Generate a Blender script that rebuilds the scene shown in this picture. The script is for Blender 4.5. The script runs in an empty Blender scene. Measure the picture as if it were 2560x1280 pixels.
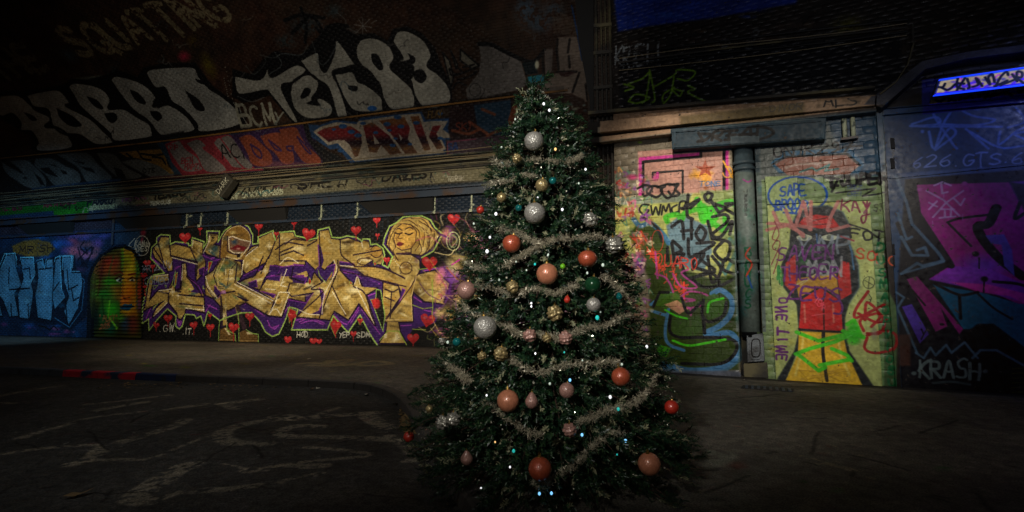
import bpy, bmesh, math, random
import numpy as np
from mathutils import Vector, Matrix
random.seed(7); RNG = np.random.default_rng(7)
PI = math.pi
scene = bpy.context.scene
COL = scene.collection

# ------------------------------------------------------------------ camera
F = 1300.0; CAMH = 1.3; PITCH = math.atan(120/1300)
cam_data = bpy.data.cameras.new('camera'); cam = bpy.data.objects.new('camera', cam_data); COL.objects.link(cam)
cam_data.sensor_width = 36; cam_data.lens = F/2560*36; cam_data.clip_end = 400; cam_data.clip_start = 0.05
cam.location = (0, 0, CAMH); cam.rotation_euler = (PI/2+PITCH, 0, 0)
scene.camera = cam

# ------------------------------------------------------------------ world, exposure
world = bpy.data.worlds.new('World'); scene.world = world; world.use_nodes = True
wn = world.node_tree.nodes; wl = world.node_tree.links
for n in list(wn): wn.remove(n)
sky = wn.new('ShaderNodeTexSky'); sky.sky_type = 'NISHITA'; sky.sun_disc = False
sky.sun_elevation = math.radians(-1); sky.sun_rotation = math.radians(200)
bg = wn.new('ShaderNodeBackground'); bg.inputs[1].default_value = 0.06
wo = wn.new('ShaderNodeOutputWorld'); wl.new(sky.outputs[0], bg.inputs[0]); wl.new(bg.outputs[0], wo.inputs[0])
vs = scene.view_settings
vs.view_transform = 'Standard'; vs.look = 'None'; vs.exposure = 0; vs.gamma = 1; vs.use_curve_mapping = False
scene.display_settings.display_device = 'sRGB'

# ------------------------------------------------------------------ spots added out of view to make the pools of light
def spot(name, loc, target, power, color, deg, blend=1.0, size=0.25):
    d = bpy.data.lights.new(name, 'SPOT'); d.energy = power; d.color = color
    d.spot_size = math.radians(deg); d.spot_blend = blend; d.shadow_soft_size = size
    o = bpy.data.objects.new(name, d); COL.objects.link(o); o.location = loc
    o.rotation_euler = (Vector(target)-Vector(loc)).to_track_quat('-Z', 'Y').to_euler()
    return o
# every spot below is an added light without a fitting
spot('mural_fill', (-6.2, 4.0, 5.4), (-8.2, 18.2, 2.2), 6400, (1.0, .85, .62), 50, size=.3)
spot('mural_fill_right', (-2.0, 4.2, 5.6), (-1.6, 16.6, 2.6), 5600, (1.0, .85, .64), 40, size=.3)
spot('blue_fill', (-13.0, 8.5, 7.2), (-20.3, 22, 1.7), 4200, (.36, .68, 1.0), 46)
spot('panel_fill', (2.8, 2.6, 4.9), (5.0, 10.0, 1.9), 1300, (1.0, .90, .76), 50, size=.2)
spot('panel_edge_fill', (1.6, 5.4, 6.6), (3.2, 10.9, 2.6), 1500, (1.0, .86, .70), 40, size=.2)
spot('vault_fill', (-5, 3.0, 4.6), (-7.5, 14.5, 7.6), 1080, (1.0, .93, .82), 62, size=.3)
spot('crown_fill', (-.6, 3.6, 5.2), (.2, 13.5, 7.2), 620, (1.0, .93, .84), 50, size=.3)
spot('upper_wall_fill', (2.5, 2.0, 3.9), (4.5, 11.0, 6.6), 190, (.85, .9, 1.0), 70, size=.3)
spot('tree_fill', (-1.9, -1.8, 3.9), (.25, 4.0, 2.1), 1400, (1.0, .97, .9), 41, size=.12)
spot('door_fill', (7.0, 3.5, 5.2), (8.3, 8.0, 2.9), 230, (.34, .42, 1.0), 70)
spot('pavement_fill', (-2.5, 8.0, 8.0), (-4.2, 12.4, 0), 480, (1.0, .93, .84), 84, size=.4)
spot('road_fill', (-3.8, 3.4, 5.8), (-3.0, 6.4, 0), 190, (.98, .97, .92), 74, size=.4)
spot('pavement_fill_right', (2.8, 4.6, 6.6), (3.2, 7.8, 0), 95, (1.0, .95, .88), 76, size=.4)


# ------------------------------------------------------------------ picture geometry helpers
cF = np.array([0, math.cos(PITCH), math.sin(PITCH)]); cU = np.array([0, -math.sin(PITCH), math.cos(PITCH)]); cR = np.array([1., 0, 0])
CAM = np.array([0, 0, CAMH])
def ray(px, py):
    d = cF + (px-1280)/F*cR - (py-640)/F*cU
    return d
def ground(px, py, z=0.0):
    d = ray(px, py); t = (z-CAMH)/d[2]; return CAM+t*d
def to_px(P):
    v = np.asarray(P)-CAM; zc = v@cF
    return 1280+F*(v@cR)/zc, 640-F*(v@cU)/zc, zc
class Frame:
    """a wall: x along it (to the right), y away from the viewer, z up"""
    def __init__(s, A, B):
        s.O = np.array([A[0], A[1], 0.]); d = np.array([B[0]-A[0], B[1]-A[1], 0.]); s.x = d/np.linalg.norm(d)
        s.y = np.cross([0, 0, 1.], s.x); s.ang = math.atan2(s.x[1], s.x[0])
    def hit(s, px, py, off=0.0):
        d = ray(px, py); c = CAM-s.O
        t = (off-c@s.y)/(d@s.y); P = CAM+t*d-s.O
        return P@s.x, P[2]
    def world(s, a, b, h): return s.O+a*s.x+b*s.y+np.array([0, 0, h])
LW = Frame(ground(0, 838), ground(1120, 868))
RW = Frame(ground(1545, 923), ground(2245, 967))
RV, HS = 7.5, 5.86
def vault_hit(px, py):
    d = ray(px, py); c = CAM-LW.O
    s0, z0 = -(c@LW.y)-RV, c[2]-HS; ds, dz = -(d@LW.y), d[2]
    A = ds*ds+dz*dz; B = s0*ds+z0*dz; C = s0*s0+z0*z0-RV*RV
    t = (-B+math.sqrt(max(B*B-A*C, 0)))/A
    # the far side of the barrel, where the ray travels towards the left wall
    P = c+t*d
    phi = math.atan2(P[2]-HS, RV+(P@LW.y))
    return P@LW.x, phi*RV

# ------------------------------------------------------------------ paint canvases: wall-sized bitmaps drawn by brush strokes in wall coordinates
def noise2(h, w, cell, seed=0):
    r = np.random.default_rng(seed); gh, gw = int(h/cell)+3, int(w/cell)+3
    g = r.random((gh, gw)); y = np.arange(h)/cell; x = np.arange(w)/cell
    yi = y.astype(int); xi = x.astype(int); fy = (y-yi)[:, None]; fx = (x-xi)[None]
    fy = fy*fy*(3-2*fy); fx = fx*fx*(3-2*fx)
    a = g[yi][:, xi]; b = g[yi][:, xi+1]; c = g[yi+1][:, xi]; d = g[yi+1][:, xi+1]
    return (a*(1-fx)+b*fx)*(1-fy)+(c*(1-fx)+d*fx)*fy
def smooth(pts, n=5):
    P = [np.array(p, float) for p in pts]
    if len(P) < 3: return P
    Q = [2*P[0]-P[1]]+P+[2*P[-1]-P[-2]]; out = []
    for i in range(1, len(Q)-2):
        for k in range(n):
            t = k/n; a, b, c, d = Q[i-1], Q[i], Q[i+1], Q[i+2]
            out.append(.5*((2*b)+(c-a)*t+(2*a-5*b+4*c-d)*t*t+(3*b-a-3*c+d)*t**3))
    out.append(P[-1]); return out
def Z(x0, y0, s):
    return lambda pts: [(x0+x/s, y0+y/s) for x, y in pts]
ID = lambda p: p
class Canvas:
    def __init__(s, name, x0, x1, z0, z1, res, hit, base):
        s.name = name; s.x0, s.x1, s.z0, s.z1 = x0, x1, z0, z1; s.res = res
        s.W = int((x1-x0)*res); s.H = int((z1-z0)*res); s.hit = hit; s.Z = ID
        s.a = np.empty((s.H, s.W, 3), np.float32); s.a[:] = np.array(base)/255.
        s.n = noise2(s.H, s.W, 5, 3)*.5+noise2(s.H, s.W, 2, 4)*.5
        s.clip = None
    def P(s, pts):
        out = []
        for p in s.Z(pts):
            a, h = s.hit(p[0], p[1]); out.append(((a-s.x0)*s.res, (h-s.z0)*s.res))
        return np.array(out, float)
    def k(s, pt):          # texels per photo pixel, at a point
        p = s.Z([pt])[0]
        a = np.array(s.hit(p[0]-1, p[1])); b = np.array(s.hit(p[0]+1, p[1])); c = np.array(s.hit(p[0], p[1]-1)); d = np.array(s.hit(p[0], p[1]+1))
        return (np.linalg.norm(a-b)+np.linalg.norm(c-d))/4*s.res
    def box(s, p, m):
        x0 = int(max(0, p[:, 0].min()-m)); x1 = int(min(s.W, p[:, 0].max()+m+1)); y0 = int(max(0, p[:, 1].min()-m)); y1 = int(min(s.H, p[:, 1].max()+m+1))
        return x0, x1, y0, y1
    def put(s, b, al, col, worn):
        x0, x1, y0, y1 = b
        if worn: al = al*np.clip((s.n[y0:y1, x0:x1]-worn)*7+.5, 0, 1)
        if s.clip is not None: al = al*s.clip[y0:y1, x0:x1]
        al = al[..., None]; s.a[y0:y1, x0:x1] = s.a[y0:y1, x0:x1]*(1-al)+np.array(col, np.float32)/255.*al
    def stroke(s, pts, w, col, al=1., soft=1.2, worn=0, sm=False, closed=False):
        """w and soft in photo pixels of the current zoom-independent scale"""
        if closed: pts = list(pts)+[pts[0]]
        if sm: pts = [tuple(p) for p in smooth(pts)]
        p = s.P(pts); kk = s.k(pts[len(pts)//2]); r = max(w*kk/2, .45); sf = max(soft*kk, .8); m = r+sf+1
        b = s.box(p, m); x0, x1, y0, y1 = b
        if x1 <= x0 or y1 <= y0: return
        D = np.full((y1-y0, x1-x0), 1e9, np.float32)
        for i in range(len(p)-1):
            q = p[i:i+2]; c0, c1, d0, d1 = s.box(q, m)
            if c1 <= c0 or d1 <= d0: continue
            X = np.arange(c0, c1)[None]+.5; Y = np.arange(d0, d1)[:, None]+.5
            dx, dy = q[1]-q[0]; L = dx*dx+dy*dy+1e-9
            t = np.clip(((X-q[0, 0])*dx+(Y-q[0, 1])*dy)/L, 0, 1)
            dd = (X-q[0, 0]-t*dx)**2+(Y-q[0, 1]-t*dy)**2
            v = D[d0-y0:d1-y0, c0-x0:c1-x0]; np.minimum(v, dd, out=v)
        D = np.sqrt(D); A = np.clip((r+sf/2-D)/sf, 0, 1)*al
        s.put(b, A, col, worn)
    def inside(s, p, b, sf):
        x0, x1, y0, y1 = b; X = np.arange(x0, x1)[None]+.5; Y = np.arange(y0, y1)[:, None]+.5
        ins = np.zeros((y1-y0, x1-x0), bool); D = np.full(ins.shape, 1e9, np.float32); n = len(p)
        for i in range(n):
            a, c = p[i], p[(i+1) % n]
            if a[1] != c[1]:
                lo, hi = min(a[1], c[1]), max(a[1], c[1]); r0 = max(0, int(lo-y0-1)); r1 = min(y1-y0, int(hi-y0+2))
                if r1 > r0:
                    Yr = Y[r0:r1]; xi = (c[0]-a[0])*(Yr-a[1])/(c[1]-a[1])+a[0]
                    ins[r0:r1] ^= ((Yr >= lo) & (Yr < hi)) & (X < xi)
            q = np.array([a, c]); c0, c1, d0, d1 = s.box(q, sf+2)
            c0, d0 = max(c0, x0), max(d0, y0); c1, d1 = min(c1, x1), min(d1, y1)
            if c1 <= c0 or d1 <= d0: continue
            Xs = np.arange(c0, c1)[None]+.5; Ys = np.arange(d0, d1)[:, None]+.5
            dx, dy = c-a; L = dx*dx+dy*dy+1e-9; t = np.clip(((Xs-a[0])*dx+(Ys-a[1])*dy)/L, 0, 1)
            dd = (Xs-a[0]-t*dx)**2+(Ys-a[1]-t*dy)**2; v = D[d0-y0:d1-y0, c0-x0:c1-x0]; np.minimum(v, dd, out=v)
        D = np.sqrt(D); sd = np.where(ins, D, -D)
        return np.clip(sd/sf+.5, 0, 1)
    def fill(s, pts, col, al=1., soft=1.2, worn=0, sm=False):
        if sm: pts = [tuple(p) for p in smooth(list(pts)+[pts[0]])][:-1]
        p = s.P(pts); kk = s.k(pts[0]); sf = max(soft*kk, .8); b = s.box(p, sf+1)
        if b[1] <= b[0] or b[3] <= b[2]: return
        s.put(b, s.inside(p, b, sf)*al, col, worn)
    def mask(s, polys):
        m = np.zeros((s.H, s.W), np.float32)
        for pts in polys:
            p = s.P(pts); b = s.box(p, 3)
            if b[1] <= b[0] or b[3] <= b[2]: continue
            v = m[b[2]:b[3], b[0]:b[1]]; np.maximum(v, s.inside(p, b, 1.), out=v)
        return m
    def blob(s, x, y, rx, ry, col, al=.8, hard=.3, worn=0, rot=0):
        """soft elliptical spray"""
        c = s.P([(x, y)])[0]; e = s.P([(x+rx*math.cos(rot), y+rx*math.sin(rot))])[0]-c; f = s.P([(x-ry*math.sin(rot), y+ry*math.cos(rot))])[0]-c
        ext = abs(e)+abs(f); b = s.box(np.array([c-ext, c+ext]), 1)
        if b[1] <= b[0] or b[3] <= b[2]: return
        M = np.linalg.inv(np.array([e, f]).T+np.eye(2)*1e-6)
        X = np.arange(b[0], b[1])[None]+.5-c[0]; Y = np.arange(b[2], b[3])[:, None]+.5-c[1]
        u = M[0, 0]*X+M[0, 1]*Y; v = M[1, 0]*X+M[1, 1]*Y; r = np.sqrt(u*u+v*v)
        s.put(b, np.clip((1-r)/(1-hard), 0, 1)*al, col, worn)
    def ell(s, x, y, rx, ry, w, col, al=1., a0=0, a1=2*PI, rot=0, **k):
        pts = []
        for i in range(25):
            t = a0+(a1-a0)*i/24; u, v = rx*math.cos(t), ry*math.sin(t)
            pts.append((x+u*math.cos(rot)-v*math.sin(rot), y+u*math.sin(rot)+v*math.cos(rot)))
        if w: s.stroke(pts, w, col, al, **k)
        else: s.fill(pts, col, al, **k)
    def text(s, txt, x, y, h, w, col, lw, up=None, base=None, gap=.28, al=1., jit=.05, **k):
        """handwriting: baseline start (x,y), base = unit-ish direction of the line, up = direction of a stem"""
        bx, by = base or (1, -.04); ux, uy = up or (.05, -1); r = random.Random(hash_(txt)); adv = 0; H0 = h; W0 = w
        for ch in txt:
            if ch == ' ': adv += w*.8; continue
            h = H0*r.uniform(.88, 1.14); w = W0*r.uniform(.9, 1.15); sk = r.uniform(-.16, .16); dy = r.uniform(-.07, .07)*h
            for st in FONT.get(ch.upper(), []):
                if len(st) == 2: st = [st[0], ((st[0][0]+st[1][0])/2+r.uniform(-.07, .07), (st[0][1]+st[1][1])/2+r.uniform(-.05, .05)), (st[1][0]*1.06-st[0][0]*.06, st[1][1]*1.06-st[0][1]*.06)]
                q = []
                for (a, b_) in st:
                    a2 = adv+a*w+sk*b_*w+r.uniform(-jit, jit)*w; b2 = dy+b_*h+r.uniform(-jit, jit)*h
                    q.append((x+a2*bx+b2*ux, y+a2*by+b2*uy))
                if len(q) == 1: q = [q[0], (q[0][0]+.5, q[0][1])]
                s.stroke(q, lw*r.uniform(.85, 1.2), col, al, sm=len(q) > 2, **k)
            adv += w*(1+gap) if ch not in "I1.'-" else w*.75
    def image(s):
        g = .9+.2*noise2(s.H, s.W, 3, 9)[..., None]*1.0
        g = g*(.86+.24*noise2(s.H, s.W, 34, 12)[..., None])
        a = np.clip(s.a*g, 0, 1)
        im = bpy.data.images.new(s.name, s.W, s.H, alpha=False); im.colorspace_settings.name = 'sRGB'
        buf = np.ones((s.H, s.W, 4), np.float32); buf[..., :3] = a
        im.pixels.foreach_set(buf.ravel()); im.update(); im.pack(); return im
def hash_(t): return sum((i+1)*ord(c) for i, c in enumerate(t))
def arc(cx, cy, rx, ry, a0, a1, n=7):
    return [(cx+rx*math.cos(math.radians(a0+(a1-a0)*i/(n-1))), cy+ry*math.sin(math.radians(a0+(a1-a0)*i/(n-1)))) for i in range(n)]
FONT = {
 'A': [[(0,0),(.5,1),(1,0)],[(.2,.4),(.8,.4)]], 'B': [[(0,0),(0,1)],[(0,1),(.7,.95),(.75,.6),(0,.52)],[(0,.52),(.9,.45),(.9,.05),(0,0)]],
 'C': [arc(.55,.5,.5,.5,50,310)], 'D': [[(0,0),(0,1)],[(0,1),(.8,.85),(.95,.4),(.6,.05),(0,0)]],
 'E': [[(.9,1),(0,.97),(0,0),(.9,.03)],[(0,.5),(.7,.5)]], 'F': [[(.9,1),(0,1)],[(0,1),(0,0)],[(0,.5),(.7,.5)]],
 'G': [arc(.5,.5,.5,.5,50,330,9)+[(.95,.45),(.5,.45)]], 'H': [[(0,0),(0,1)],[(.9,0),(.9,1)],[(0,.5),(.9,.5)]],
 'I': [[(.3,0),(.3,1)]], 'J': [[(.8,1),(.8,.2),(.4,0),(0,.25)]], 'K': [[(0,0),(0,1)],[(.9,1),(0,.45)],[(.1,.5),(.95,0)]],
 'L': [[(0,1),(0,0)],[(0,0),(.8,.02)]], 'M': [[(0,0),(.1,1)],[(.1,1),(.5,.3)],[(.5,.3),(.9,1)],[(.9,1),(1,0)]],
 'N': [[(0,0),(0,1)],[(0,1),(.85,0)],[(.85,0),(.85,1)]], 'O': [arc(.5,.5,.48,.5,90,450,10)],
 'P': [[(0,0),(0,1)],[(0,1),(.8,.95),(.8,.55),(0,.48)]], 'Q': [arc(.5,.5,.48,.5,90,450,10),[(.6,.3),(1,-.1)]],
 'R': [[(0,0),(0,1)],[(0,1),(.8,.95),(.8,.55),(0,.5)],[(.2,.5),(.9,0)]],
 'S': [[(.9,.9),(.5,1),(.1,.8),(.3,.55),(.75,.42),(.85,.15),(.45,0),(0,.12)]], 'T': [[(0,1),(1,1)],[(.5,1),(.5,0)]],
 'U': [[(0,1),(.05,.2),(.45,0),(.85,.2),(.9,1)]], 'V': [[(0,1),(.45,0)],[(.45,0),(.9,1)]], 'W': [[(0,1),(.2,0)],[(.2,0),(.5,.7)],[(.5,.7),(.8,0)],[(.8,0),(1,1)]],
 'X': [[(0,1),(.9,0)],[(.9,1),(0,0)]], 'Y': [[(0,1),(.45,.5)],[(.9,1),(.3,0)]], 'Z': [[(0,1),(.9,1)],[(.9,1),(0,0)],[(0,0),(.9,0)]],
 '0': [arc(.5,.5,.42,.5,90,450,10)], '1': [[(.1,.8),(.35,1)],[(.35,1),(.35,0)]], '2': [[(.05,.8),(.45,1),(.85,.75),(.4,.3),(0,0)],[(0,0),(.9,.02)]],
 '3': [[(0,.95),(.6,1),(.8,.75),(.3,.52),(.85,.3),(.55,0),(0,.05)]], '4': [[(.7,0),(.7,1)],[(.7,1),(0,.35)],[(0,.35),(.95,.35)]],
 '5': [[(.85,1),(.1,1)],[(.1,1),(.1,.55)],[(.1,.55),(.7,.6),(.85,.25),(.5,0),(0,.05)]], '6': [[(.75,1),(.2,.6),(.05,.25),(.4,0),(.8,.2),(.6,.48),(.1,.35)]],
 '7': [[(0,1),(.9,1)],[(.9,1),(.3,0)]], '8': [[(.5,.52),(.1,.75),(.5,1),(.85,.75),(.5,.52),(.05,.25),(.5,0),(.9,.25),(.5,.52)]],
 '9': [[(.8,.7),(.4,.5),(.05,.75),(.4,1),(.8,.8),(.75,.4),(.5,0)]], '.': [[(.1,.05)]], '-': [[(0,.5),(.6,.5)]], '!': [[(.3,1),(.3,.35)],[(.3,.05)]],
 "'": [[(.2,1),(.15,.8)]], '"': [[(.1,1),(.1,.75)],[(.35,1),(.35,.75)]]}
# ================================================================== PAINT ON THE LEFT WALL
BLK = (16, 16, 18); KB = (20, 20, 22)
cl = Canvas('left_wall_paint', -9, 30, 0, 6.0, 62, LW.hit, (40, 38, 36))
def rnd(a, b): return random.uniform(a, b)
# background zones ------------------------------------------------
c = cl
c.fill([(-400, 500), (300, 480), (300, 900), (-400, 900)], (22, 44, 70))
for i in range(150):
    x, y = rnd(-250, 290), rnd(560, 850)
    col = random.choice([(20, 60, 105), (30, 85, 135), (90, 50, 110), (18, 34, 70), (120, 60, 105), (26, 40, 80)])
    c.blob(x, y, rnd(15, 60), rnd(8, 26), col, rnd(.3, .7), .2, worn=.3)
for i in range(26): c.blob(rnd(175, 280), rnd(585, 650), rnd(14, 34), rnd(8, 20), random.choice([(190, 80, 110), (200, 110, 120), (120, 80, 160), (90, 90, 180)]), .55, .2, worn=.3)
for i in range(10): c.blob(rnd(100, 190), rnd(590, 640), rnd(14, 30), rnd(8, 16), random.choice([(40, 110, 190), (60, 90, 190), (110, 80, 150)]), .6, .2)
c.fill([(30, 615), (60, 602), (95, 598), (125, 606), (138, 622), (120, 640), (70, 642), (35, 632)], (150, 110, 40), .85, 4, worn=.25)
c.text('MR.SH', 48, 632, 18, 14, (40, 30, 30), 2)
c.fill([(0, 565), (290, 545), (290, 572), (0, 590)], (52, 46, 58), .9, 6)
# upper dark blue strip, black mural ground
c.fill([(288, 500), (1560, 440), (1600, 640), (288, 640)], (22, 34, 48), 1, 3)
edge = [(355, 640), (362, 585)]+[(x, 566-(x-360)*.040+rnd(-6, 6)) for x in range(375, 1190, 14)]+[(1210, 640), (1210, 900), (345, 900)]
c.fill(edge, (20, 21, 22), 1, 3)
for i in range(60):
    x = rnd(340, 1180); c.stroke([(x, 560-(x-360)*.03), (x+rnd(-2, 2), 575+rnd(0, 25)-(x-360)*.03)], rnd(1.5, 4), (30, 42, 52), .6, 3)
c.fill([(288, 560), (350, 560), (352, 640), (288, 640)], (36, 62, 88), .9, 4)
# ---- blue silver piece on the far left
c.Z = Z(0, 400, 2.559)
bl, dk, lt = (84, 140, 170), (10, 20, 32), (130, 225, 255)
c.fill([(-60,640),(30,590),(110,600),(120,640),(220,620),(270,640),(380,610),(480,610),(490,720),(560,740),(570,880),(550,1010),(440,1100),(350,1060),(200,1030),(120,1010),(30,960),(-60,960)], (14, 30, 48), .95, 3)
L = [[(0,700),(40,610),(95,600),(105,690),(140,800),(95,850),(120,1000),(60,1005),(20,900),(-30,830)],
     [(130,630),(215,628),(225,740),(200,790),(215,850),(190,1020),(125,1010),(115,860),(150,760)],
     [(235,650),(275,640),(290,700),(300,640),(340,630),(345,820),(330,1030),(240,1010),(225,870),(245,760)],
     [(355,640),(390,618),(400,830),(420,880),(350,960),(335,880)],
     [(400,620),(468,617),(460,720),(520,720),(530,790),(500,950),(440,1060),(410,970),(440,870),(410,780)],
     [(-120,700),(-40,640),(-20,850),(20,1000),(-100,1000)]]
for q in L:
    c.fill(q, bl, 1, 1); c.stroke(q, 2.4, dk, 1, 1, closed=True)
for q in [[(60,830),(190,820)],[(150,700),(190,690),(195,760)],[(430,700),(440,830),(500,800)],[(60,690),(55,790)],[(250,700),(330,690)],[(230,800),(215,900)],[(380,780),(340,840)],[(460,830),(470,900),(505,880)],[(70,920),(75,1000)],[(180,920),(185,1020)],[(420,900),(430,1040)]]: c.stroke(q, 3, dk, 1, 1)
for q in L[:5]:
    c.stroke([(x*.97+.03*260-2, y-7) for x, y in q[:4]], 1.6, lt, .9, 1.4)
for i in range(60): c.blob(rnd(0, 500), rnd(640, 960), rnd(14, 50), rnd(10, 30), random.choice([(60, 165, 215), (40, 110, 160), (130, 200, 220), (90, 110, 120)]), .35, .1, worn=.35)
c.stroke([(-20,720),(30,600),(100,600),(108,640)], 1.6, lt); c.stroke([(130,640),(132,625),(215,625),(217,680)], 1.6, lt); c.stroke([(350,650),(355,625),(392,615)], 1.6, lt); c.stroke([(400,700),(402,618),(468,615),(464,690)], 1.6, lt)
c.stroke([(500,730),(540,770),(525,960),(445,1070),(350,1010)], 1.6, (80,150,190), .8)
for i in range(16): c.blob(rnd(20, 540), rnd(1050, 1120), rnd(15, 40), rnd(10, 22), random.choice([(150, 60, 120), (40, 90, 160), (170, 90, 130), (60, 60, 110)]), .6, .2)
c.stroke([(250,1060),(290,1070),(320,1085),(345,1065),(370,1085)], 3, BLK, .8, sm=True)
# crossed brush tag
for q in [[(500,560),(540,680),(600,560)],[(500,640),(580,560),(590,600)],[(540,520),(515,560),(560,600),(545,560)],[(520,620),(560,690)],[(575,620),(515,680)]]: c.stroke(q, 3.6, (20, 20, 36), .85, 2, sm=True)
# ---- arch surround and shutter face
c.fill([(555,1150),(560,760),(580,690),(640,600),(720,550),(800,540),(870,580),(905,650),(920,760),(915,1150)], (16, 20, 26), 1, 2)
c.stroke([(575,690),(640,600),(720,550),(790,540)], 5, (22, 40, 66), .9, 3)
c.fill([(598,1140),(575,900),(580,760),(610,680),(660,610),(720,572),(780,560),(850,590),(885,660),(905,760),(905,1140)], (58, 60, 20), 1, 1)
cm = c.mask([[(598,1140),(575,900),(580,760),(610,680),(660,610),(720,572),(780,560),(850,590),(885,660),(905,760),(905,1140)]])
c.clip = cm
c.fill([(770,540),(880,580),(880,1000),(770,1000)], (200, 140, 26), .9, 10); c.fill([(600,640),(770,560),(770,900),(600,900)], (110, 80, 26), .8, 10)
for (x, y, rx, ry, cc, al) in [(700,650,90,50,(190,50,30),.9),(680,700,100,50,(200,70,30),.7),(700,780,120,40,(70,160,30),.9),(730,840,60,60,(190,120,30),.7),(660,860,90,60,(50,150,40),.8),(700,960,90,80,(60,190,30),.95),(640,1000,40,90,(30,90,40),.8),
    (820,640,50,60,(160,150,20),.9),(840,700,50,60,(210,180,30),.95),(820,760,50,60,(230,150,30),.95),(830,840,60,60,(240,130,20),.95),(800,900,60,50,(235,120,30),.9),(820,960,50,50,(230,170,30),.95),(890,700,40,90,(60,130,40),.8),(895,830,30,120,(190,60,40),.8),(890,930,25,60,(110,60,120),.7),(780,640,20,120,(80,150,30),.8),(850,1050,50,90,(150,60,60),.8),(800,1050,40,80,(50,90,150),.6),(640,740,30,120,(90,30,30),.5),(700,1080,60,60,(20,90,60),.8),(770,1010,40,40,(90,170,40),.8),(600,1020,30,120,(14,30,30),.8)]:
    c.blob(x, y, rx, ry, cc, al, .25)
c.fill([(735,765),(760,752),(785,762),(780,780),(750,785)], (230, 220, 190), .9); c.blob(762, 768, 12, 12, (20, 20, 20), 1, .6); c.stroke([(725,765),(755,745),(790,758)], 3, (60, 20, 20))
c.fill([(828,770),(850,758),(868,768),(855,782)], (230, 220, 190), .9); c.blob(850, 770, 10, 10, (20, 20, 20), 1, .6); c.stroke([(820,765),(850,750),(880,765)], 3, (60, 20, 20)); c.stroke([(725,730),(760,715),(790,730)], 3, (120, 30, 20)); c.stroke([(820,735),(870,725)], 3, (120, 30, 20))
c.stroke([(790,790),(785,870),(800,885),(830,878)], 3, (150, 60, 20), .9, 2); c.blob(800, 885, 10, 6, (30, 20, 10), .9, .4); c.blob(830, 880, 8, 6, (30, 20, 10), .9, .4)
c.fill([(770,945),(800,920),(825,925),(845,918),(855,940),(820,965),(785,960)], (30, 90, 120), 1); c.stroke([(770,943),(815,940),(855,938)], 2, (10, 30, 50))
c.stroke([(640,880),(650,980),(700,1060)], 4, (30, 60, 20), .8, 3); c.stroke([(690,900),(680,1000),(740,1080)], 4, (140, 220, 40), .8, 3); c.stroke([(660,640),(640,740),(620,860)], 4, (90, 20, 20), .6, 3); c.stroke([(720,620),(690,720),(690,820)], 4, (40, 110, 40), .6, 3)
c.stroke([(860,590),(880,700),(875,800),(880,950)], 4, (30, 80, 60), .7, 3); c.stroke([(765,600),(770,800),(765,1000)], 3, (60, 50, 20), .7, 2)
c.text('"ALEY"', 625, 1030, 34, 16, (170, 100, 50), 2.2); c.text('2015', 632, 1080, 30, 13, (170, 90, 50), 2.2)
c.clip = None
# round ball tag, pink drips
c.Z = Z(340, 520, 3.555)
c.blob(65, 215, 34, 60, (160, 40, 60), .8, .3); c.blob(55, 290, 16, 40, (190, 60, 80), .8, .3); c.blob(-50, 130, 25, 40, (180, 80, 110), .7, .3); c.blob(-20, 100, 16, 30, (180, 80, 110), .7, .3)
c.ell(55, 335, 62, 88, 1.8, (170, 170, 160)); c.text('KAMIO', -10, 335, 45, 22, (190, 195, 180), 2, up=(.1, -1), base=(1, .1)); c.text('KRES', -5, 385, 40, 22, (190, 195, 180), 1.8)
c.stroke([(-10,270),(-60,330),(-20,350),(-5,300)], 2, (190, 195, 180), sm=True)
# ---- the golden piece: green outline, violet shadow, gold letters
OUT = [(115,1090),(112,985),(58,1028),(62,870),(110,640),(160,595),(255,578),(130,445),(140,350),(185,310),(185,265),(220,237),(302,242),(306,322),(350,300),(465,312),(470,335),(495,332),(500,262),(607,300),(598,360),(632,300),(630,205),(745,207),(728,305),(780,210),(860,147),(930,132),(1000,165),(1040,240),(1035,322),(1085,315),(1087,255),(1220,200),(1238,285),(1272,218),(1405,205),(1418,247),(1490,262)]
Z5 = Z(700, 480, 3.048); Z4 = Z(340, 520, 3.555)
top5 = [(220,365),(285,350),(290,290),(375,268),(397,345),(460,350),(510,335),(580,345),(627,375),(632,358),(685,360),(692,402),(735,395),(785,430),(797,480),(780,555),(825,577),(858,492),(785,400),(800,340),(835,260),(880,240),(940,190),(1010,182),(1080,182),(1150,215),(1180,270),(1240,320),(1170,450),(1080,500),(1065,590),(1190,578),(1280,560),(1330,640),(1290,800),(1180,1000),(1010,1045),(960,1165),(900,1060),(830,1060),(745,1172),(690,1090),(610,938),(520,1072),(405,942),(362,1050),(88,1050)]
bot4 = [(1385,1080),(1440,900),(1365,880),(1335,980),(1300,1060),(1270,1120),(1210,1142),(1150,1100),(1110,1020),(1030,930),(930,932),(810,972),(745,1000),(640,920),(605,1050),(577,960),(535,982),(520,950),(440,945),(410,1050),(385,1077),(355,1050),(355,960),(280,895),(200,980)]
full = Z4(OUT)+Z5(top5)+Z4(bot4)
c.Z = ID
c.fill(full, (64, 34, 108), 1, 1.2)
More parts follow.
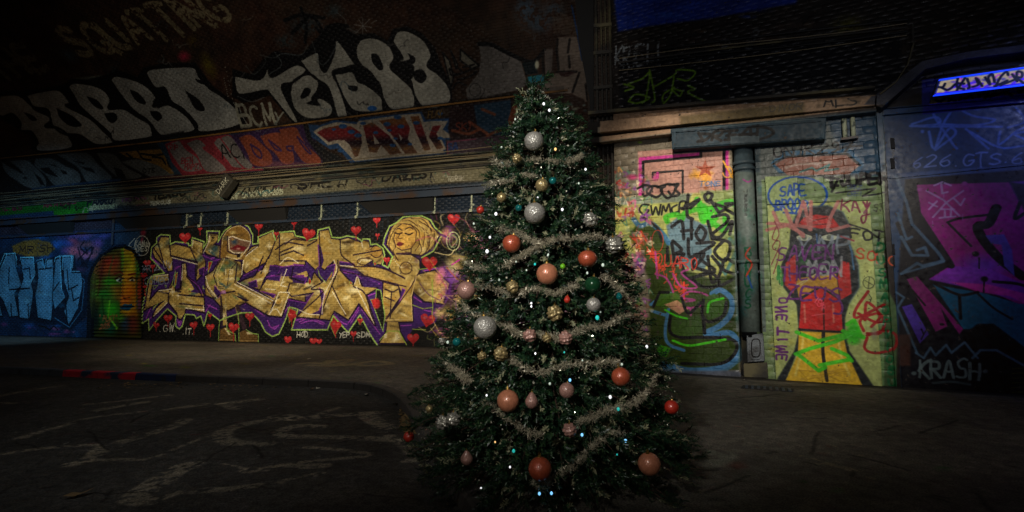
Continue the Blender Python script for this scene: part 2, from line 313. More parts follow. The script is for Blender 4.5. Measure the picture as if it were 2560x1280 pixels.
# violet highlights
c.Z = Z4
for q in [[(90,980),(150,850)],[(110,1000),(250,850),(330,880)],[(370,990),(385,1020),(400,990)],[(375,1015),(388,1045),(405,1010)],[(470,880),(540,880)],[(580,860),(610,930)],[(620,920),(660,860)],[(640,860),(720,900)],[(830,900),(920,870)],[(930,860),(1020,840)],[(1040,870),(1120,920)],[(1060,900),(1140,960)],[(1170,1000),(1200,1060),(1250,1050)],[(1180,1040),(1230,1075),(1270,1040)],[(1290,930),(1360,820)],[(1310,940),(1375,850)],[(600,420),(640,450),(700,440)],[(610,440),(660,470)],[(980,590),(1050,560)],[(1200,600),(1300,600)],[(1210,520),(1270,540)],[(355,530),(400,515)],[(140,440),(200,500)],[(480,640),(560,720)],[(490,660),(520,720)],[(570,545),(610,530)],[(1410,1000),(1490,980)],[(1000,690),(1060,660)],[(210,760),(240,770)],[(620,560),(690,470)]]:
    c.stroke(q, 2.6, (165, 70, 190), .95, 1, sm=True)
c.Z = Z5
for q in [[(150,990),(230,960),(340,1000)],[(160,1000),(250,980),(330,1010)],[(80,830),(140,850)],[(180,900),(280,880)],[(400,925),(470,990),(510,1010)],[(520,1000),(600,880)],[(540,1000),(600,900)],[(620,890),(760,1080)],[(650,800),(730,770)],[(640,670),(740,690)],[(650,690),(760,700)],[(95,660),(180,670)],[(440,600),(560,630)],[(900,1020),(1000,1015)],[(925,745),(915,780)],[(1020,800),(1080,840)],[(1100,600),(1200,580)],[(1100,900),(1240,930)],[(1140,960),(1220,880)],[(1060,640),(1150,620)]]:
    c.stroke(q, 2.6, (165, 70, 190), .95, 1, sm=True)
gold4 = [
 [(155,400),(155,360),(198,320),(225,260),(290,262),(298,335),(350,325),(480,355),(502,282),(592,312),(588,420),(615,470),(610,560),(540,640),(535,560),(540,490),(320,430),(322,550),(290,560),(250,510),(172,440)],
 [(70,905),(85,870),(200,735),(290,728),(325,655),(350,735),(398,722),(415,495),(440,495),(452,610),(560,700),(600,770),(608,925),(440,888),(430,940),(365,930),(290,835),(150,965),(185,890),(260,820),(120,880)],
 [(130,605),(285,588),(290,640),(225,660),(150,640),(110,860),(78,910)],
 [(650,228),(727,235),(722,290),(682,330),(742,340),(750,445),(700,425),(632,405),(610,380),(640,300)],
 [(620,605),(690,560),(760,440),(850,465),(930,480),(945,590),(905,650),(885,668),(1222,830),(1180,952),(1000,850),(870,770),(1010,820),(820,905),(760,880),(690,800),(620,770)],
 [(940,530),(960,430),(1030,350),(1092,330),(1092,270),(1208,215),(1238,300),(1282,240),(1398,226),(1418,262),(1495,280),(1500,500),(1420,500),(1300,520),(1230,500),(1140,620),(1100,722),(1000,690),(920,668),(1000,620),(1130,545),(1170,470),(1080,520),(980,580)],
 [(1110,720),(1160,640),(1270,600),(1390,640),(1500,660),(1500,830),(1370,800),(1240,830),(1100,740)],
 [(1332,440),(1450,420),(1350,715),(1252,715)], [(1268,738),(1372,742),(1295,965),(1178,952),(1240,850)], [(370,930),(430,940),(400,985),(375,975)],
 [(780,450),(870,450),(905,520),(880,660),(870,760),(790,870),(800,1040),(760,1050),(755,880),(740,760),(720,650),(700,600)]]
gold5 = [
 [(0,312),(98,310),(112,342),(220,377),(285,362),(302,300),(370,290),(390,357),(460,367),(520,352),(618,387),(640,372),(678,382),(682,425),(728,412),(774,440),(788,500),(768,552),(720,540),(700,520),(610,580),(560,580),(450,570),(440,520),(410,520),(340,590),(300,560),(270,590),(200,520),(90,520),(0,520)],
 [(570,570),(700,568),(800,590),(948,660),(970,722),(1065,592),(1030,700),(1005,800),(1010,985),(790,988),(900,860),(925,760),(900,700),(780,670),(640,630)],
 [(790,690),(900,720),(915,800),(880,850),(800,970),(780,900)],
 [(415,510),(440,510),(455,600),(560,715),(590,635),(622,720),(742,732),(655,782),(722,1012),(602,842),(520,970),(412,902),(378,972),(270,960),(130,948),(262,762),(90,790),(60,760),(80,700),(240,690),(262,620),(320,690),(392,640)],
 [(100,600),(200,585),(215,640),(150,680),(80,650)],
 [(830,560),(870,480),(1000,480),(1060,520),(1065,600),(1000,720),(960,720),(950,650),(850,600)],
 [(815,400),(835,300),(900,220),(980,195),(1060,190),(1130,215),(1165,280),(1215,330),(1150,430),(1080,480),(1000,470),(880,480),(850,450)],
 [(1020,640),(1180,600),(1290,700),(1240,850),(1100,830),(1020,760)],[(820,990),(900,990),(915,1070),(960,1150),(760,1150),(810,1070)]]
gm = np.zeros((c.H, c.W), np.float32)
for ZZ, G in ((Z4, gold4), (Z5, gold5)):
    c.Z = ZZ
    for q in G: c.stroke(q, 7, (30, 14, 44), 1, 1, closed=True)
    for q in G: c.fill(q, (178, 152, 84), 1, 1)
    gm = np.maximum(gm, c.mask(G))
c.Z = ID; c.clip = gm
for i in range(520):
    x = rnd(355, 1130); y = rnd(570, 850)
    cc = random.choice([(226, 208, 140), (112, 88, 40), (78, 62, 34), (240, 232, 190), (150, 118, 46), (206, 170, 84)]+([(70, 110, 90), (40, 80, 100), (110, 130, 70)] if x < 620 else [(178, 130, 50)]))
    c.blob(x, y, rnd(6, 30), rnd(4, 13), cc, rnd(.45, .95), .1, rot=rnd(-.8, .8))
for i in range(70):
    x = rnd(360, 1130); y = rnd(580, 840); a = rnd(-.9, .9); l = rnd(8, 30)
    c.stroke([(x, y), (x+l*math.cos(a), y+l*math.sin(a))], rnd(2, 5), random.choice([(230, 220, 170), (60, 44, 24), (215, 190, 110), (44, 34, 30)]), rnd(.4, .85), 4)
c.clip = None

VI = (58, 30, 98)
c.Z = Z4
for q in [[(345,545),(400,515),(398,640),(345,700),(350,600)],[(455,612),(560,695),(590,760),(480,745),(520,720)],[(592,420),(700,470),(745,455),(690,520),(620,470)],[(960,600),(1060,550),(1100,555),(1040,620),(980,625)],[(1000,665),(1070,640),(1080,705),(1010,705)],[(1190,510),(1300,520),(1265,575),(1180,560)],[(1160,612),(1290,600),(1275,650),(1180,640)],[(1400,600),(1492,598),(1492,660),(1390,640)],[(1400,498),(1492,510),(1492,530),(1410,520)],[(700,690),(760,760),(735,800),(690,740)],[(560,545),(612,525),(600,600),(560,590)],[(1110,740),(1240,770),(1225,800),(1140,760)]]:
    c.fill(q, VI, 1, 1.2); c.stroke(q[:3], 2, (150, 60, 180), .8, 1.2)
c.Z = Z5
for q in [[(0,575),(90,560),(180,560),(245,590),(230,630),(200,600),(90,645),(0,640)],[(90,645),(205,650),(190,700),(100,690)],[(283,590),(300,560),(290,400),(312,420),(335,520),(312,590)],[(360,570),(422,548),(405,640),(350,690),(330,640)],[(480,600),(560,612),(620,660),(745,690),(762,724),(640,724),(600,640),(570,690),(560,640)],[(60,820),(200,845),(252,772),(150,935),(90,900)],[(930,735),(955,745),(900,860),(915,800)],[(300,730),(345,790),(300,900),(230,935),(330,935)],[(455,530),(560,545),(570,562),(450,560)]]:
    c.fill(q, VI, 1, 1.2); c.stroke(q[:3], 2, (150, 60, 180), .8, 1.2)
# inner drawn lines and white bevels
c.Z = Z4
for q in [[(320,430),(545,490),(540,600)],[(315,425),(550,480)],[(420,500),(400,720),(350,740)],[(450,610),(540,700),(590,790)],[(200,740),(290,760),(330,660),(355,740),(400,745)],[(290,760),(290,840),(360,930)],[(380,770),(600,790)],[(390,850),(600,870)],[(1180,430),(1110,580)],[(1130,430),(1060,600),(930,650)],[(1240,290),(1180,450)],[(480,350),(540,480)],[(300,330),(310,430)],[(200,320),(250,500)],[(1090,335),(960,430)],[(900,500),(880,660)],[(700,800),(760,760),(880,740)],[(620,690),(690,800)],[(160,360),(200,420),(280,550)],[(1240,370),(1340,300),(1490,330)],[(1290,420),(1400,380),(1490,420)],[(1400,520),(1380,620),(1490,660)]]:
    c.stroke(q, 3.2, (30, 16, 36), .95)
for q in [[(322,440),(545,500)],[(418,500),(408,640)],[(1340,545),(1285,690),(1345,700)],[(1290,680),(1315,655)],[(1275,748),(1365,750),(1290,955)],[(1270,750),(1235,850),(1185,945)],[(1225,895),(1255,900),(1290,955)],[(1225,895),(1185,945)],[(900,660),(1220,825)],[(880,680),(1200,845)],[(600,400),(650,300),(655,240)],[(160,960),(280,840)],[(600,870),(605,920)],[(1150,720),(1240,725)],[(1240,290),(1215,220)],[(620,610),(640,690),(720,800)],[(205,735),(320,720)],[(940,590),(960,440),(1080,345)],[(500,350),(510,290)],[(440,890),(600,905)],[(130,610),(285,592)]]:
    c.stroke(q, 2.4, (240, 232, 204), .95)
for q in [[(650,235),(725,237)],[(660,245),(715,247)],[(690,250),(670,290)]]: c.stroke(q, 1.2, (30, 20, 20))
c.text('Z', 672, 292, 32, 28, (30, 20, 20), 1.6)
for x, y, r in [(325,745,26),(1150,560,30),(375,780,18),(1185,340,22),(665,380,12)]:
    c.blob(x, y, r, r, (240, 232, 200), .8, 0); c.stroke([(x-r*1.6, y), (x+r*1.6, y)], 1.2, (240, 232, 200), .8); c.stroke([(x, y-r*1.6), (x, y+r*1.6)], 1.2, (240, 232, 200), .8)
# red inlays with green edges
for q in [[(645,478),(680,475),(640,580)],[(352,580),(370,575),(355,680),(340,700)],[(472,715),(495,758),(475,755)],[(598,690),(606,720),(596,715)],[(160,880),(195,850),(150,905)]]:
    c.fill(q, (180, 40, 36)); c.stroke(q, 1.6, (150, 190, 90), closed=True)
for q in [[(150,690),(195,688),(160,725)],[(258,685),(275,690),(268,708)],[(350,560),(320,680),(345,700)],[(905,620),(920,635),(905,645)]]: c.stroke(q, 1.4, (150, 190, 90), closed=True)
for y in range(0, 8): c.stroke([(628+y*7, 690+y*13), (640+y*7, 686+y*13)], 2, (220, 205, 160))
# helmet figure
c.fill([(745,445),(750,340),(765,250),(820,180),(900,150),(960,165),(1015,225),(1025,300),(1010,340),(960,460),(900,460),(800,440)], (132, 100, 46), 1)
c.stroke([(745,445),(750,340),(765,250),(820,180),(900,150),(960,165),(1015,225),(1025,300)], 3.5, (40, 22, 60), sm=True); c.stroke([(765,330),(780,250),(830,190),(900,160),(955,172),(1008,230),(1018,295)], 1.6, (226, 210, 160), sm=True)
c.blob(860, 220, 40, 24, (220, 200, 130), .8, .2); c.blob(950, 240, 40, 30, (90, 66, 30), .8, .2); c.blob(800, 270, 40, 30, (70, 80, 70), .7, .2); c.blob(885, 240, 60, 12, (60, 50, 30), .6, .2)
vis = [(825,260),(860,252),(930,280),(1020,300),(1000,350),(960,400),(870,400),(828,370)]
c.fill(vis, (120, 90, 70)); c.stroke(vis, 2.4, (226, 216, 190), closed=True); c.stroke([(815,250),(810,380),(870,412),(965,410)], 2.4, (34, 20, 44))
c.blob(875, 300, 40, 34, (40, 66, 90), .9, .2); c.fill([(835,365),(900,325),(985,350),(960,380),(900,375)], (110, 24, 34)); c.blob(910, 362, 30, 12, (210, 170, 150), .8, .2); c.blob(860, 280, 20, 14, (180, 140, 60), .8, .2)
c.fill([(815,405),(900,420),(960,395),(930,455),(890,455),(800,430)], (176, 150, 84)); c.stroke([(800,432),(905,458),(965,400)], 2, (230, 214, 170)); c.fill([(900,410),(930,410),(925,440),(895,440)], (30, 22, 22))
c.stroke([(760,450),(720,520),(690,600),(720,690)], 2.4, (40, 22, 44)); c.stroke([(790,450),(750,530),(720,600),(735,690)], 2.4, (200, 180, 130)); c.stroke([(905,470),(830,560),(810,700)], 1.6, (30, 20, 30)); c.blob(850, 580, 22, 30, (220, 205, 160), .7, .2); c.blob(790, 550, 18, 30, (90, 110, 100), .7, .2); c.text('I D', 790, 590, 40, 26, (225, 210, 160), 3)
c.ell(755, 710, 34, 22, 0, (210, 190, 120)); c.stroke([(730,700),(780,700)], 2, (60, 40, 30)); c.stroke([(735,715),(780,715)], 1.6, (60, 40, 30)); c.blob(780, 748, 24, 20, (210, 150, 210), .95, .5); c.stroke([(765,735),(755,765)], 2, (200, 130, 200)); c.stroke([(790,735),(800,762)], 2, (200, 130, 200))
c.stroke([(755,790),(765,900),(765,1040)], 4.5, (40, 24, 44)); c.stroke([(795,790),(800,960),(808,1040)], 3, (200, 180, 120)); c.stroke([(900,880),(930,960),(970,1080)], 12, (60, 42, 52)); c.stroke([(885,880),(910,1000)], 2, (150, 120, 90))
boot = [(740,1180),(748,1080),(790,1055),(840,1070),(850,1110),(880,1130),(885,1180)]; c.fill(boot, (112, 84, 44)); c.stroke(boot, 2, (30, 20, 30))
boot = [(915,1190),(920,1100),(970,1080),(1010,1105),(1085,1130),(1088,1190)]; c.fill(boot, (104, 78, 42)); c.stroke(boot, 2, (30, 20, 30)); c.stroke([(740,1170),(885,1175)], 2, (160, 130, 80)); c.stroke([(918,1180),(1085,1182)], 2, (160, 130, 80))
for i in range(5): c.ell(800+i*7, 1075+i*12, 12, 5, 0, (226, 214, 170), rot=.3); c.stroke([(985+i*10, 1105), (995+i*10, 1120)], 2, (226, 214, 170))
c.stroke([(735,1180),(738,1060),(745,1000)], 2, (150, 190, 90)); c.stroke([(805,1040),(815,1090),(880,1120),(890,1190)], 2, (150, 190, 90)); c.stroke([(915,1190),(915,1000),(905,920)], 2, (150, 190, 90)); c.stroke([(980,1080),(1020,1110),(1090,1125),(1088,1190)], 2, (150, 190, 90))
c.Z = Z4   # extra chrome glints
for x, y, rx, ry, a_ in [(230,330,14,40,.2),(260,480,30,12,.6),(410,460,60,8,.1),(560,380,16,50,.1),(440,560,8,50,0),(250,750,40,10,.1),(470,820,80,10,.1),(470,790,40,6,.1),(190,900,50,8,-.8),(720,560,10,40,.2),(860,720,50,10,.4),(1040,780,80,12,.5),(1140,840,40,30,.2),(980,520,14,50,.2),(1110,400,40,14,-.4),(1180,330,30,40,.2),(1340,300,60,12,0),(1300,260,16,30,.2),(1150,560,14,50,.4),(1290,600,10,40,.3),(1180,680,60,10,.1),(1300,830,12,70,.3),(1420,700,50,12,0),(1420,780,50,8,0),(960,900,30,8,.4),(400,960,26,8,0),(650,750,30,8,.6)]:
    c.blob(x, y, rx, ry, (244, 230, 180), .6, .05, rot=a_)
c.Z = Z5
for x, y, rx, ry, a_ in [(60,350,40,12,.1),(160,470,60,10,-.3),(340,340,12,50,0),(400,430,60,14,.1),(540,400,60,10,.2),(650,430,20,30,0),(500,500,40,10,.1),(620,600,70,10,.1),(850,660,60,10,.5),(430,640,10,40,.1),(500,700,14,50,-.3),(590,720,10,50,0),(650,860,10,60,-.4),(350,760,12,80,.3),(200,790,50,10,-.2),(200,930,60,6,0),(1000,700,12,70,.4),(900,900,60,10,-.8),(1110,700,50,20,.2),(1180,800,40,16,0),(960,250,40,10,0),(1100,290,14,60,-.3),(850,300,10,40,.2),(130,620,40,8,.2)]:
    c.blob(x, y, rx, ry, (246, 226, 164), .55, .05, rot=a_)
# ---- woman with blowing hair, right part of the piece
c.Z = Z5
face = [(880,280),(930,240),(1000,250),(1040,300),(1035,380),(1000,430),(930,445),(885,420),(870,350)]
c.fill(face, (196, 156, 76)); c.stroke(face, 2, (50, 28, 30), closed=True)
c.blob(960, 300, 40, 24, (222, 186, 110), .7, .1); c.blob(1010, 400, 24, 30, (120, 84, 40), .7, .1); c.blob(890, 360, 14, 40, (130, 92, 44), .7, .1)
c.stroke([(875,290),(905,278),(930,292)], 2.2, (40, 22, 22), sm=True); c.stroke([(955,285),(990,268),(1015,285)], 2.2, (40, 22, 22), sm=True)
c.stroke([(880,312),(905,320),(930,312)], 3, (30, 16, 20), sm=True); c.stroke([(955,315),(985,325),(1012,312)], 3, (30, 16, 20), sm=True); c.stroke([(925,310),(900,345),(915,357),(932,350)], 2, (80, 50, 30), sm=True)
c.fill([(885,400),(905,380),(925,383),(945,395),(925,412),(900,412)], (120, 40, 50)); c.stroke([(885,400),(945,396)], 1.5, (40, 10, 20))
for q in [[(880,280),(850,330),(830,400),(850,450)],[(930,240),(870,250),(830,330)],[(1000,250),(1060,300),(1060,400),(1030,450)],[(1040,240),(1100,300),(1090,420)],[(1060,220),(1150,290),(1130,430)],[(1100,240),(1180,320),(1110,460)],[(900,220),(980,215),(1050,260)],[(1000,200),(1090,210),(1160,300)],[(860,350),(880,420),(860,450)],[(1050,350),(1080,440),(1060,480)]]:
    c.stroke(q, 2, (60, 36, 26), .9, sm=True); c.stroke([(x+9, y-4) for x, y in q], 2.4, (224, 188, 104), .7, 2, sm=True)
for i in range(14): a = rnd(.2, 1.3); c.stroke([(1060+i*6, 240+i*9), (1110+i*6, 330+rnd(-20, 20)), (1090+i*9, 440)], 1.4, random.choice([(70, 44, 30), (230, 200, 120)]), .7, sm=True)
c.stroke([(860,450),(880,490),(900,520)], 2.4, (50, 28, 30)); c.stroke([(1000,430),(1000,470)], 2.4, (50, 28, 30)); c.stroke([(890,470),(995,465)], 4, (60, 34, 50))
for i in range(14): t = i/13; c.blob(870+t*135, 515+70*math.sin(t*PI)**1-t*20, 6, 6, (232, 224, 190), 1, .5)
c.ell(960, 580, 46, 46, 2, (60, 36, 30)); c.blob(960, 570, 40, 40, (116, 84, 46), .8, .1); c.blob(1040, 520, 24, 30, (120, 84, 100), .6, .1)
c.stroke([(450,570),(700,570),(830,600),(950,660)], 2.4, (50, 26, 44), sm=True); c.stroke([(460,600),(650,640),(780,680),(960,720)], 2.6, (50, 26, 44), sm=True); c.stroke([(1070,590),(1000,720),(900,860),(800,985)], 2.4, (50, 26, 44)); c.stroke([(1040,640),(1000,800),(1010,980)], 2, (226, 200, 140)); c.stroke([(800,975),(1000,970)], 1.6, (226, 200, 140))
c.ell(735, 455, 46, 44, 0, (176, 138, 66)); c.ell(735, 455, 46, 44, 2, (50, 28, 30)); 
for i in range(4): c.stroke([(690, 430+i*18), (655, 440+i*16)], 4, (190, 156, 84)); c.stroke([(690, 440+i*18), (655, 450+i*16)], 1.2, (50, 28, 30))
c.ell(650, 530, 62, 26, 2, (60, 36, 30)); c.stroke([(590,560),(620,520),(700,520)], 2, (226, 214, 176))
for q in [[(440,520),(440,600),(400,700),(300,960)],[(400,720),(500,940)],[(560,720),(650,780),(715,1010)],[(320,690),(240,740),(330,760),(130,945)],[(300,300),(310,560)],[(100,420),(0,460)],[(210,410),(280,370)],[(40,400),(100,360),(200,370)],[(460,370),(470,480),(570,560)],[(780,440),(560,480)],[(800,740),(860,760),(900,740)],[(800,800),(870,830)],[(850,760),(840,960)]]:
    c.stroke(q, 3, (34, 18, 34), .95, sm=True)
for q in [[(410,520),(430,600),(340,780),(320,930)],[(460,560),(560,570)],[(400,760),(500,930)],[(580,720),(660,880),(715,1000)],[(0,550),(60,500),(140,540)],[(150,900),(220,930),(300,935)],[(620,370),(630,420)],[(570,700),(590,645),(610,700)]]:
    c.stroke(q, 2.4, (240, 230, 200), .95, sm=True)
for q, in [([(290,590),(305,640),(350,690),(400,610),(395,640),(355,695),(300,640)],), ([(225,650),(240,680),(228,710),(215,690)],), ([(530,675),(555,695),(535,705)],), ([(690,820),(760,810),(775,870),(730,910)],), ([(590,960),(635,985),(605,1010)],), ([(60,880),(130,910),(70,1000)],), ([(405,950),(465,1000),(420,1100),(385,1020)],), ([(710,530),(745,545),(720,560)],)]:
    c.fill(q, (176, 36, 40)); c.stroke(q, 1.4, (150, 190, 90), closed=True)
c.fill([(730,740),(765,745),(800,940),(785,1050),(725,900)], (22, 24, 22)); c.stroke([(725,890),(735,742),(768,748),(800,945),(785,1060),(725,900)], 2.4, (150, 190, 90)); c.blob(735, 850, 36, 50, (180, 36, 40), .9, .6)
for q in [[(1010,860),(1090,890),(1160,880)],[(1160,660),(1165,880),(1155,1000)],[(1060,590),(1190,575)],[(1190,890),(1260,940)],[(1010,1045),(1110,1050)],[(760,1130),(820,1060),(905,1060),(965,1165)]]: c.stroke(q, 2.2, (150, 180, 70))
for i in range(2): 
    for k in range(3): c.ell(805+i*85, 1085+k*12, 14, 5, 0, (226, 214, 170), rot=-.5+i*.9)
c.Z = ID; c.stroke(full[1:len(OUT)+30], 3.2, (168, 205, 104), 1); c.stroke(Z5(top5)[40:]+Z4(bot4)+Z4(OUT)[:2], 3.2, (168, 205, 104), 1)
# hearts
def heart(x, y, r, dr=0, tilt=0, col=(190, 44, 48)):
    pts = []
    for i in range(26):
        t = 2*PI*i/26; u = 16*math.sin(t)**3/16; v = -(13*math.cos(t)-5*math.cos(2*t)-2*math.cos(3*t)-math.cos(4*t))/15
        pts.append((x+r*(u*math.cos(tilt)-v*math.sin(tilt)), y+r*(u*math.sin(tilt)+v*math.cos(tilt))))
    c.fill(pts, col, .97, 1.4); c.blob(x+r*.1, y+r*.5, r*.5, r*.4, (120, 20, 26), .6, .1)
    c.blob(x-r*.35, y-r*.35, r*.4, r*.3, (230, 160, 150), .7, .05); c.blob(x+r*.45, y-r*.3, r*.25, r*.2, (225, 150, 140), .5, .05)
    if dr: c.stroke([(x, y+r*.7), (x, y+r*1.1+dr)], 2.4, (170, 40, 44))
c.Z = Z4
for h in [(437,262,52,0),(570,185,22,30),(1092,165,38,40),(1405,132,28,28),(1250,230,24,20),(285,980,40,30),(180,1040,30,20,.3),(515,1040,36,50,-.2),(662,1060,38,40),(1012,965,42,40),(1352,1165,32,24),(660,955,20,10),(868,1060,48,70,.2),(1385,960,40,50,.3),(40,120,20,0),(100,490,34,40),(150,520,22,30),(70,600,30,50),(80,700,20,60)]:
    heart(*h)
c.Z = Z5
for h in [(107,235,24,18),(217,320,52,0,.2),(738,215,30,22),(580,292,40,28),(743,330,18,14),(815,518,28,10),(60,1125,30,10,.2),(255,1135,30,0),(298,1138,24,0),(425,1020,44,40,.1),(560,1080,26,30),(1325,205,48,0),(1015,1115,46,20),(1140,540,60,0),(1125,975,56,0,.2),(612,980,22,8)]:
    heart(*h)
c.Z = Z4; c.text('.GW.', 212, 1100, 62, 36, (206, 206, 196), 2); c.text('.IT.', 415, 1122, 52, 30, (206, 206, 196), 2)
c.text('MR.2LUV', 62, 570, 60, 30, (140, 150, 175), 1.6, base=(1,-.15)); c.text('CUMBO', 80, 680, 60, 34, (140, 160, 185), 1.6, base=(1,-.05))
c.Z = Z5; c.text('HOD.', 130, 1106, 40, 22, (206, 206, 196), 2); c.text('YEP.', 452, 1106, 40, 22, (206, 206, 196), 2); c.text('SDM.', 585, 1108, 40, 26, (206, 206, 196), 2)
# ---- florid smear behind the tree, both sides, paled to suggest a warm glow
c.Z = ID
for i in range(110):
    x = rnd(1085, 1420); y = rnd(560, 850); c.blob(x, y, rnd(12, 40), rnd(10, 30), random.choice([(226, 200, 130), (200, 170, 90), (140, 80, 170), (220, 130, 160), (236, 224, 190), (240, 228, 190), (110, 44, 130)]), rnd(.5, .95), .2, rot=rnd(0, 3))
for i in range(330):
    x = rnd(1075, 1500); y = rnd(520, 860)
    cc = random.choice([(200, 170, 100), (176, 150, 70), (110, 60, 140), (190, 80, 130), (150, 160, 90), (220, 200, 150), (200, 100, 50), (90, 40, 110), (60, 50, 40)])
    a = rnd(0, 6.3); l = rnd(8, 34); b_ = a+rnd(-1.5, 1.5)
    if y < 560: cc = tuple(v*.6 for v in cc)
    c.stroke([(x, y), (x+l*math.cos(a), y+l*math.sin(a)), (x+l*math.cos(a)+l*math.cos(b_), y+l*math.sin(a)+l*math.sin(b_))], rnd(1.5, 5 if i < 150 else 2.6), cc, rnd(.5, .9), 2, sm=True)
c.Z = Z5; c.ell(1320, 375, 50, 70, 2.4, (190, 200, 150)); c.ell(1320, 375, 30, 48, 2, (130, 150, 110)); c.stroke([(1310,555),(1370,515)], 3, (220, 50, 190)); c.stroke([(1180,460),(1290,480),(1330,440)], 2.6, (220, 205, 150), sm=True)
# frieze above the recess
c.Z = ID
c.fill([(-400, 572), (-400, 530), (620, 446), (1118, 404), (1600, 360), (1600, 430), (1118, 457), (600, 500)], (120, 116, 92), .9, 3)
c.fill([(-200, 560), (-200, 516), (235, 494), (225, 528), (140, 534)], (26, 96, 30), 1, 2); c.fill([(135, 526), (222, 519), (222, 536), (135, 542)], (34, 120, 30))
c.fill([(-400, 575), (135, 527), (135, 545), (-400, 590)], (30, 54, 92), .9, 2); c.fill([(270, 516), (600, 500), (1118, 462), (1600, 420), (1600, 450), (1118, 480), (280, 540)], (44, 54, 64), .9, 3)
for i in range(60): x = rnd(300, 1118); c.stroke([(x, 440+(600-x)*.08), (x+rnd(-1, 1), 455+(600-x)*.08+rnd(8, 30))], rnd(2, 6), random.choice([(150, 140, 110), (60, 96, 92), (150, 90, 100), (90, 96, 80), (70, 66, 52)]), .5, 3)
c.Z = Z(560, 260, 3.765)
c.text('ZOMERI', 170, 835, 95, 58, (26, 26, 24), 4, base=(1, -.06), up=(.12, -1)); c.text('SHE1!', 700, 800, 85, 90, (30, 28, 26), 5, base=(1, -.08)); c.text('"DAZE', 1400, 745, 75, 80, (34, 32, 30), 5, base=(1, -.1)); c.text('SI', 1850, 700, 70, 60, (30, 30, 28), 4, base=(1, -.1))
c.text('RIP CHAKY.1989-2015', 70, 890, 46, 22.6, (188, 194, 166), 2.6, base=(1, -.085), jit=.03)
c.text('TERIK', 2105, 725, 42, 26, (170, 166, 150), 2)
c.Z = Z(0, 380, 4.924)
c.text('FARRO!', 1080, 660, 90, 50, (22, 30, 40), 4, base=(1, -.1)); c.text('BERUSTONE!', 1110, 712, 46, 27, (180, 186, 140), 2, base=(1, -.08)); c.text('NERK.', 1510, 610, 66, 56, (120, 70, 110), 3, base=(1, -.12)); c.text("TERUO", 1880, 580, 80, 66, (30, 30, 26), 5, base=(1, -.12)); c.text('"TERCUS', 1800, 660, 38, 34, (190, 200, 190), 2.4, base=(1, -.08))
c.text('MR.NIEKEL', 540, 680, 60, 38, (120, 40, 60), 3, base=(1, -.12)); c.text('KIL.ES', -40, 730, 50, 50, (110, 40, 60), 3, base=(1, -.06))
for i in range(26):      # paint drips and spatter around the recess
    x = random.choice([300, 475, 505, 571, 805, 895, 1085, 1180])+rnd(-4, 4); y = 540-(x-475)*.04
    c.Z = ID; c.blob(x, y, rnd(3, 8), rnd(2, 5), (170, 176, 150), rnd(.3, .8), .1, worn=.35)
c.text('/', 0, 0, 1, 1, BLK, 1)

# ================================================================== PAINT ON THE VAULT
cv = Canvas('vault_paint', -16, 30, 0, 14.2, 46, vault_hit, (58, 40, 30)); c = cv
c.a *= (.8+.4*noise2(c.H, c.W, 9, 31)[..., None]); c.a[..., 0] *= (.9+.2*noise2(c.H, c.W, 40, 32))
SIL = (168, 168, 158)
def bubble(base, letters, holes, zz, fillc=SIL, out=BLK, lw=5):
    c.Z = zz
    if base: c.fill(base, out, .97, 3)
    for q in letters: c.fill(q, fillc, 1, 1.4, sm=True)
    for q in letters: c.stroke(q, lw, out, 1, 1.2, sm=True, closed=True)
    for q in holes: c.fill(q, out, 1, 1.2, sm=True)
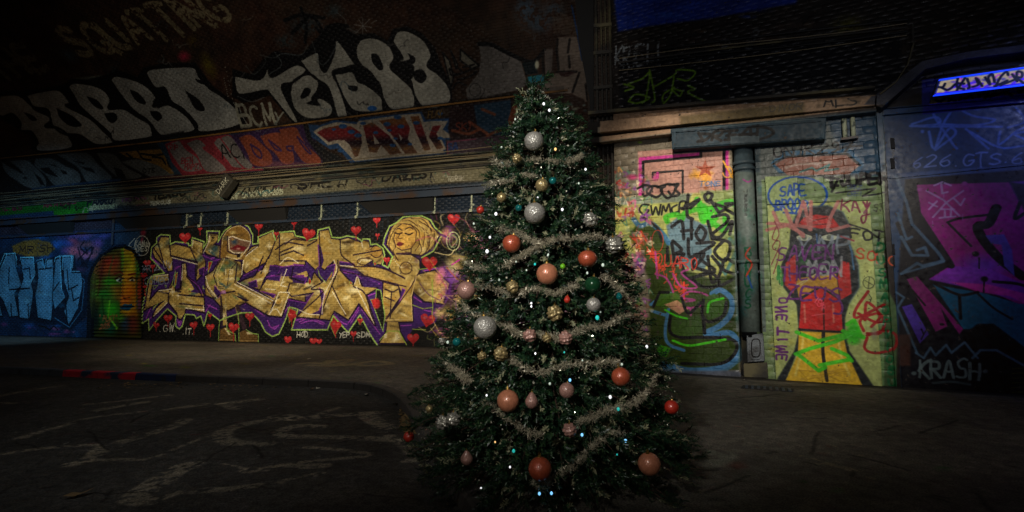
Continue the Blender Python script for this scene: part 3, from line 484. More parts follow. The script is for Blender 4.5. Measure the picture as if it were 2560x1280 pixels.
# worn roof lettering
up, = [(-.98, -1.0)]
c.Z = ID
c.text('SQUATTING', 205, 140, 66, 36, (128, 116, 88), 13, up=(-1.0, -.95), base=(1, -.235), worn=.38, jit=.02, gap=.24)
c.text('THE', 5, 200, 66, 30, (110, 100, 78), 12, up=(-1.0, -.95), base=(1, -.235), worn=.4, jit=.02)
c.Z = Z(0, 0, 2.909)
c.blob(500, 400, 100, 60, (60, 90, 110), .7, .1, rot=.6, worn=.3); c.blob(1340, 410, 60, 50, (190, 50, 80), .9, .2); c.blob(1520, 480, 60, 130, (120, 110, 20), .7, .1, rot=-.4, worn=.25); c.blob(1400, 300, 60, 60, (100, 90, 20), .5, .1, worn=.3)
c.blob(60, 950, 160, 120, (90, 50, 26), .6, .1); c.fill([(530,570),(740,545),(760,580),(650,600),(560,590)], (110, 120, 110), .8, 3)
bubble([(-60,660),(180,660),(330,640),(480,610),(520,570),(640,580),(790,540),(830,500),(1000,560),(1050,490),(1200,460),(1420,455),(1540,620),(1700,740),(1790,860),(1780,930),(1400,985),(1100,1030),(700,1085),(300,1130),(230,1080),(240,1000),(120,930),(20,870),(-60,870)],
 [[(0,690),(130,690),(220,760),(260,800),(350,840),(370,880),(330,920),(420,930),(500,990),(520,1080),(300,1105),(260,1070),(275,1030),(230,960),(150,950),(150,890),(90,830),(20,850),(-40,800)],
  [(185,690),(300,662),(430,655),(510,750),(480,770),(600,830),(680,880),(750,950),(815,1010),(820,1045),(700,1055),(610,1000),(560,980),(470,975),(400,930),(370,880),(350,800),(250,780),(215,730)],
  [(495,625),(540,600),(680,620),(760,660),(805,730),(790,790),(900,790),(1000,850),(1085,900),(1110,970),(1080,1005),(840,1030),(800,970),(700,880),(590,780),(540,700)],
  [(800,575),(850,550),(1000,590),(1090,650),(1140,720),(1115,775),(1220,760),(1330,820),(1410,910),(1400,960),(1210,990),(1150,970),(1080,880),(970,800),(880,690)],
  [(1060,530),(1100,500),(1280,485),(1410,490),(1450,560),(1520,640),(1600,690),(1700,770),(1750,850),(1740,910),(1600,950),(1450,960),(1430,900),(1330,790),(1250,740),(1200,640),(1130,640)]],
 [[(170,815),(230,835),(270,870),(230,875)],[(410,785),(520,840),(590,900),(580,920),(510,915),(440,860)],[(630,700),(700,725),(750,780),(740,795),(690,775),(650,730)],[(760,825),(830,820),(855,860),(820,895),(780,870)],[(945,650),(1010,680),(1060,740),(1050,760),(1000,740),(960,690)],[(1090,810),(1150,810),(1180,850),(1150,880),(1110,850)],[(1345,655),(1440,720),(1490,790),(1470,810),(1420,790),(1380,720)],[(1420,570),(1500,600),(1490,615),(1440,600)]], Z(0, 0, 2.909), (166, 166, 158))
c.fill([(1200,640),(1250,745),(1150,790),(1110,740),(1140,700),(1130,640)], (18, 20, 24), 1, 2)
# second silver piece
c.Z = Z(560, 0, 2.9097)
for b_ in [(600,180,170,110),(450,300,110,70),(800,80,90,70),(900,260,90,90)]: c.blob(*b_, (60, 76, 82), .75, .2, worn=.42)
bubble([(60,500),(200,540),(290,430),(370,370),(560,400),(700,250),(740,190),(860,190),(950,250),(1090,240),(1190,300),(1230,210),(1330,190),(1440,240),(1530,340),(1560,420),(1640,600),(1660,780),(1300,810),(860,860),(560,890),(520,880),(350,690),(140,750),(60,700)],
 [[(75,550),(260,575),(320,490),(350,560),(520,470),(600,515),(500,600),(420,640),(540,880),(505,888),(340,690),(300,660),(120,690),(80,620)],
  [(480,680),(500,600),(580,545),(650,550),(690,600),(680,660),(640,720),(700,710),(780,760),(790,820),(740,860),(600,862),(510,790)],
  [(550,440),(680,380),(700,480),(740,520),(800,390),(820,290),(930,430),(950,480),(850,500),(790,530),(840,640),(900,840),(830,858),(760,640),(650,560)],
  [(800,540),(930,520),(975,590),(1040,620),(1140,700),(1155,760),(1140,812),(960,812),(890,740),(840,640)],
  [(960,340),(1000,285),(1100,275),(1200,330),(1240,420),(1210,490),(1280,560),(1370,650),(1390,760),(1340,810),(1220,800),(1160,720),(1130,610),(1040,520),(970,430)],
  [(1225,300),(1260,230),(1340,225),(1450,290),(1510,400),(1480,480),(1560,540),(1640,640),(1645,740),(1540,790),(1440,775),(1380,680),(1360,590),(1290,510),(1270,440),(1300,420)]],
 [[(555,700),(590,640),(630,650),(620,690),(570,720)],[(600,750),(700,700),(680,730),(700,770),(620,760)],[(1070,390),(1120,400),(1160,490),(1130,510),(1080,450)],[(1335,385),(1390,420),(1375,465),(1290,450),(1350,430)],[(1370,520),(1440,505),(1475,560),(1440,605),(1390,580)],[(900,620),(970,630),(960,665),(910,650)],[(800,520),(930,470),(980,490),(860,540)],[(950,455),(1040,495),(1100,560),(1125,620),(1060,600),(960,540)],[(1240,430),(1300,450),(1370,470),(1385,500),(1370,570),(1330,570),(1270,520)]], Z(560, 0, 2.9097), (164, 162, 150))
for q in [[(820,90),(880,140),(900,200),(980,240)],[(640,300),(700,460),(760,440),(830,300)],[(160,480),(220,540),(300,460),(300,420)],[(370,380),(420,470),(330,540)],[(260,400),(360,420),(430,390),(560,400),(610,330)],[(100,700),(200,740),(290,710)]]: c.stroke(q, 2, (120, 130, 130), .7, 2, sm=True)
for q in [[(440,150),(560,110),(730,130)],[(560,60),(600,180),(590,310)],[(500,240),(640,120),(760,310)],[(740,250),(900,240),(960,290)],[(740,200),(820,180),(900,190)],[(670,200),(750,300)]]: c.stroke(q, 8, (14, 14, 16), .95, 2, sm=True)
for q in [[(950,180),(1080,200)],[(1010,130),(1010,250)],[(960,240),(1060,140)],[(980,140),(1040,230)],[(1070,170),(1110,150)]]: c.stroke(q, 1.8, (140, 140, 136), .8)
for q in [[(10,490),(40,640),(70,750)],[(0,570),(30,700)]]:
    for i in range(9): x = q[0][0]+(q[-1][0]-q[0][0])*i/8; y = q[0][1]+(q[-1][1]-q[0][1])*i/8; c.blob(x, y, 5, 5, (170, 170, 160), .9, .4)
for q in [[(1590,380),(1640,440),(1670,560),(1650,640)],[(1650,370),(1700,470),(1690,500)],[(1720,360),(1860,480),(1800,500),(1720,440)]]: c.fill(q, (110, 108, 96), .9, 2); c.stroke(q, 4, BLK, closed=True)
for q in [[(1640,500),(1700,540),(1860,480)],[(1640,510),(1660,550),(1730,530),(1700,490)],[(1700,580),(1780,560),(1840,520)],[(1660,650),(1700,600),(1760,620)],[(1740,490),(1820,470)]]: c.stroke(q, 4, BLK, sm=True)
c.stroke([(110,780),(130,840),(180,920)], 2, SIL); c.text('BCM', 135, 930, 150, 62, (160, 158, 140), 7, base=(1, -.1), up=(-.3, -.9)); c.text('Y', 360, 900, 90, 60, (150, 150, 136), 5)
# pale wall beside the rib
c.Z = Z(1080, 0, 4.267)
c.fill([(500,480),(640,490),(800,560),(950,660),(1020,900),(920,960),(560,1040),(380,1060),(360,950),(500,780),(520,620)], (112, 108, 104), .95, 3); c.stroke([(500,470),(640,480),(800,560),(1000,650),(1100,650),(1200,540)], 10, BLK, sm=True)
c.ell(460, 960, 60, 70, 2, (60, 58, 56)); c.ell(450, 950, 110, 110, 2, (60, 58, 56), a0=0, a1=2.6)
for b_ in [(1030,130,200,200),(1150,260,160,130),(1300,120,150,150),(980,60,120,100)]: c.blob(*b_, (66, 84, 100), .8, .3, worn=.42)
c.fill([(1280,150),(1400,140),(1540,240),(1560,380),(1300,360)], (96, 84, 72), .6, 6, worn=.3)
c.fill([(1020,820),(1200,790),(1200,900),(1040,930)], (40, 130, 150), .95, 3); c.fill([(960,670),(1100,650),(1130,780),(1000,800)], (18, 30, 34)); c.blob(1120, 690, 30, 60, (210, 210, 180), .9, .5)
c.fill([(1340,400),(1540,390),(1640,740),(1680,1060),(1600,1120),(1500,1000),(1200,1000),(1180,920),(1340,760)], (128, 116, 106), .95, 3); c.fill([(1200,530),(1290,520),(1280,760),(1210,800)], (110, 100, 94))
for q in [[(1330,520),(1350,740)],[(1460,600),(1470,720)],[(1470,420),(1450,560)],[(1330,770),(1540,765)],[(1570,780),(1500,980)],[(1180,560),(1190,800)],[(1640,900),(1660,1060)],[(1340,420),(1330,540)]]: c.stroke(q, 6, (24, 20, 20), .9, 2)
c.fill([(1340,770),(1530,765),(1450,820),(1380,815)], (60, 34, 34)); c.stroke([(1490,60),(1560,400),(1600,640)], 4, (30, 66, 120)); c.fill([(1240,1010),(1500,1005),(1620,1060),(1650,1130),(1300,1140)], (64, 48, 42), .95, 3)
for i in range(20): c.blob(rnd(1400, 1660), rnd(1080, 1180), rnd(15, 40), rnd(10, 24), random.choice([(170, 180, 160), (90, 110, 110), (60, 50, 44)]), .7, .2)
# ---- lower band of the vault
c.Z = Z(0, 380, 4.924)
c.fill([(0,110),(1560,-120),(2265,-260),(2265,330),(1400,400),(400,480),(-200,520),(-200,130)], (26, 26, 28), .95, 3)
for q in [[(20,120),(150,200),(300,280),(330,300),(180,330),(60,230)],[(110,110),(320,100),(420,170),(560,330),(540,450),(360,440),(200,350),(180,300),(330,330),(240,210)],[(440,80),(640,80),(800,170),(940,230),(990,300),(960,390),(700,420),(560,280),(430,170)],
          [(700,30),(1060,10),(1200,140),(1380,330),(1100,380),(980,220),(900,150)],[(1190,10),(1400,30),(1560,190),(1750,300),(1500,330),(1300,180)],[(1490,120),(1700,90),(1900,140),(2150,280),(1900,320),(1700,230)]]:
    c.fill(q, (112, 116, 112), .95, 3, sm=True)
for q in [[(490,200),(600,190),(720,310),(680,300),(560,260)],[(600,150),(680,160),(700,185)],[(740,220),(820,240),(830,280),(780,270)],[(420,260),(500,320),(560,420),(500,400)],[(900,110),(1050,130),(1030,150)],[(990,180),(1130,200),(1180,260),(1080,230)],[(1400,190),(1500,220),(1560,340),(1450,320)]]: c.fill(q, (18, 18, 22), .95, 2)
c.fill([(1460,0),(2030,-40),(2130,90),(2220,250),(2100,270),(1960,170),(1700,80),(1560,60)], (170, 120, 36), .95, 2)
for q in [[(1700,-10),(1760,80),(1860,100)],[(1880,60),(1990,80),(2040,150)],[(1740,20),(1900,40),(2050,20)],[(2050,60),(2080,160),(2160,240)],[(1560,20),(1640,80)]]: c.stroke(q, 4, BLK, sm=True)
c.text('OTS', 1760, 260, 50, 40, (40, 40, 36), 2); c.blob(2150, 230, 60, 30, (190, 140, 130), .8, .3)
c.stroke([(400,460),(900,400),(1480,340)], 5, (36, 70, 110), .8, 3); c.stroke([(1660,360),(1900,320),(2265,300)], 6, (120, 44, 60), .8, 3)
c.Z = Z(0, 0, 2.909)   # BEN
c.fill([(1140,1040),(1250,1000),(1700,960),(1900,970),(1920,1260),(1270,1270)], (40, 74, 104), .95, 2)
c.fill([(1200,1050),(1260,1020),(1640,980),(1780,1050),(1920,1240),(1330,1280),(1250,1180)], (170, 44, 58), .97, 2)
for q in [[(1210,1060),(1300,1020),(1350,1080),(1440,1150),(1480,1230),(1350,1250),(1270,1160)],[(1350,1040),(1440,1010),(1500,1060),(1480,1080),(1560,1140),(1650,1240),(1500,1250),(1430,1130)],[(1550,1040),(1600,1000),(1700,1080),(1800,1210),(1700,1220),(1660,1180)],[(1600,1000),(1680,990),(1810,1140),(1840,1220),(1760,1210)]]:
    c.fill(q, (140, 134, 130), .97, 2, sm=True); c.stroke(q, 3, (180, 46, 60), sm=True, closed=True)
c.text('RIP', 1235, 1090, 34, 20, (170, 40, 50), 2); c.text('BEN', 1320, 1190, 40, 22, (170, 40, 50), 2.4); c.text('HAPZ!', 1345, 1235, 40, 20, (170, 40, 50), 2.2); c.text('ACR', 1620, 1160, 100, 60, (26, 24, 26), 3, base=(1, -.08), up=(-.3, -1))
c.Z = Z(560, 260, 3.765)   # ORS
c.fill([(60,290),(740,170),(800,260),(860,340),(950,530),(900,580),(300,610),(200,500)], (66, 36, 92), .97, 3)
for q in [[(140,320),(240,290),(340,360),(440,470),(450,560),(360,590),(260,560),(220,460)],[(340,300),(520,270),(620,380),(660,540),(560,560),(480,460),(400,400)],[(520,240),(670,220),(720,300),(790,400),(900,500),(900,560),(760,550),(660,430),(560,330)]]:
    c.fill(q, (176, 76, 44), .97, 2, sm=True)
for q in [[(250,380),(340,440),(350,510),(290,470)],[(420,340),(500,400),(540,440),(480,420)],[(590,400),(650,400),(640,440),(600,430)],[(690,310),(780,400),(820,470),(760,420)]]: c.stroke(q, 4, (72, 36, 100), sm=True, closed=True)
c.fill([(300,530),(900,560),(860,600),(420,610)], (170, 90, 90), .5, 4)
# DARK
halo = [(790,190),(900,200),(1040,150),(1260,170),(1280,130),(1700,90),(1860,70),(1900,150),(2150,130),(2110,230),(2230,330),(2090,340),(2090,470),(1560,530),(1190,560),(1080,420),(1000,430),(820,310)]
c.fill(halo, (34, 80, 140), .97, 3); c.fill([(840,260),(920,210),(1060,170),(1250,190),(1270,160),(1690,100),(1850,90),(1880,170),(1950,160),(2110,160),(2060,240),(2180,320),(1990,320),(2080,460),(1230,540),(1070,370),(980,390)], (196, 180, 156), .97, 1.5)
lets = [[(860,270),(940,220),(1080,190),(1200,200),(1290,260),(1310,360),(1270,500),(1230,510),(1130,350),(1050,350),(985,370)],
 [(1300,200),(1400,160),(1560,290),(1690,470),(1560,490),(1480,400),(1440,470),(1360,460),(1330,330)],[(1440,150),(1700,110),(1760,220),(1740,330),(1840,470),(1700,480),(1560,280)],[(1740,110),(1840,100),(1900,280),(1960,440),(1880,450),(1800,270)],[(1960,200),(2060,190),(2010,280),(2080,420),(2000,440),(1920,310)]]
dm = c.mask(lets)
for q in lets: c.fill(q, (150, 34, 40), 1, 1.2)
c.clip = dm
c.fill([(840,140),(2200,60),(2200,180),(860,230)], (150, 92, 40), .9, 10); c.fill([(840,340),(2200,290),(2200,380),(840,440)], (40, 22, 36), .95, 14); c.fill([(840,410),(2200,370),(2200,560),(840,580)], (126, 98, 60), .8, 12)
for i in range(26): x = rnd(900, 2080); y = rnd(330, 440); c.stroke([(x, y), (x+14, y-8), (x+28, y)], 2, (180, 120, 40), .8)
c.clip = None
for q in lets: c.stroke(q, 5, (200, 184, 160), .95, closed=True)
for q in [[(1140,345),(1180,380),(1215,450),(1160,400)],[(1400,280),(1465,370),(1420,380)],[(1640,270),(1680,320),(1665,350)]]: c.fill(q, (190, 178, 160))
for x, y, r in [(1120,210,40),(1035,240,22),(1200,262,36),(1262,296,36),(1310,182,28),(1635,125,36),(1535,190,36),(1665,212,34),(1558,248,22),(1428,270,26),(1812,178,32),(1615,325,20),(1590,390,30),(1750,378,22),(2035,322,26),(920,422,26),(2178,232,40),(1395,42,44),(2035,92,26),(1100,440,30)]: c.ell(x, y, r, r*.55, 0, (36, 92, 160))
c.blob(1030, 500, 90, 40, (70, 96, 110), .7, .1, worn=.3); c.fill([(790,200),(830,330),(980,440),(1180,540),(960,600),(900,500),(780,330),(740,180)], (26, 28, 32), .9, 4)
c.text('FLAY', 1920, 130, 60, 26, (150, 110, 40), 2, base=(1, -.05)); c.text('EZE', 2150, 120, 60, 30, (130, 90, 40), 3)
c.fill([(2130,20),(2560,-30),(2800,-60),(2800,380),(2130,340),(2110,230)], (52, 30, 34), .9, 4); c.fill([(2350,10),(2700,-40),(2700,300),(2480,290),(2380,200)], (40, 80, 112), .95, 4)
for q in [[(2310,170),(2480,280)],[(2430,50),(2550,100)],[(2380,400),(2500,290),(2600,250)],[(2150,250),(2300,280),(2400,240)]]: c.stroke(q, 7, (170, 84, 50), .9, 3, sm=True)
c.text('SKY', 2180, 250, 70, 40, (150, 60, 40), 3)
c.fill([(2100,350),(2560,300),(2800,280),(2800,480),(2100,560)], (84, 66, 84), .9, 3); c.text('SA', 2110, 430, 60, 40, (40, 70, 140), 4); c.stroke([(2105,600),(2105,360),(2370,330)], 3, (150, 70, 100))
c.Z = ID; c.stroke([(-500, 458), (0, 395), (200, 374), (420, 350), (640, 322), (900, 288), (1100, 262), (1290, 240)], 5, (16, 16, 16), .95, 2)
c.fill([(1270, 300), (1282, 262), (1295, 262), (1290, 300), (1275, 330)], (180, 84, 50), .95)

c.Z = Z(560, 260, 3.765)     # the coloured band is toned darker and greyer
bmk = c.mask([[(-2200, 520), (0, 235), (1100, 100), (2560, -90), (3200, -170), (3200, 600), (1500, 560), (-2200, 1000)]])[..., None]
c.a *= 1-.2*bmk
g_ = c.a.mean(2, keepdims=True); c.a[:] = c.a*(1-.18*bmk)+g_*.18*bmk
c.Z = ID                     # faint overlapping tags
for i in range(46):
    x = rnd(20, 1400); y = rnd(0, 420); q = [(x, y)]
    for k in range(6): q.append((q[-1][0]+rnd(-4, 16), q[-1][1]+rnd(-16, 14)))
    c.stroke(q, rnd(1.2, 2.6), random.choice([(130, 130, 124), (20, 20, 22), (110, 96, 80), (70, 90, 100)]), rnd(.35, .7), 1.4, sm=True, worn=.3)
c = cl
for i in range(60):
    x = rnd(150, 1120); y = 500-(x-600)*.085+rnd(-46, -4); q = [(x, y)]
    for k in range(6): q.append((q[-1][0]+rnd(-3, 12), y+rnd(-10, 10)))
    c.stroke(q, rnd(1.4, 3), random.choice([(26, 26, 24), (40, 40, 44), (150, 150, 130), (110, 60, 80), (50, 90, 90)]), rnd(.5, .9), 1.2, sm=True)
# ================================================================== PAINT ON THE RIGHT WALLS
cr = Canvas('right_wall_paint', -2.2, 11, 0, 9.6, 92, RW.hit, (30, 26, 24)); c = cr
c.a *= (.8+.4*noise2(c.H, c.W, 12, 51)[..., None])
c.Z = ID
# upper dark brickwork, blue paint patch
for i in range(50): c.blob(rnd(1550, 2500), rnd(60, 130), rnd(20, 90), rnd(6, 20), random.choice([(60, 44, 34), (36, 32, 30), (76, 60, 40), (20, 20, 22)]), .6, .1, worn=.35)
c.fill([(1500, -300), (2100, -300), (1990, 8), (1780, 46), (1620, 66), (1545, 80)], (20, 44, 130), .95, 6)
for i in range(40): c.blob(rnd(1550, 1960), rnd(-40, 46), rnd(20, 70), rnd(3, 9), random.choice([(26, 60, 160), (14, 26, 90), (30, 80, 170)]), .6, .1, worn=.3)
c.blob(2120, 66, 60, 36, (90, 90, 20), .7, .1, worn=.4); c.fill([(1550, 150), (2250, 80), (2260, 225), (1550, 285)], (14, 15, 20), .97, 5)
c.text('KRIEL!', 1536, 166, 46, 17, (110, 116, 120), 5, base=(1, -.09), worn=.4)
for q in [[(1890,80),(1870,118)],[(1818,105),(1810,120)]]: c.stroke(q, 16, (90, 96, 100), .7, 3, worn=.45)
c.Z = Z(1440, 0, 2.2857); G = (100, 140, 30)
for q in [[(300,480),(380,450),(420,420),(400,560),(380,590)],[(300,580),(340,540),(420,560),(350,590),(300,580)],[(420,400),(450,560),(430,590)],[(440,500),(560,430),(580,400),(680,410),(640,460),(580,450)],[(560,440),(540,540),(500,590),(500,540),(560,500)],[(600,520),(550,510),(590,550),(610,520)],[(640,490),(680,510),(640,530),(760,590)],[(270,480),(330,500),(280,520)]]: c.stroke(q, 5, G, .85, 2, sm=True, worn=.2)
# ---- panel A (tiled pier)
c.Z = Z(1540, 280, 1.829)
c.fill([(-60,90),(560,40),(600,1260),(-60,1240)], (120, 112, 96), 1, 2)
c.fill([(100,180),(520,155),(520,370),(100,395)], (178, 132, 118), .95, 2)
for q, w, cc in [([(112,400),(112,215),(380,195),(380,175),(505,165),(505,350)], 9, (190, 50, 140)), ([(124,390),(124,228),(388,205),(388,178),(494,172),(494,360)], 7, (22, 20, 22)), ([(168,300),(168,278),(305,268),(305,370)], 5, (22, 20, 22)), ([(190,280),(190,300)], 7, (190, 60, 140)), ([(300,385),(540,362)], 3, (190, 70, 60)), ([(220,390),(470,370),(440,350)], 2, (200, 90, 60))]: c.stroke(q, w, cc, .95, 1.5)
for i in range(14): c.blob(rnd(340, 430), rnd(230, 330), rnd(16, 30), rnd(12, 26), (212, 150, 40), .6, .2)
st = []
for i in range(10): r_ = 46 if i % 2 == 0 else 18; t = -PI/2+i*PI/5; st.append((408+r_*1.05*math.cos(t), 262+r_*.9*math.sin(t)))
c.fill(st, (150, 66, 40), .95, 2); c.ell(510, 275, 22, 25, 3, (220, 150, 40), a0=-2, a1=3); c.stroke([(490,225),(510,260),(530,300)], 4, (210, 150, 30), sm=True)
c.text('TONE', 378, 340, 22, 20, (60, 100, 150), 2, base=(1, -.03)); c.blob(410, 350, 16, 12, (130, 70, 30), .8, .2)
c.blob(180, 300, 20, 22, (190, 60, 130), .8, .2); c.blob(75, 298, 34, 18, (200, 60, 120), .8, .3); c.blob(110, 140, 14, 8, (140, 190, 30), .8, .3)
c.fill([(-60,395),(560,360),(580,600),(560,800),(-60,600)], (168, 172, 92), .95, 6); c.fill([(-60,395),(350,372),(330,410),(-60,430)], (110, 122, 120), .8, 4); c.fill([(380,360),(570,355),(585,500),(560,620),(470,560)], (128, 148, 92), .8, 6)
for i in range(80): c.blob(rnd(0, 560), rnd(390, 700), rnd(14, 60), rnd(8, 24), random.choice([(180, 186, 90), (120, 140, 90), (150, 168, 110), (96, 120, 100), (186, 170, 80)]), .4, .1, worn=.3)
c.fill([(230,520),(300,470),(420,520),(440,640),(400,730),(260,700)], (84, 112, 132), .9, 5)
[c.stroke(q, 4.5, KB, .95, 1.3, sm=True) for q in ([(150,425),(120,425),(108,450),(130,470),(150,450),(135,448)],[(160,430),(168,470),(182,435),(195,470),(205,425)],[(208,470),(216,430),(228,455),(242,422),(250,465)],[(278,425),(255,440),(262,462),(285,455)],[(288,465),(292,415),(318,410),(310,435),(292,440),(330,455)])]

c.fill([(60,560),(90,520),(180,520),(240,600),(260,700),(420,760),(560,740),(560,1180),(160,1180),(150,760)], (44, 62, 18), .92, 6)
c.stroke([(80,490),(110,520),(160,510),(215,560),(240,600)], 12, (54, 104, 140), .95, 3, sm=True); c.stroke([(210,590),(190,530),(120,480)], 7, (24, 26, 24), .9, 3)
c.stroke([(470,690),(500,740),(560,620),(520,580)], 9, (60, 120, 130), .8, 3)
c.blob(560, 640, 40, 50, (150, 150, 90), .7, .2)
for q in [[(235,500),(230,480),(280,470),(300,490),(320,460),(400,440),(440,450)],[(380,420),(400,500),(440,440),(520,410),(560,440)],[(400,480),(460,520),(500,540),(500,480)],[(400,430),(440,500),(480,430)],[(560,430),(575,450)],[(370,400),(420,470)],[(430,460),(430,520)]]: c.stroke(q, 14, (50, 168, 26), .85, 3, sm=True)
KB = (20, 20, 22)
for q in [[(330,380),(325,470),(350,490)],[(310,440),(380,400),(340,440)],[(420,370),(405,385),(420,410),(440,380),(420,368)],[(430,400),(470,460)],[(450,420),(500,440),(470,460)],[(500,420),(535,420),(500,440),(535,465)],[(255,525),(300,500),(310,580)],[(345,490),(345,580)],[(300,545),(350,540)],[(385,520),(365,560),(390,590),(410,550),(385,520)],[(420,500),(440,580)],[(440,480),(500,470),(510,500),(440,560),(480,570),(530,500),(520,560)],
          [(235,620),(235,680)],[(255,600),(270,700)],[(260,590),(300,630),(270,650),(310,650),(270,690)],[(330,580),(335,660),(370,650)],[(370,600),(450,600),(380,660),(450,720)],[(440,580),(520,600),(500,680),(450,640),(490,590)],[(350,720),(400,660),(390,640),(350,700),(420,730)],[(420,660),(440,780),(480,720),(440,660)],[(540,690),(500,670),(490,720),(550,750),(470,800)],[(300,700),(330,760),(400,740),(450,730)],[(340,760),(400,800),(470,790),(440,740),(340,760)]]: c.stroke(q, 8, KB, .97, 1.5, sm=True)
for i in range(26):
    x = 90+i*9+rnd(-20, 20); y = 560+i*10+rnd(-30, 30); c.stroke([(x, y), (x+rnd(-20, 30), y+rnd(-10, 40)), (x+rnd(-20, 30), y+rnd(-30, 30)), (x+rnd(-10, 20), y+rnd(20, 50))], 2.6, (196, 60, 40), .9, 1.4, sm=True)
c.ell(190, 590, 26, 50, 2, (180, 60, 40)); c.text('OUARO', 180, 700, 50, 28, (196, 56, 40), 3, base=(1, .1)); c.blob(110, 690, 34, 70, (110, 40, 130), .85, .2); c.blob(100, 600, 40, 50, (180, 90, 60), .5, .2)
c.stroke([(310,780),(310,875)], 6, (196, 56, 40)); c.stroke([(280,800),(330,790)], 4, (196, 56, 40))
for q in [[(180,740),(230,760),(260,820),(260,860),(300,900),(400,880),(420,840),(340,820),(290,850)],[(260,740),(300,800),(370,800),(300,740),(330,720)],[(300,900),(340,900),(340,980)],[(180,640),(190,760)],[(290,850),(360,860),(300,870)]]: c.stroke(q, 5, (170, 60, 140), .85, 2, sm=True)
c.stroke([(440,830),(480,815),(530,860),(520,930),(470,980),(410,1010),(440,1020),(520,1010),(560,1060),(550,1120),(470,1170),(330,1180),(220,1150)], 14, (66, 116, 160), 1, 2, sm=True)
c.stroke([(160,880),(200,850),(250,830)], 8, (66, 116, 160), 1, 2); c.stroke([(240,900),(225,1000),(240,1060),(310,1090)], 8, (66, 116, 160), 1, 2, sm=True); c.stroke([(165,910),(230,930)], 8, (66, 116, 160))
c.fill([(170,880),(200,820),(280,830),(320,870),(230,900)], (60, 96, 24), .9, 3); c.stroke([(170,890),(200,825),(240,825)], 7, KB); c.fill([(220,880),(280,860),(330,900),(290,925)], (190, 140, 110), .9)
c.fill([(400,850),(450,830),(500,860),(490,930),(420,950)], (54, 92, 24), .9, 3); c.stroke([(400,860),(395,930),(430,960),(490,930),(505,870)], 8, KB, sm=True); c.stroke([(418,915),(430,870),(490,852)], 6, (70, 190, 30), sm=True)
c.fill([(250,940),(380,930),(400,990),(350,1030),(260,1030)], (50, 76, 30), .9, 3); c.stroke([(250,930),(245,1000),(290,1030),(400,1030),(530,1040),(550,1090),(480,1150),(300,1150)], 8, KB, sm=True); c.stroke([(400,940),(405,1010)], 9, KB); c.stroke([(300,850),(330,920),(390,870)], 7, KB, sm=True)
c.stroke([(225,905),(270,930),(325,945)], 5, (70, 190, 30), sm=True); c.stroke([(260,1045),(330,1068),(420,1055),(500,1040)], 6, (70, 190, 30), sm=True); c.fill([(190,1060),(250,1080),(230,1120),(190,1110)], (60, 150, 30), .9, 4)
c.stroke([(210,1165),(330,1185),(480,1180),(560,1130)], 14, (66, 116, 160), .8, 3, sm=True); c.stroke([(205,1185),(560,1200)], 12, (96, 110, 130), .7, 5)
c.fill([(520,560),(575,560),(585,1000),(560,1180),(565,1000),(540,860)], (70, 90, 60), .6, 6); c.fill([(560,1180),(200,1190),(200,1240),(600,1240)], (86, 90, 104), .8, 5)
for i in range(300):    # busy smear along the left edge, pale strokes lightened as a glow
    x = rnd(-70, 165); y = rnd(260, 1040); x -= max(0, 500-y)*.15; cc = random.choice([(220, 160, 100), (200, 100, 140), (140, 70, 160), (230, 210, 170), (236, 220, 190), (90, 120, 60), (180, 60, 50), (70, 130, 110), (120, 80, 60)]); a = rnd(0, 6.3); l = rnd(6, 28)
    c.stroke([(x, y), (x+l*math.cos(a), y+l*math.sin(a)), (x+l*math.cos(a+1), y+l*math.sin(a+1.5))], rnd(1.5, 6), cc, rnd(.4, .85), 2, sm=True)
[c.stroke(q, 6, KB, .95, 1.4, sm=True) for q in ([(100,350),(130,335),(165,345),(150,375),(130,385)],[(165,385),(140,365),(160,340),(200,345),(210,370),(185,390),(160,380)],[(190,345),(240,330),(275,345),(240,395),(205,360),(225,340)],[(245,335),(285,330),(270,355),(290,375),(260,385),(240,365)])]; c.blob(145, 360, 34, 30, (150, 130, 130), .4, .1)
# dark recess and drainpipe strip
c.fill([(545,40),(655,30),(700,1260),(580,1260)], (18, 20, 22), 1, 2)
# ---- panel B
c.Z = Z(1860, 280, 1.8275)
c.fill([(60,60),(420,40),(640,20),(640,1300),(60,1260)], (116, 136, 96), 1, 2)
c.fill([(60,60),(640,10),(640,290),(60,310)], (86, 92, 94), .9, 6); c.fill([(380,40),(640,10),(640,300),(480,290)], (34, 66, 96), .8, 14)
c.fill([(120,235),(180,180),(480,165),(550,240),(520,280),(160,280)], (38, 92, 128), .95, 3); c.fill([(140,240),(200,205),(470,190),(530,245),(480,285),(200,290)], (140, 84, 66), .95, 3)
c.stroke([(130,240),(190,205),(470,192),(530,245)], 5, (16, 20, 24)); c.stroke([(190,255),(240,240),(395,230)], 7, (170, 150, 140), .8, 2); c.stroke([(450,270),(500,255)], 7, (150, 120, 110), .8)
c.stroke([(255,275),(310,255),(330,270),(390,240),(370,270),(430,260)], 5, (40, 110, 110), .9, 2)
c.text('ONIK297', 135, 205, 50, 42, KB, 4.5, base=(1, -.06)); c.stroke([(400,185),(460,160),(540,155)], 4, KB)
c.text('LOUPER', 400, 340, 44, 34, KB, 8, base=(1, -.05)); c.stroke([(370,300),(430,305),(400,365)], 6, KB); c.stroke([(420,370),(600,350),(540,385),(650,370)], 4, KB)
for i in range(60): c.blob(rnd(70, 640), rnd(320, 1240), rnd(10, 40), rnd(10, 50), random.choice([(130, 150, 90), (96, 126, 96), (150, 160, 80), (110, 130, 110)]), .4, .1, worn=.3)
c.fill([(595,700),(700,900),(690,1270),(610,1260)], (96, 140, 84), .6, 5)
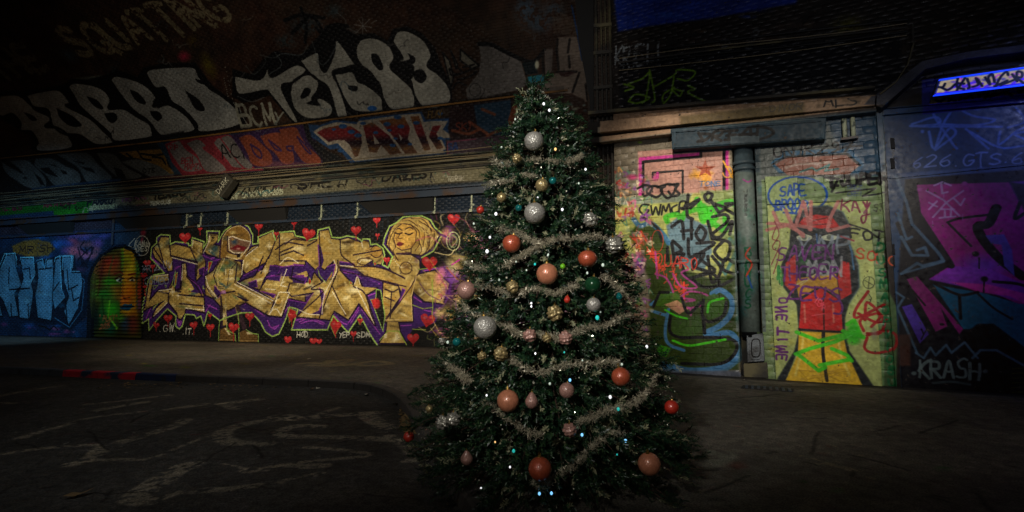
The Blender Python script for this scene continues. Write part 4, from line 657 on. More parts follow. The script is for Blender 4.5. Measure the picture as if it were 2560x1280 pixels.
# the painted board
brd = [(95,300),(245,292),(380,400),(578,405),(635,1256),(145,1225)]
c.fill([(95,296),(245,290),(260,420),(110,425)], (150, 170, 110), .95, 2); c.fill([(108,425),(570,405),(632,1258),(146,1225)], (166, 178, 108), .95, 2)
for i in range(50): c.blob(rnd(110, 590), rnd(420, 1220), rnd(12, 40), rnd(14, 60), random.choice([(170, 174, 80), (130, 150, 80), (150, 150, 90), (176, 166, 60)]), .45, .1, worn=.3)
c.stroke([(105,425),(570,404)], 1.5, (30, 40, 30)); c.stroke([(245,292),(248,420)], 1.5, (60, 70, 50))
c.ell(245, 382, 134, 84, 5, (26, 74, 160), a0=-4.0, a1=1.9, rot=-.03); c.stroke([(225,465),(215,448),(245,442),(235,466),(180,462)], 4, (26, 74, 160))
c.text('SAFE', 165, 388, 44, 24, (26, 74, 160), 4.5, base=(1, -.07), up=(-.05, -1)); c.text('BROOO..', 142, 452, 42, 24, (26, 74, 160), 4.5, base=(1, -.08))
# figure
aura = [(215,520),(240,470),(300,435),(380,430),(450,460),(480,520),(480,600),(520,700),(525,800),(480,870),(460,940),(460,1000),(480,1090),(590,1250),(540,1250),(440,1100),(240,1100),(190,1230),(150,1220),(230,1090),(250,1000),(240,880),(180,800),(170,700),(205,620)]
c.fill(aura, (20, 26, 32), .97, 4); c.stroke(aura[:10], 5, (60, 90, 110), .5, 5)
c.fill([(245,520),(270,485),(330,470),(400,480),(440,530),(350,535)], (180, 34, 34), .95, 3); c.stroke([(310,500),(380,485)], 3, (90, 20, 20)); c.stroke([(290,520),(400,512)], 3, (90, 20, 20))
c.fill([(225,560),(460,560),(470,700),(440,760),(280,770),(230,700)], (24, 30, 40), .95, 4)
for x in (275, 388): c.ell(x, 574, 36, 16, 0, (176, 184, 160)); c.ell(x, 574, 12, 12, 0, (90, 100, 90)); c.stroke([(x-38, 568), (x, 556), (x+36, 566)], 3, KB)
c.stroke([(330,560),(335,610)], 4, (20, 70, 120)); c.fill([(235,650),(190,690),(185,790),(225,830),(240,780)], (176, 36, 36), .95, 3); c.fill([(445,680),(480,690),(490,830),(440,860),(425,760)], (176, 36, 36), .95, 3)
c.fill([(240,800),(240,760),(420,740),(435,860),(350,800),(250,850)], (176, 130, 40), .95, 2); c.stroke([(240,790),(330,740),(260,790)], 3, (170, 160, 110)); c.fill([(260,860),(350,800),(440,860),(450,1000),(250,990)], (190, 30, 30), .97, 2); c.stroke([(255,850),(350,800),(440,860)], 4, KB); c.stroke([(362,860),(365,1000)], 4, (70, 14, 16))
c.stroke([(250,990),(350,1000),(448,1005)], 4, KB)
for x in (275, 405): c.stroke([(x, 880), (x+4, 960)], 5, (210, 130, 110), .7, 2)
c.fill([(250,1000),(450,1010),(470,1100),(540,1250),(190,1225),(245,1110)], (206, 166, 40), .97, 3); c.stroke([(362,1005),(360,1100),(378,1225)], 8, (26, 24, 20), sm=True); c.stroke([(270,1030),(265,1080),(235,1200)], 6, (230, 214, 120), .6, 3); c.stroke([(430,1030),(440,1110),(480,1200)], 6, (230, 214, 120), .6, 3)
for i in range(20): c.stroke([(rnd(240, 500), rnd(1170, 1235)), (rnd(240, 500), rnd(1180, 1240))], 1, (120, 90, 20), .35)
for q in [[(240,1005),(340,1045),(480,1010),(540,1025)],[(235,1105),(300,1080),(410,1050),(480,1020)],[(245,1105),(340,1180),(370,1165)],[(345,1155),(480,1130)],[(400,1080),(470,1110),(490,1135)],[(470,970),(500,950),(530,1020)],[(450,1000),(545,1030)]]: c.stroke(q, 10, (60, 190, 30), .92, 2)
c.blob(498, 1000, 36, 50, (50, 180, 28), .95, .5); c.blob(500, 1040, 44, 30, (50, 180, 28), .9, .4)
c.text('MP', 340, 650, 70, 60, (130, 146, 160), 6, al=.75, up=(-.1, -1)); c.stroke([(285,690),(300,740),(320,700),(340,750),(365,700),(385,745),(410,700)], 5, (170,176,170), .7, 2); c.text('Y', 240, 650, 80, 50, (120, 134, 150), 5, al=.7); c.text('MON', 290, 750, 70, 44, (140, 146, 150), 6, al=.75); c.stroke([(440,570),(500,590)], 4, (150, 60, 70)); c.stroke([(480,610),(490,640),(500,720)], 4, (70, 130, 180), .7)
c.blob(310, 630, 18, 36, (40, 130, 50), .7, .2); c.blob(270, 680, 30, 20, (40, 130, 50), .6, .2)
for q in [[(105,540),(200,520),(270,560)],[(190,450),(220,520),(270,570)],[(240,510),(270,410)],[(275,420),(300,540)],[(305,410),(305,540)],[(430,410),(395,480),(380,540)],[(135,460),(160,520)],[(110,510),(240,520),(300,530)],[(385,545),(480,520)]]: c.stroke(q, 9, (170, 104, 100), .9, 2)
PU = (96, 36, 110)
c.text('SAVEN', 150, 680, 60, 42, PU, 5, base=(1, -.05)); c.text('THEOER', 170, 770, 60, 34, PU, 4.5); c.text('ZEUS', 200, 850, 55, 50, PU, 5, base=(1, .08)); c.stroke([(330,800),(400,820),(445,880),(440,920),(410,920)], 5, PU, sm=True)
for i, ch in enumerate('ONETIME'): c.text(ch, 195, 850+i*40 if i < 3 else 870+i*40, 46, 26, PU, 5, base=(.02, 1), up=(-.75*1.2, .0))
c.text('KAY', 440, 450, 44, 34, (110, 30, 60), 4, base=(1, .1)); c.stroke([(560,410),(555,490),(540,510),(535,480),(570,470)], 4, (110, 30, 60), sm=True)
c.text('STR', 590, 450, 30, 18, (50, 50, 44), 1.6); c.text('FOT', 485, 575, 40, 40, (22, 24, 26), 5, base=(1, .12)); c.stroke([(480,515),(560,540),(620,580)], 4, KB); c.text('SOLO', 510, 670, 44, 34, (190, 70, 40), 4, base=(1, .2)); c.stroke([(140,500),(160,560),(130,620),(160,650),(135,740)], 2, (120, 40, 50), sm=True); c.stroke([(150,520),(130,580),(165,600),(125,700)], 2, (120, 40, 50), sm=True)
c.text('SREG', 150, 760, 60, 10, (50, 130, 60), 3, base=(.5, .9)); c.ell(568, 780, 26, 27, 1.6, (50, 60, 40)); c.stroke([(550,770),(585,790)], 1.4, (50, 60, 40)); c.stroke([(570,755),(566,805)], 1.4, (50, 60, 40)); c.stroke([(560,820),(580,850),(570,880),(585,890)], 1.6, (40, 50, 40))
for q in [[(565,820),(510,900),(510,940),(600,900),(640,880)],[(550,950),(560,870),(620,930),(580,980)],[(545,1000),(530,950),(610,920),(640,960),(620,1010),(560,1010)],[(560,1020),(640,1000),(690,1020),(680,1080),(600,1100),(550,1080),(560,1030)],[(520,920),(600,960),(650,950)]]: c.stroke(q, 7, (150, 26, 30), .92, 1.5, sm=True)
c.blob(592, 1010, 20, 40, (130, 130, 120), .6, .3)
DG = (30, 100, 60)
for i, ch in enumerate('DUSMAOPVIO8U'): c.text(ch, 606+i*5, 640+i*56, 36, 30, DG, 5, jit=.06)
c.text('ZEMP', 322, 870, 34, 14, (220, 70, 90), 2.4, base=(.6, .6), up=(.3, -.8)); c.stroke([(310,930),(370,920)], 2, (220, 70, 90))
c.text('SKKZ', 470, 355, 18, 14, (80, 96, 140), 1.4); c.text('CREI', 470, 385, 18, 14, (80, 96, 140), 1.4)
# ---- blue steel door bay on the right
c.Z = Z(2180, 140, 1.5237)
c.fill([(40,200),(1400,60),(1400,1400),(110,1290)], (22, 54, 88), 1, 2)
c.fill([(60,250),(1400,130),(1400,440),(80,450)], (24, 50, 84), .9, 4)
c.fill([(125,470),(1400,360),(1400,1400),(110,1290),(95,900)], (12, 12, 20), .96, 5); c.fill([(95,450),(1400,350),(1400,372),(130,470)], (50, 74, 120), .8, 4)
c.fill([(168,492),(520,482),(700,470),(1400,420),(1400,900),(560,950),(460,900),(215,850),(310,790),(185,600)], (134, 24, 112), .95, 2.5)
c.fill([(700,470),(1400,420),(1400,470),(560,560),(520,482)], (70, 40, 150), .8, 8); c.fill([(520,482),(1400,600),(1400,800),(640,700),(560,560)], (12, 12, 18), .8, 6)
c.blob(420, 800, 140, 60, (90, 50, 170), .75, .2); c.blob(300, 560, 90, 90, (150, 20, 100), .5, .1); c.fill([(215,852),(300,800),(440,810),(579,870),(579,940),(430,900),(300,870)], (110, 40, 160), .85, 4); c.fill([(300,862),(400,900),(520,915),(579,945),(700,960),(579,905),(440,870)], (200, 40, 140), .7, 4)
c.fill([(230,870),(430,905),(560,945),(1400,980),(1400,1160),(580,1150),(450,1040),(345,1040),(250,900)], (20, 84, 116), .95, 3)
for q, w in [([(240,870),(330,910),(400,900)], 7), ([(330,910),(335,1000)], 7), ([(400,905),(460,960),(530,1002)], 5), ([(285,635),(330,620),(450,605)], 6), ([(290,640),(330,680),(375,725)], 5), ([(470,580),(440,640),(400,650),(420,700),(480,770),(570,840)], 22), ([(560,560),(540,620),(579,600)], 8), ([(460,860),(560,870),(620,900)], 8), ([(100,640),(160,760),(300,800)], 14)]: c.stroke(q, w, (10, 10, 16), 1, 2, sm=True)
c.fill([(428,684),(500,680),(530,740),(540,840),(500,800),(490,720),(450,715)], (70, 60, 150), .9, 2); c.blob(392, 755, 16, 12, (10, 10, 16), 1, .6); c.blob(425, 850, 18, 14, (10, 10, 16), 1, .5); c.stroke([(405,770),(405,810)], 3, (10, 10, 16)); c.stroke([(425,850),(422,900)], 3, (10, 10, 16))
c.fill([(130,850),(170,840),(345,1040),(330,1060),(260,960),(285,1030),(240,1050)], (120, 26, 100), .95, 2); c.fill([(112,955),(150,945),(215,1060),(180,1095)], (66, 44, 140), .95, 2); c.stroke([(150,890),(200,950)], 4, (10, 10, 16)); c.stroke([(260,1022),(268,1022)], 6, (10, 10, 16)); c.text('Y', 180, 1075, 40, 24, (10, 10, 16), 3)
c.fill([(345,1060),(400,1020),(460,1020),(579,1110),(700,1200),(1400,1260),(1400,1400),(400,1300),(330,1120)], (10, 10, 14), .97, 4)
GB = (64, 92, 116)
for q, w in [([(90,460),(130,560),(150,640),(250,750),(270,780),(190,800),(170,790),(110,830)], 8), ([(95,600),(130,700),(150,690)], 7), ([(110,690),(150,760),(210,760),(200,730),(170,740)], 8), ([(110,830),(180,810),(270,785)], 6), ([(90,900),(120,920),(95,960),(170,1130)], 6), ([(165,1130),(195,1150),(220,1110),(240,1140),(280,1100),(300,1130),(350,1090),(400,1150)], 6), ([(380,1150),(410,1120),(470,1120),(579,1180),(700,1240)], 7)]: c.stroke(q, w, GB, .85, 2.5)
c.text('KRASH', 180, 1225, 66, 36, (92, 110, 112), 7, base=(1, .03), al=.9); c.stroke([(230,1245),(300,1240),(370,1250)], 7, (60, 76, 80), .8, 2, sm=True); c.blob(158, 1208, 14, 10, (92, 110, 112), .9, .5); c.blob(428, 1200, 14, 10, (80, 96, 100), .9, .5)
for q in [[(225,195),(240,240),(300,330),(320,355)],[(310,190),(380,230),(465,245),(400,265),(250,262)],[(150,262),(240,235),(250,262),(150,270),(490,272)],[(215,290),(235,355),(290,280),(315,300),(240,360)],[(310,200),(270,260),(240,350)],[(350,185),(410,185),(405,205),(360,200)],[(355,280),(440,355)],[(370,290),(480,350),(570,345)],[(485,290),(480,340),(545,290),(579,275)],[(545,200),(579,250),(515,275)],[(579,320),(540,300),(579,290)]]: c.stroke(q, 6, (70, 104, 180), .85, 2.5, sm=True)
c.blob(190, 290, 10, 9, (70, 104, 180), .9, .4); c.text('626.GTS.6', 150, 428, 44, 40, (90, 112, 170), 4.5, base=(1, -.04), up=(.15, -1))
WP = (150, 120, 170)
for q in [[(205,515),(270,550),(330,610)],[(345,515),(280,560),(230,615)],[(235,495),(265,482),(298,495)],[(262,490),(265,525),(285,520)],[(215,560),(245,575)],[(245,555),(215,585)],[(310,545),(335,570),(350,545)],[(262,585),(310,585)],[(255,618),(315,612)],[(275,590),(275,612)],[(298,588),(298,612)]]: c.stroke(q, 5, WP, .85, 1.6)
c.blob(180, 510, 15, 11, (150, 60, 140), .9, .5); c.blob(350, 488, 15, 11, (150, 60, 140), .9, .5)
for x, y in ((228,630),(342,605),(270,520)): c.stroke([(x, y), (x+1, y+22)], 1.6, WP, .8)
for i in range(8): c.stroke([(75, 320+i*13), (84, 326+i*13), (76, 330+i*13)], 1.6, (12, 16, 24))
c.fill([(95,1060),(145,1060),(145,1180),(100,1180)], (74, 44, 34), .7, 6)
for i in range(6): c.stroke([(530, 1190+i*18), (579, 1188+i*18)], 2, (96, 110, 20), .7)

# ================================================================== PAINT ON THE ROAD AND THE PAVEMENT
def gh(z): return lambda px, py: tuple(ground(px, py, z)[:2])
cg = Canvas('road_paint', -17, 7, 1.0, 17, 56, gh(-.12), (54, 53, 51)); c = cg
c.a *= (.75+.5*noise2(c.H, c.W, 3, 71)[..., None]*.6+.25*noise2(c.H, c.W, 60, 72)[..., None])
c.n = noise2(c.H, c.W, 2.2, 91)*.6+noise2(c.H, c.W, 7, 92)*.4
c.Z = Z(0, 820, 2.415); WH = (176, 162, 136)
for q, w in [([(440,820),(560,780),(620,720),(760,680),(1030,600),(1120,555)], 15), ([(0,765),(180,735),(450,710),(620,705)], 9), ([(440,815),(560,800),(880,790)], 11), ([(110,670),(260,620),(350,600)], 9), ([(380,590),(560,540),(860,505)], 6), ([(530,460),(740,440),(1020,405)], 6), ([(600,495),(760,465),(870,448)], 8), ([(1030,490),(1200,465),(1340,455),(1400,450),(1570,430)], 9), ([(1340,455),(1420,485)], 9), ([(0,410),(160,380),(360,350)], 5), ([(0,450),(80,455)], 4),
             ([(900,1040),(830,1015),(1000,900),(1100,840),(1150,830)], 30), ([(960,1030),(1100,990),(1400,970),(1680,930),(1930,880)], 18), ([(1500,860),(1700,840),(1950,830)], 20), ([(1350,820),(1500,850),(1680,840)], 6), ([(1690,830),(1900,800),(2200,775),(2180,750),(2000,730),(1850,720)], 10),
             ([(2280,510),(2000,530),(1800,545),(1600,560),(1400,600),(1340,650),(1400,690),(1600,700)], 15), ([(1660,535),(1740,530),(1780,550)], 12), ([(1940,595),(1800,590),(1720,610),(1690,640),(1760,655),(1900,655),(2200,665),(2440,680)], 15), ([(2200,515),(2260,560),(2340,600)], 18), ([(2050,480),(1980,500),(1920,530)], 7), ([(2350,650),(2420,700),(2490,760)], 12), ([(1320,640),(1180,680),(940,780)], 5), ([(2460,800),(2550,790)], 18)]:
    c.stroke(q, w, WH, .5, 2.5, worn=.41, sm=True)
for i in range(420): 
    x = rnd(0, 2600); y = rnd(330, 1080); c.stroke([(x, y), (x+rnd(10, 90), y-rnd(0, 12))], rnd(1, 4), random.choice([(84, 78, 68), (70, 66, 60), (24, 24, 24), (96, 86, 70)]), rnd(.2, .5), 2, worn=.5)
for i in range(40): x = rnd(300, 2200); y = rnd(420, 700); c.stroke([(x, y), (x+rnd(10, 60), y-rnd(0, 8))], rnd(1, 3), (80, 24, 26), .5, 2, worn=.45)
def crack(c, x, y, dx, dy, n, w=1.6):
    q = [(x, y)]
    for k in range(n): q.append((q[-1][0]+dx+rnd(-10, 10), q[-1][1]+dy+rnd(-5, 5)))
    c.stroke(q, w, (14, 13, 12), .85, 1)
for i in range(16): crack(cg, rnd(0, 2400), rnd(380, 1000), rnd(-30, 30), rnd(-6, 10), int(rnd(5, 14)))
crack(cg, 1520, 705, 6, 9, 10, 2.6); crack(cg, 1420, 690, -20, 12, 12, 2)
cp = Canvas('pavement_paint', -26, 12, .6, 27, 44, gh(0), (88, 83, 75)); c = cp
c.a *= (.78+.3*noise2(c.H, c.W, 3, 81)[..., None]+.2*noise2(c.H, c.W, 50, 82)[..., None])
c.Z = Z(0, 820, 2.415)
for q in [[(1810,215),(1870,210),(1960,215),(2080,190),(2120,195),(2060,215),(2100,225),(2250,200),(2340,210),(2350,218),(2200,228),(2140,215)],[(1870,225),(1990,230),(2110,222)],[(2000,195),(1960,215),(2040,225)]]: c.stroke(q, 5, (136, 122, 90), .8, 1.6, sm=True)
for i in range(260):
    x = rnd(0, 2560); y = rnd(90, 330); cc = random.choice([(60, 56, 48), (110, 100, 84), (130, 120, 90), (50, 90, 50), (100, 60, 50), (120, 116, 40), (60, 80, 90)])
    c.stroke([(x, y), (x+rnd(8, 60), y+rnd(-3, 3))], rnd(1, 4), cc, rnd(.2, .55), 2, worn=.42)
for x, y, rx, ry, cc in [(900,230,60,9,(40,130,30)),(1120,238,50,8,(110,120,30)),(870,215,30,6,(150,150,40)),(420,215,40,6,(40,90,60)),(820,190,20,5,(30,140,50)),(1640,170,30,6,(40,100,50)),(1480,215,50,6,(120,110,50)),(2280,330,30,5,(60,130,50)),(780,165,30,5,(150,140,30))]: c.blob(x, y, rx, ry, cc, .8, .1, worn=.4)
c.Z = Z(1820, 780, 2.5595)
c.fill([(-150,880),(60,880),(70,920),(20,990),(-170,1000)], (130, 134, 118), .6, 5, worn=.4); c.blob(60, 990, 90, 50, (90, 34, 28), .7, .1, worn=.35)
for q, w in [([(480,925),(600,960),(760,1000),(980,1080)], 12), ([(520,515),(610,540)], 3), ([(720,710),(900,745)], 5), ([(960,880),(1070,940)], 4), ([(1000,560),(1070,570)], 2), ([(820,920),(900,915)], 4), ([(690,860),(800,850)], 5), ([(920,1130),(970,1150)], 6), ([(570,970),(700,960)], 6)]: c.stroke(q, w, (150, 136, 110), .7, 2.5, worn=.5)
for i in range(240):
    x = rnd(-200, 1890); y = rnd(480, 1270); cc = random.choice([(96, 90, 78), (40, 38, 36), (110, 100, 84), (110, 60, 44), (50, 50, 54)])
    c.stroke([(x, y), (x+rnd(8, 80), y+rnd(0, 20))], rnd(1, 3.5), cc, rnd(.2, .5), 2, worn=.46)
for x, y in ((700,1140),(480,1090),(1380,1000)): c.blob(x, y, 70, 24, (40, 100, 36), .6, .1, worn=.42)
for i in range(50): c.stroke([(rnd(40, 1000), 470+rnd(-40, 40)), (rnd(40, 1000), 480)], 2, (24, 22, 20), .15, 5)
for i in range(14): crack(cp, rnd(-100, 1700), rnd(520, 1200), rnd(-30, 40), rnd(-4, 16), int(rnd(5, 12)))
c.Z = ID
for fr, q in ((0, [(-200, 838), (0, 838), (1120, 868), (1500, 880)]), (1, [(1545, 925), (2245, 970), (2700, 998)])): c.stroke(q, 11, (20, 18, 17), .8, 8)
# pieces that stand proud of the right wall get their paint where they stand
c = cr; save = c.hit; c.clip = None
def proud(off): return lambda px, py: RW.hit(px, py, off)
c.Z = ID; c.hit = proud(-.32)
c.fill([(1500, 270), (2200, 220), (2200, 262), (1500, 350)], (158, 130, 104), .98, 3); c.fill([(1700, 290), (2010, 255), (2010, 285), (1700, 315)], (92, 80, 50), .8, 8)
c.fill([(2160, 262), (2200, 215), (2310, 140), (2800, 60), (2800, 110), (2320, 172), (2210, 262)], (60, 62, 72), .98, 3)
c.text('ALS', 2060, 268, 24, 24, KB, 3.5, base=(1, -.07)); c.text('DIVOR', 1925, 280, 16, 14, (70, 66, 60), 2, base=(1, -.08)); c.stroke([(1550, 295), (1700, 282), (2180, 236)], 2, (20, 70, 120), .8)
for i in range(40): x = rnd(1550, 2190); c.blob(x, 305-(x-1550)*.09+rnd(-16, 10), rnd(8, 30), rnd(2, 7), random.choice([(60, 48, 38), (150, 124, 100), (80, 70, 56)]), .5, .1, worn=.35)
c.hit = proud(-.26)
c.fill([(1675, 320), (2069, 290), (2065, 350), (1677, 376)], (38, 58, 70), 1, 2); c.fill([(1690, 325), (2040, 298), (2040, 350), (1690, 362)], (32, 52, 64), 1, 2)
[c.stroke([(1440+x/2.2857, y/2.2857) for x, y in q], 7, (4, 4, 6), 1, 1.2, sm=True) for q in ([(700,760),(720,800),(695,810)],[(715,765),(770,770),(730,805),(700,805)],[(775,800),(790,755),(840,745),(820,775),(790,780),(830,805)],[(850,750),(920,745)],[(860,775),(910,770)],[(850,800),(930,790)],[(880,745),(870,800)],[(930,790),(990,730),(1000,795)],[(930,770),(1030,765)],[(1040,720),(1030,800)],[(1010,725),(1090,730),(1128,755),(1100,780),(1040,800)])]; c.stroke([(1690, 326), (2045, 296)], 2, (80, 100, 104)); c.stroke([(1690, 364), (2040, 346)], 2, (30, 44, 50))
c.hit = proud(-.02)       # drainpipe
c.fill([(1830, 350), (1900, 350), (1915, 830), (1840, 830)], (92, 104, 100), 1, 1)
for i in range(50): c.blob(rnd(1838, 1900), rnd(440, 820), rnd(6, 16), rnd(8, 30), random.choice([(110, 120, 110), (60, 120, 120), (70, 84, 80), (40, 90, 70)]), .5, .1, worn=.3)
c.fill([(1830, 350), (1900, 350), (1900, 430), (1835, 430)], (52, 66, 74), .9, 5)
for i, ch in enumerate('WEPWNPS'): c.text(ch, 1862, 492+i*8, 6, 6, (40, 44, 44), 1)
c.stroke([(1858, 450), (1870, 456), (1878, 450)], 3, (150, 60, 130), sm=True); c.stroke([(1868, 475), (1868, 482)], 1.2, KB)
for i, ch in enumerate('BANUCS'): c.text(ch, 1863, 640+i*26, 22, 14, (24, 84, 58), 4)
c.stroke([(1875, 620), (1864, 640), (1880, 660), (1866, 690)], 4, (180, 60, 40), sm=True); c.stroke([(1870, 690), (1880, 720)], 4, (40, 80, 150))
c.hit = proud(-.5)        # diffuser of the strip light
c.fill([(2320, 170), (2800, 110), (2800, 215), (2320, 262)], (26, 30, 120), 1, 1); c.fill([(2340, 233), (2351, 202), (2700, 152), (2700, 190)], (176, 160, 132), 1, 1)  # blue surround paints the strip light's glow onto the fascia colour
for i in range(26): x = rnd(2375, 2680); c.blob(x, 212-(x-2375)*.125+rnd(-10, 12), rnd(4, 12), rnd(3, 6), random.choice([(70, 40, 220), (150, 60, 230), (30, 30, 160)]), .7, .2)
c.stroke([(2352, 202), (2700, 152)], 2.4, (30, 90, 240)); c.stroke([(2341, 234), (2700, 191)], 2.4, (50, 30, 250))  # blue edge glow painted along the diffuser
c.Z = Z(2150, 100, 5.12)
for q in [[(1210,600),(1290,560),(1330,600),(1400,560),(1480,540)],[(1100,650),(1200,600)],[(1380,610),(1500,610),(1560,560)],[(1600,600),(1700,560),(1800,580)],[(1950,560),(2060,500),(2200,520)],[(2300,520),(2420,440),(2560,450)]]: c.stroke(q, 7, (60, 20, 250), .85, 3, sm=True)
for q in [[(1240,500),(1290,490),(1300,540),(1250,550)],[(1470,480),(1510,490),(1500,540)],[(1700,520),(1760,450),(1810,460)],[(2120,430),(2180,400)]]: c.stroke(q, 3, (190, 40, 230), .9, 2, sm=True)
for q in [[(1000,605),(1060,600),(1085,560)],[(1040,610),(1110,640),(1160,620),(1230,560),(1330,560)],[(1250,480),(1240,600),(1330,630)],[(1340,490),(1240,640)],[(1370,500),(1400,600),(1380,620)],[(1480,490),(1510,570),(1440,600)],[(1500,500),(1560,590)],[(1600,480),(1660,570),(1640,480),(1690,440),(1720,540)],[(1730,600),(1800,470),(1870,410),(1895,450)],[(1720,590),(1800,560),(1880,520)],[(1800,580),(1950,520),(2000,500)],[(1945,440),(2010,530)],[(2000,500),(2010,410),(2070,420),(2060,480),(2000,480),(2100,560)],[(2150,400),(2200,520)],[(2220,500),(2260,380),(2330,470),(2240,460)],[(2380,360),(2400,470),(2480,350),(2500,460)],[(2560,340),(2700,330)]]: c.stroke(q, 6, (10, 14, 44), 1, 1.5, sm=True)
c.Z = ID
c.hit = save
# frieze writing on the left stands on the beam face: nothing to redo
# ================================================================== MATERIALS
def mat(name): 
    m = bpy.data.materials.new(name); m.use_nodes = True; nt = m.node_tree; b = nt.nodes['Principled BSDF']; return m, nt, b
def N(nt, t, **k):
    n = nt.nodes.new(t)
    for a, v in k.items(): setattr(n, a, v)
    return n
def rampmix(nt, fac, c1, c2):
    m = N(nt, 'ShaderNodeMix', data_type='RGBA'); nt.links.new(fac, m.inputs[0])
    for i, c_ in ((6, c1), (7, c2)):
        if isinstance(c_, tuple): m.inputs[i].default_value = (*c_, 1)
        else: nt.links.new(c_, m.inputs[i])
    return m.outputs[2]
def lin(c_): return tuple(((v/255)/12.92 if v/255 < .04045 else ((v/255+.055)/1.055)**2.4) for v in c_)
def plain(name, rgb, rough=.7, metal=0., nscale=8., namt=.35, bump=.15, coat=0., rust=None, emit=None, bscale=None):
    """procedural material: two noises of colour, one of relief"""
    m, nt, b = mat(name); tc = N(nt, 'ShaderNodeTexCoord'); c0 = lin(rgb)
    n1 = N(nt, 'ShaderNodeTexNoise'); n1.inputs['Scale'].default_value = nscale; n1.inputs['Detail'].default_value = 8; n1.inputs['Roughness'].default_value = .65
    nt.links.new(tc.outputs['Object'], n1.inputs['Vector'])
    out = rampmix(nt, n1.outputs[0], tuple(v*(1-namt) for v in c0), tuple(min(1, v*(1+namt)) for v in c0))
    if rust:
        n2 = N(nt, 'ShaderNodeTexNoise'); n2.inputs['Scale'].default_value = nscale*.4; n2.inputs['Detail'].default_value = 6; nt.links.new(tc.outputs['Object'], n2.inputs['Vector'])
        mr = N(nt, 'ShaderNodeMapRange'); mr.inputs[1].default_value = .52; mr.inputs[2].default_value = .62; nt.links.new(n2.outputs[0], mr.inputs[0]); out = rampmix(nt, mr.outputs[0], out, lin(rust))
    nt.links.new(out, b.inputs['Base Color']); b.inputs['Roughness'].default_value = rough; b.inputs['Metallic'].default_value = metal
    if coat: b.inputs['Coat Weight'].default_value = coat; b.inputs['Coat Roughness'].default_value = .15
    if bump:
        n3 = N(nt, 'ShaderNodeTexNoise'); n3.inputs['Scale'].default_value = bscale or nscale*5; n3.inputs['Detail'].default_value = 6; nt.links.new(tc.outputs['Object'], n3.inputs['Vector'])
        bp = N(nt, 'ShaderNodeBump'); bp.inputs['Strength'].default_value = bump; bp.inputs['Distance'].default_value = .02; nt.links.new(n3.outputs[0], bp.inputs['Height']); nt.links.new(bp.outputs[0], b.inputs['Normal'])
    if emit: b.inputs['Emission Color'].default_value = (*lin(emit[0]), 1); b.inputs['Emission Strength'].default_value = emit[1]
    return m
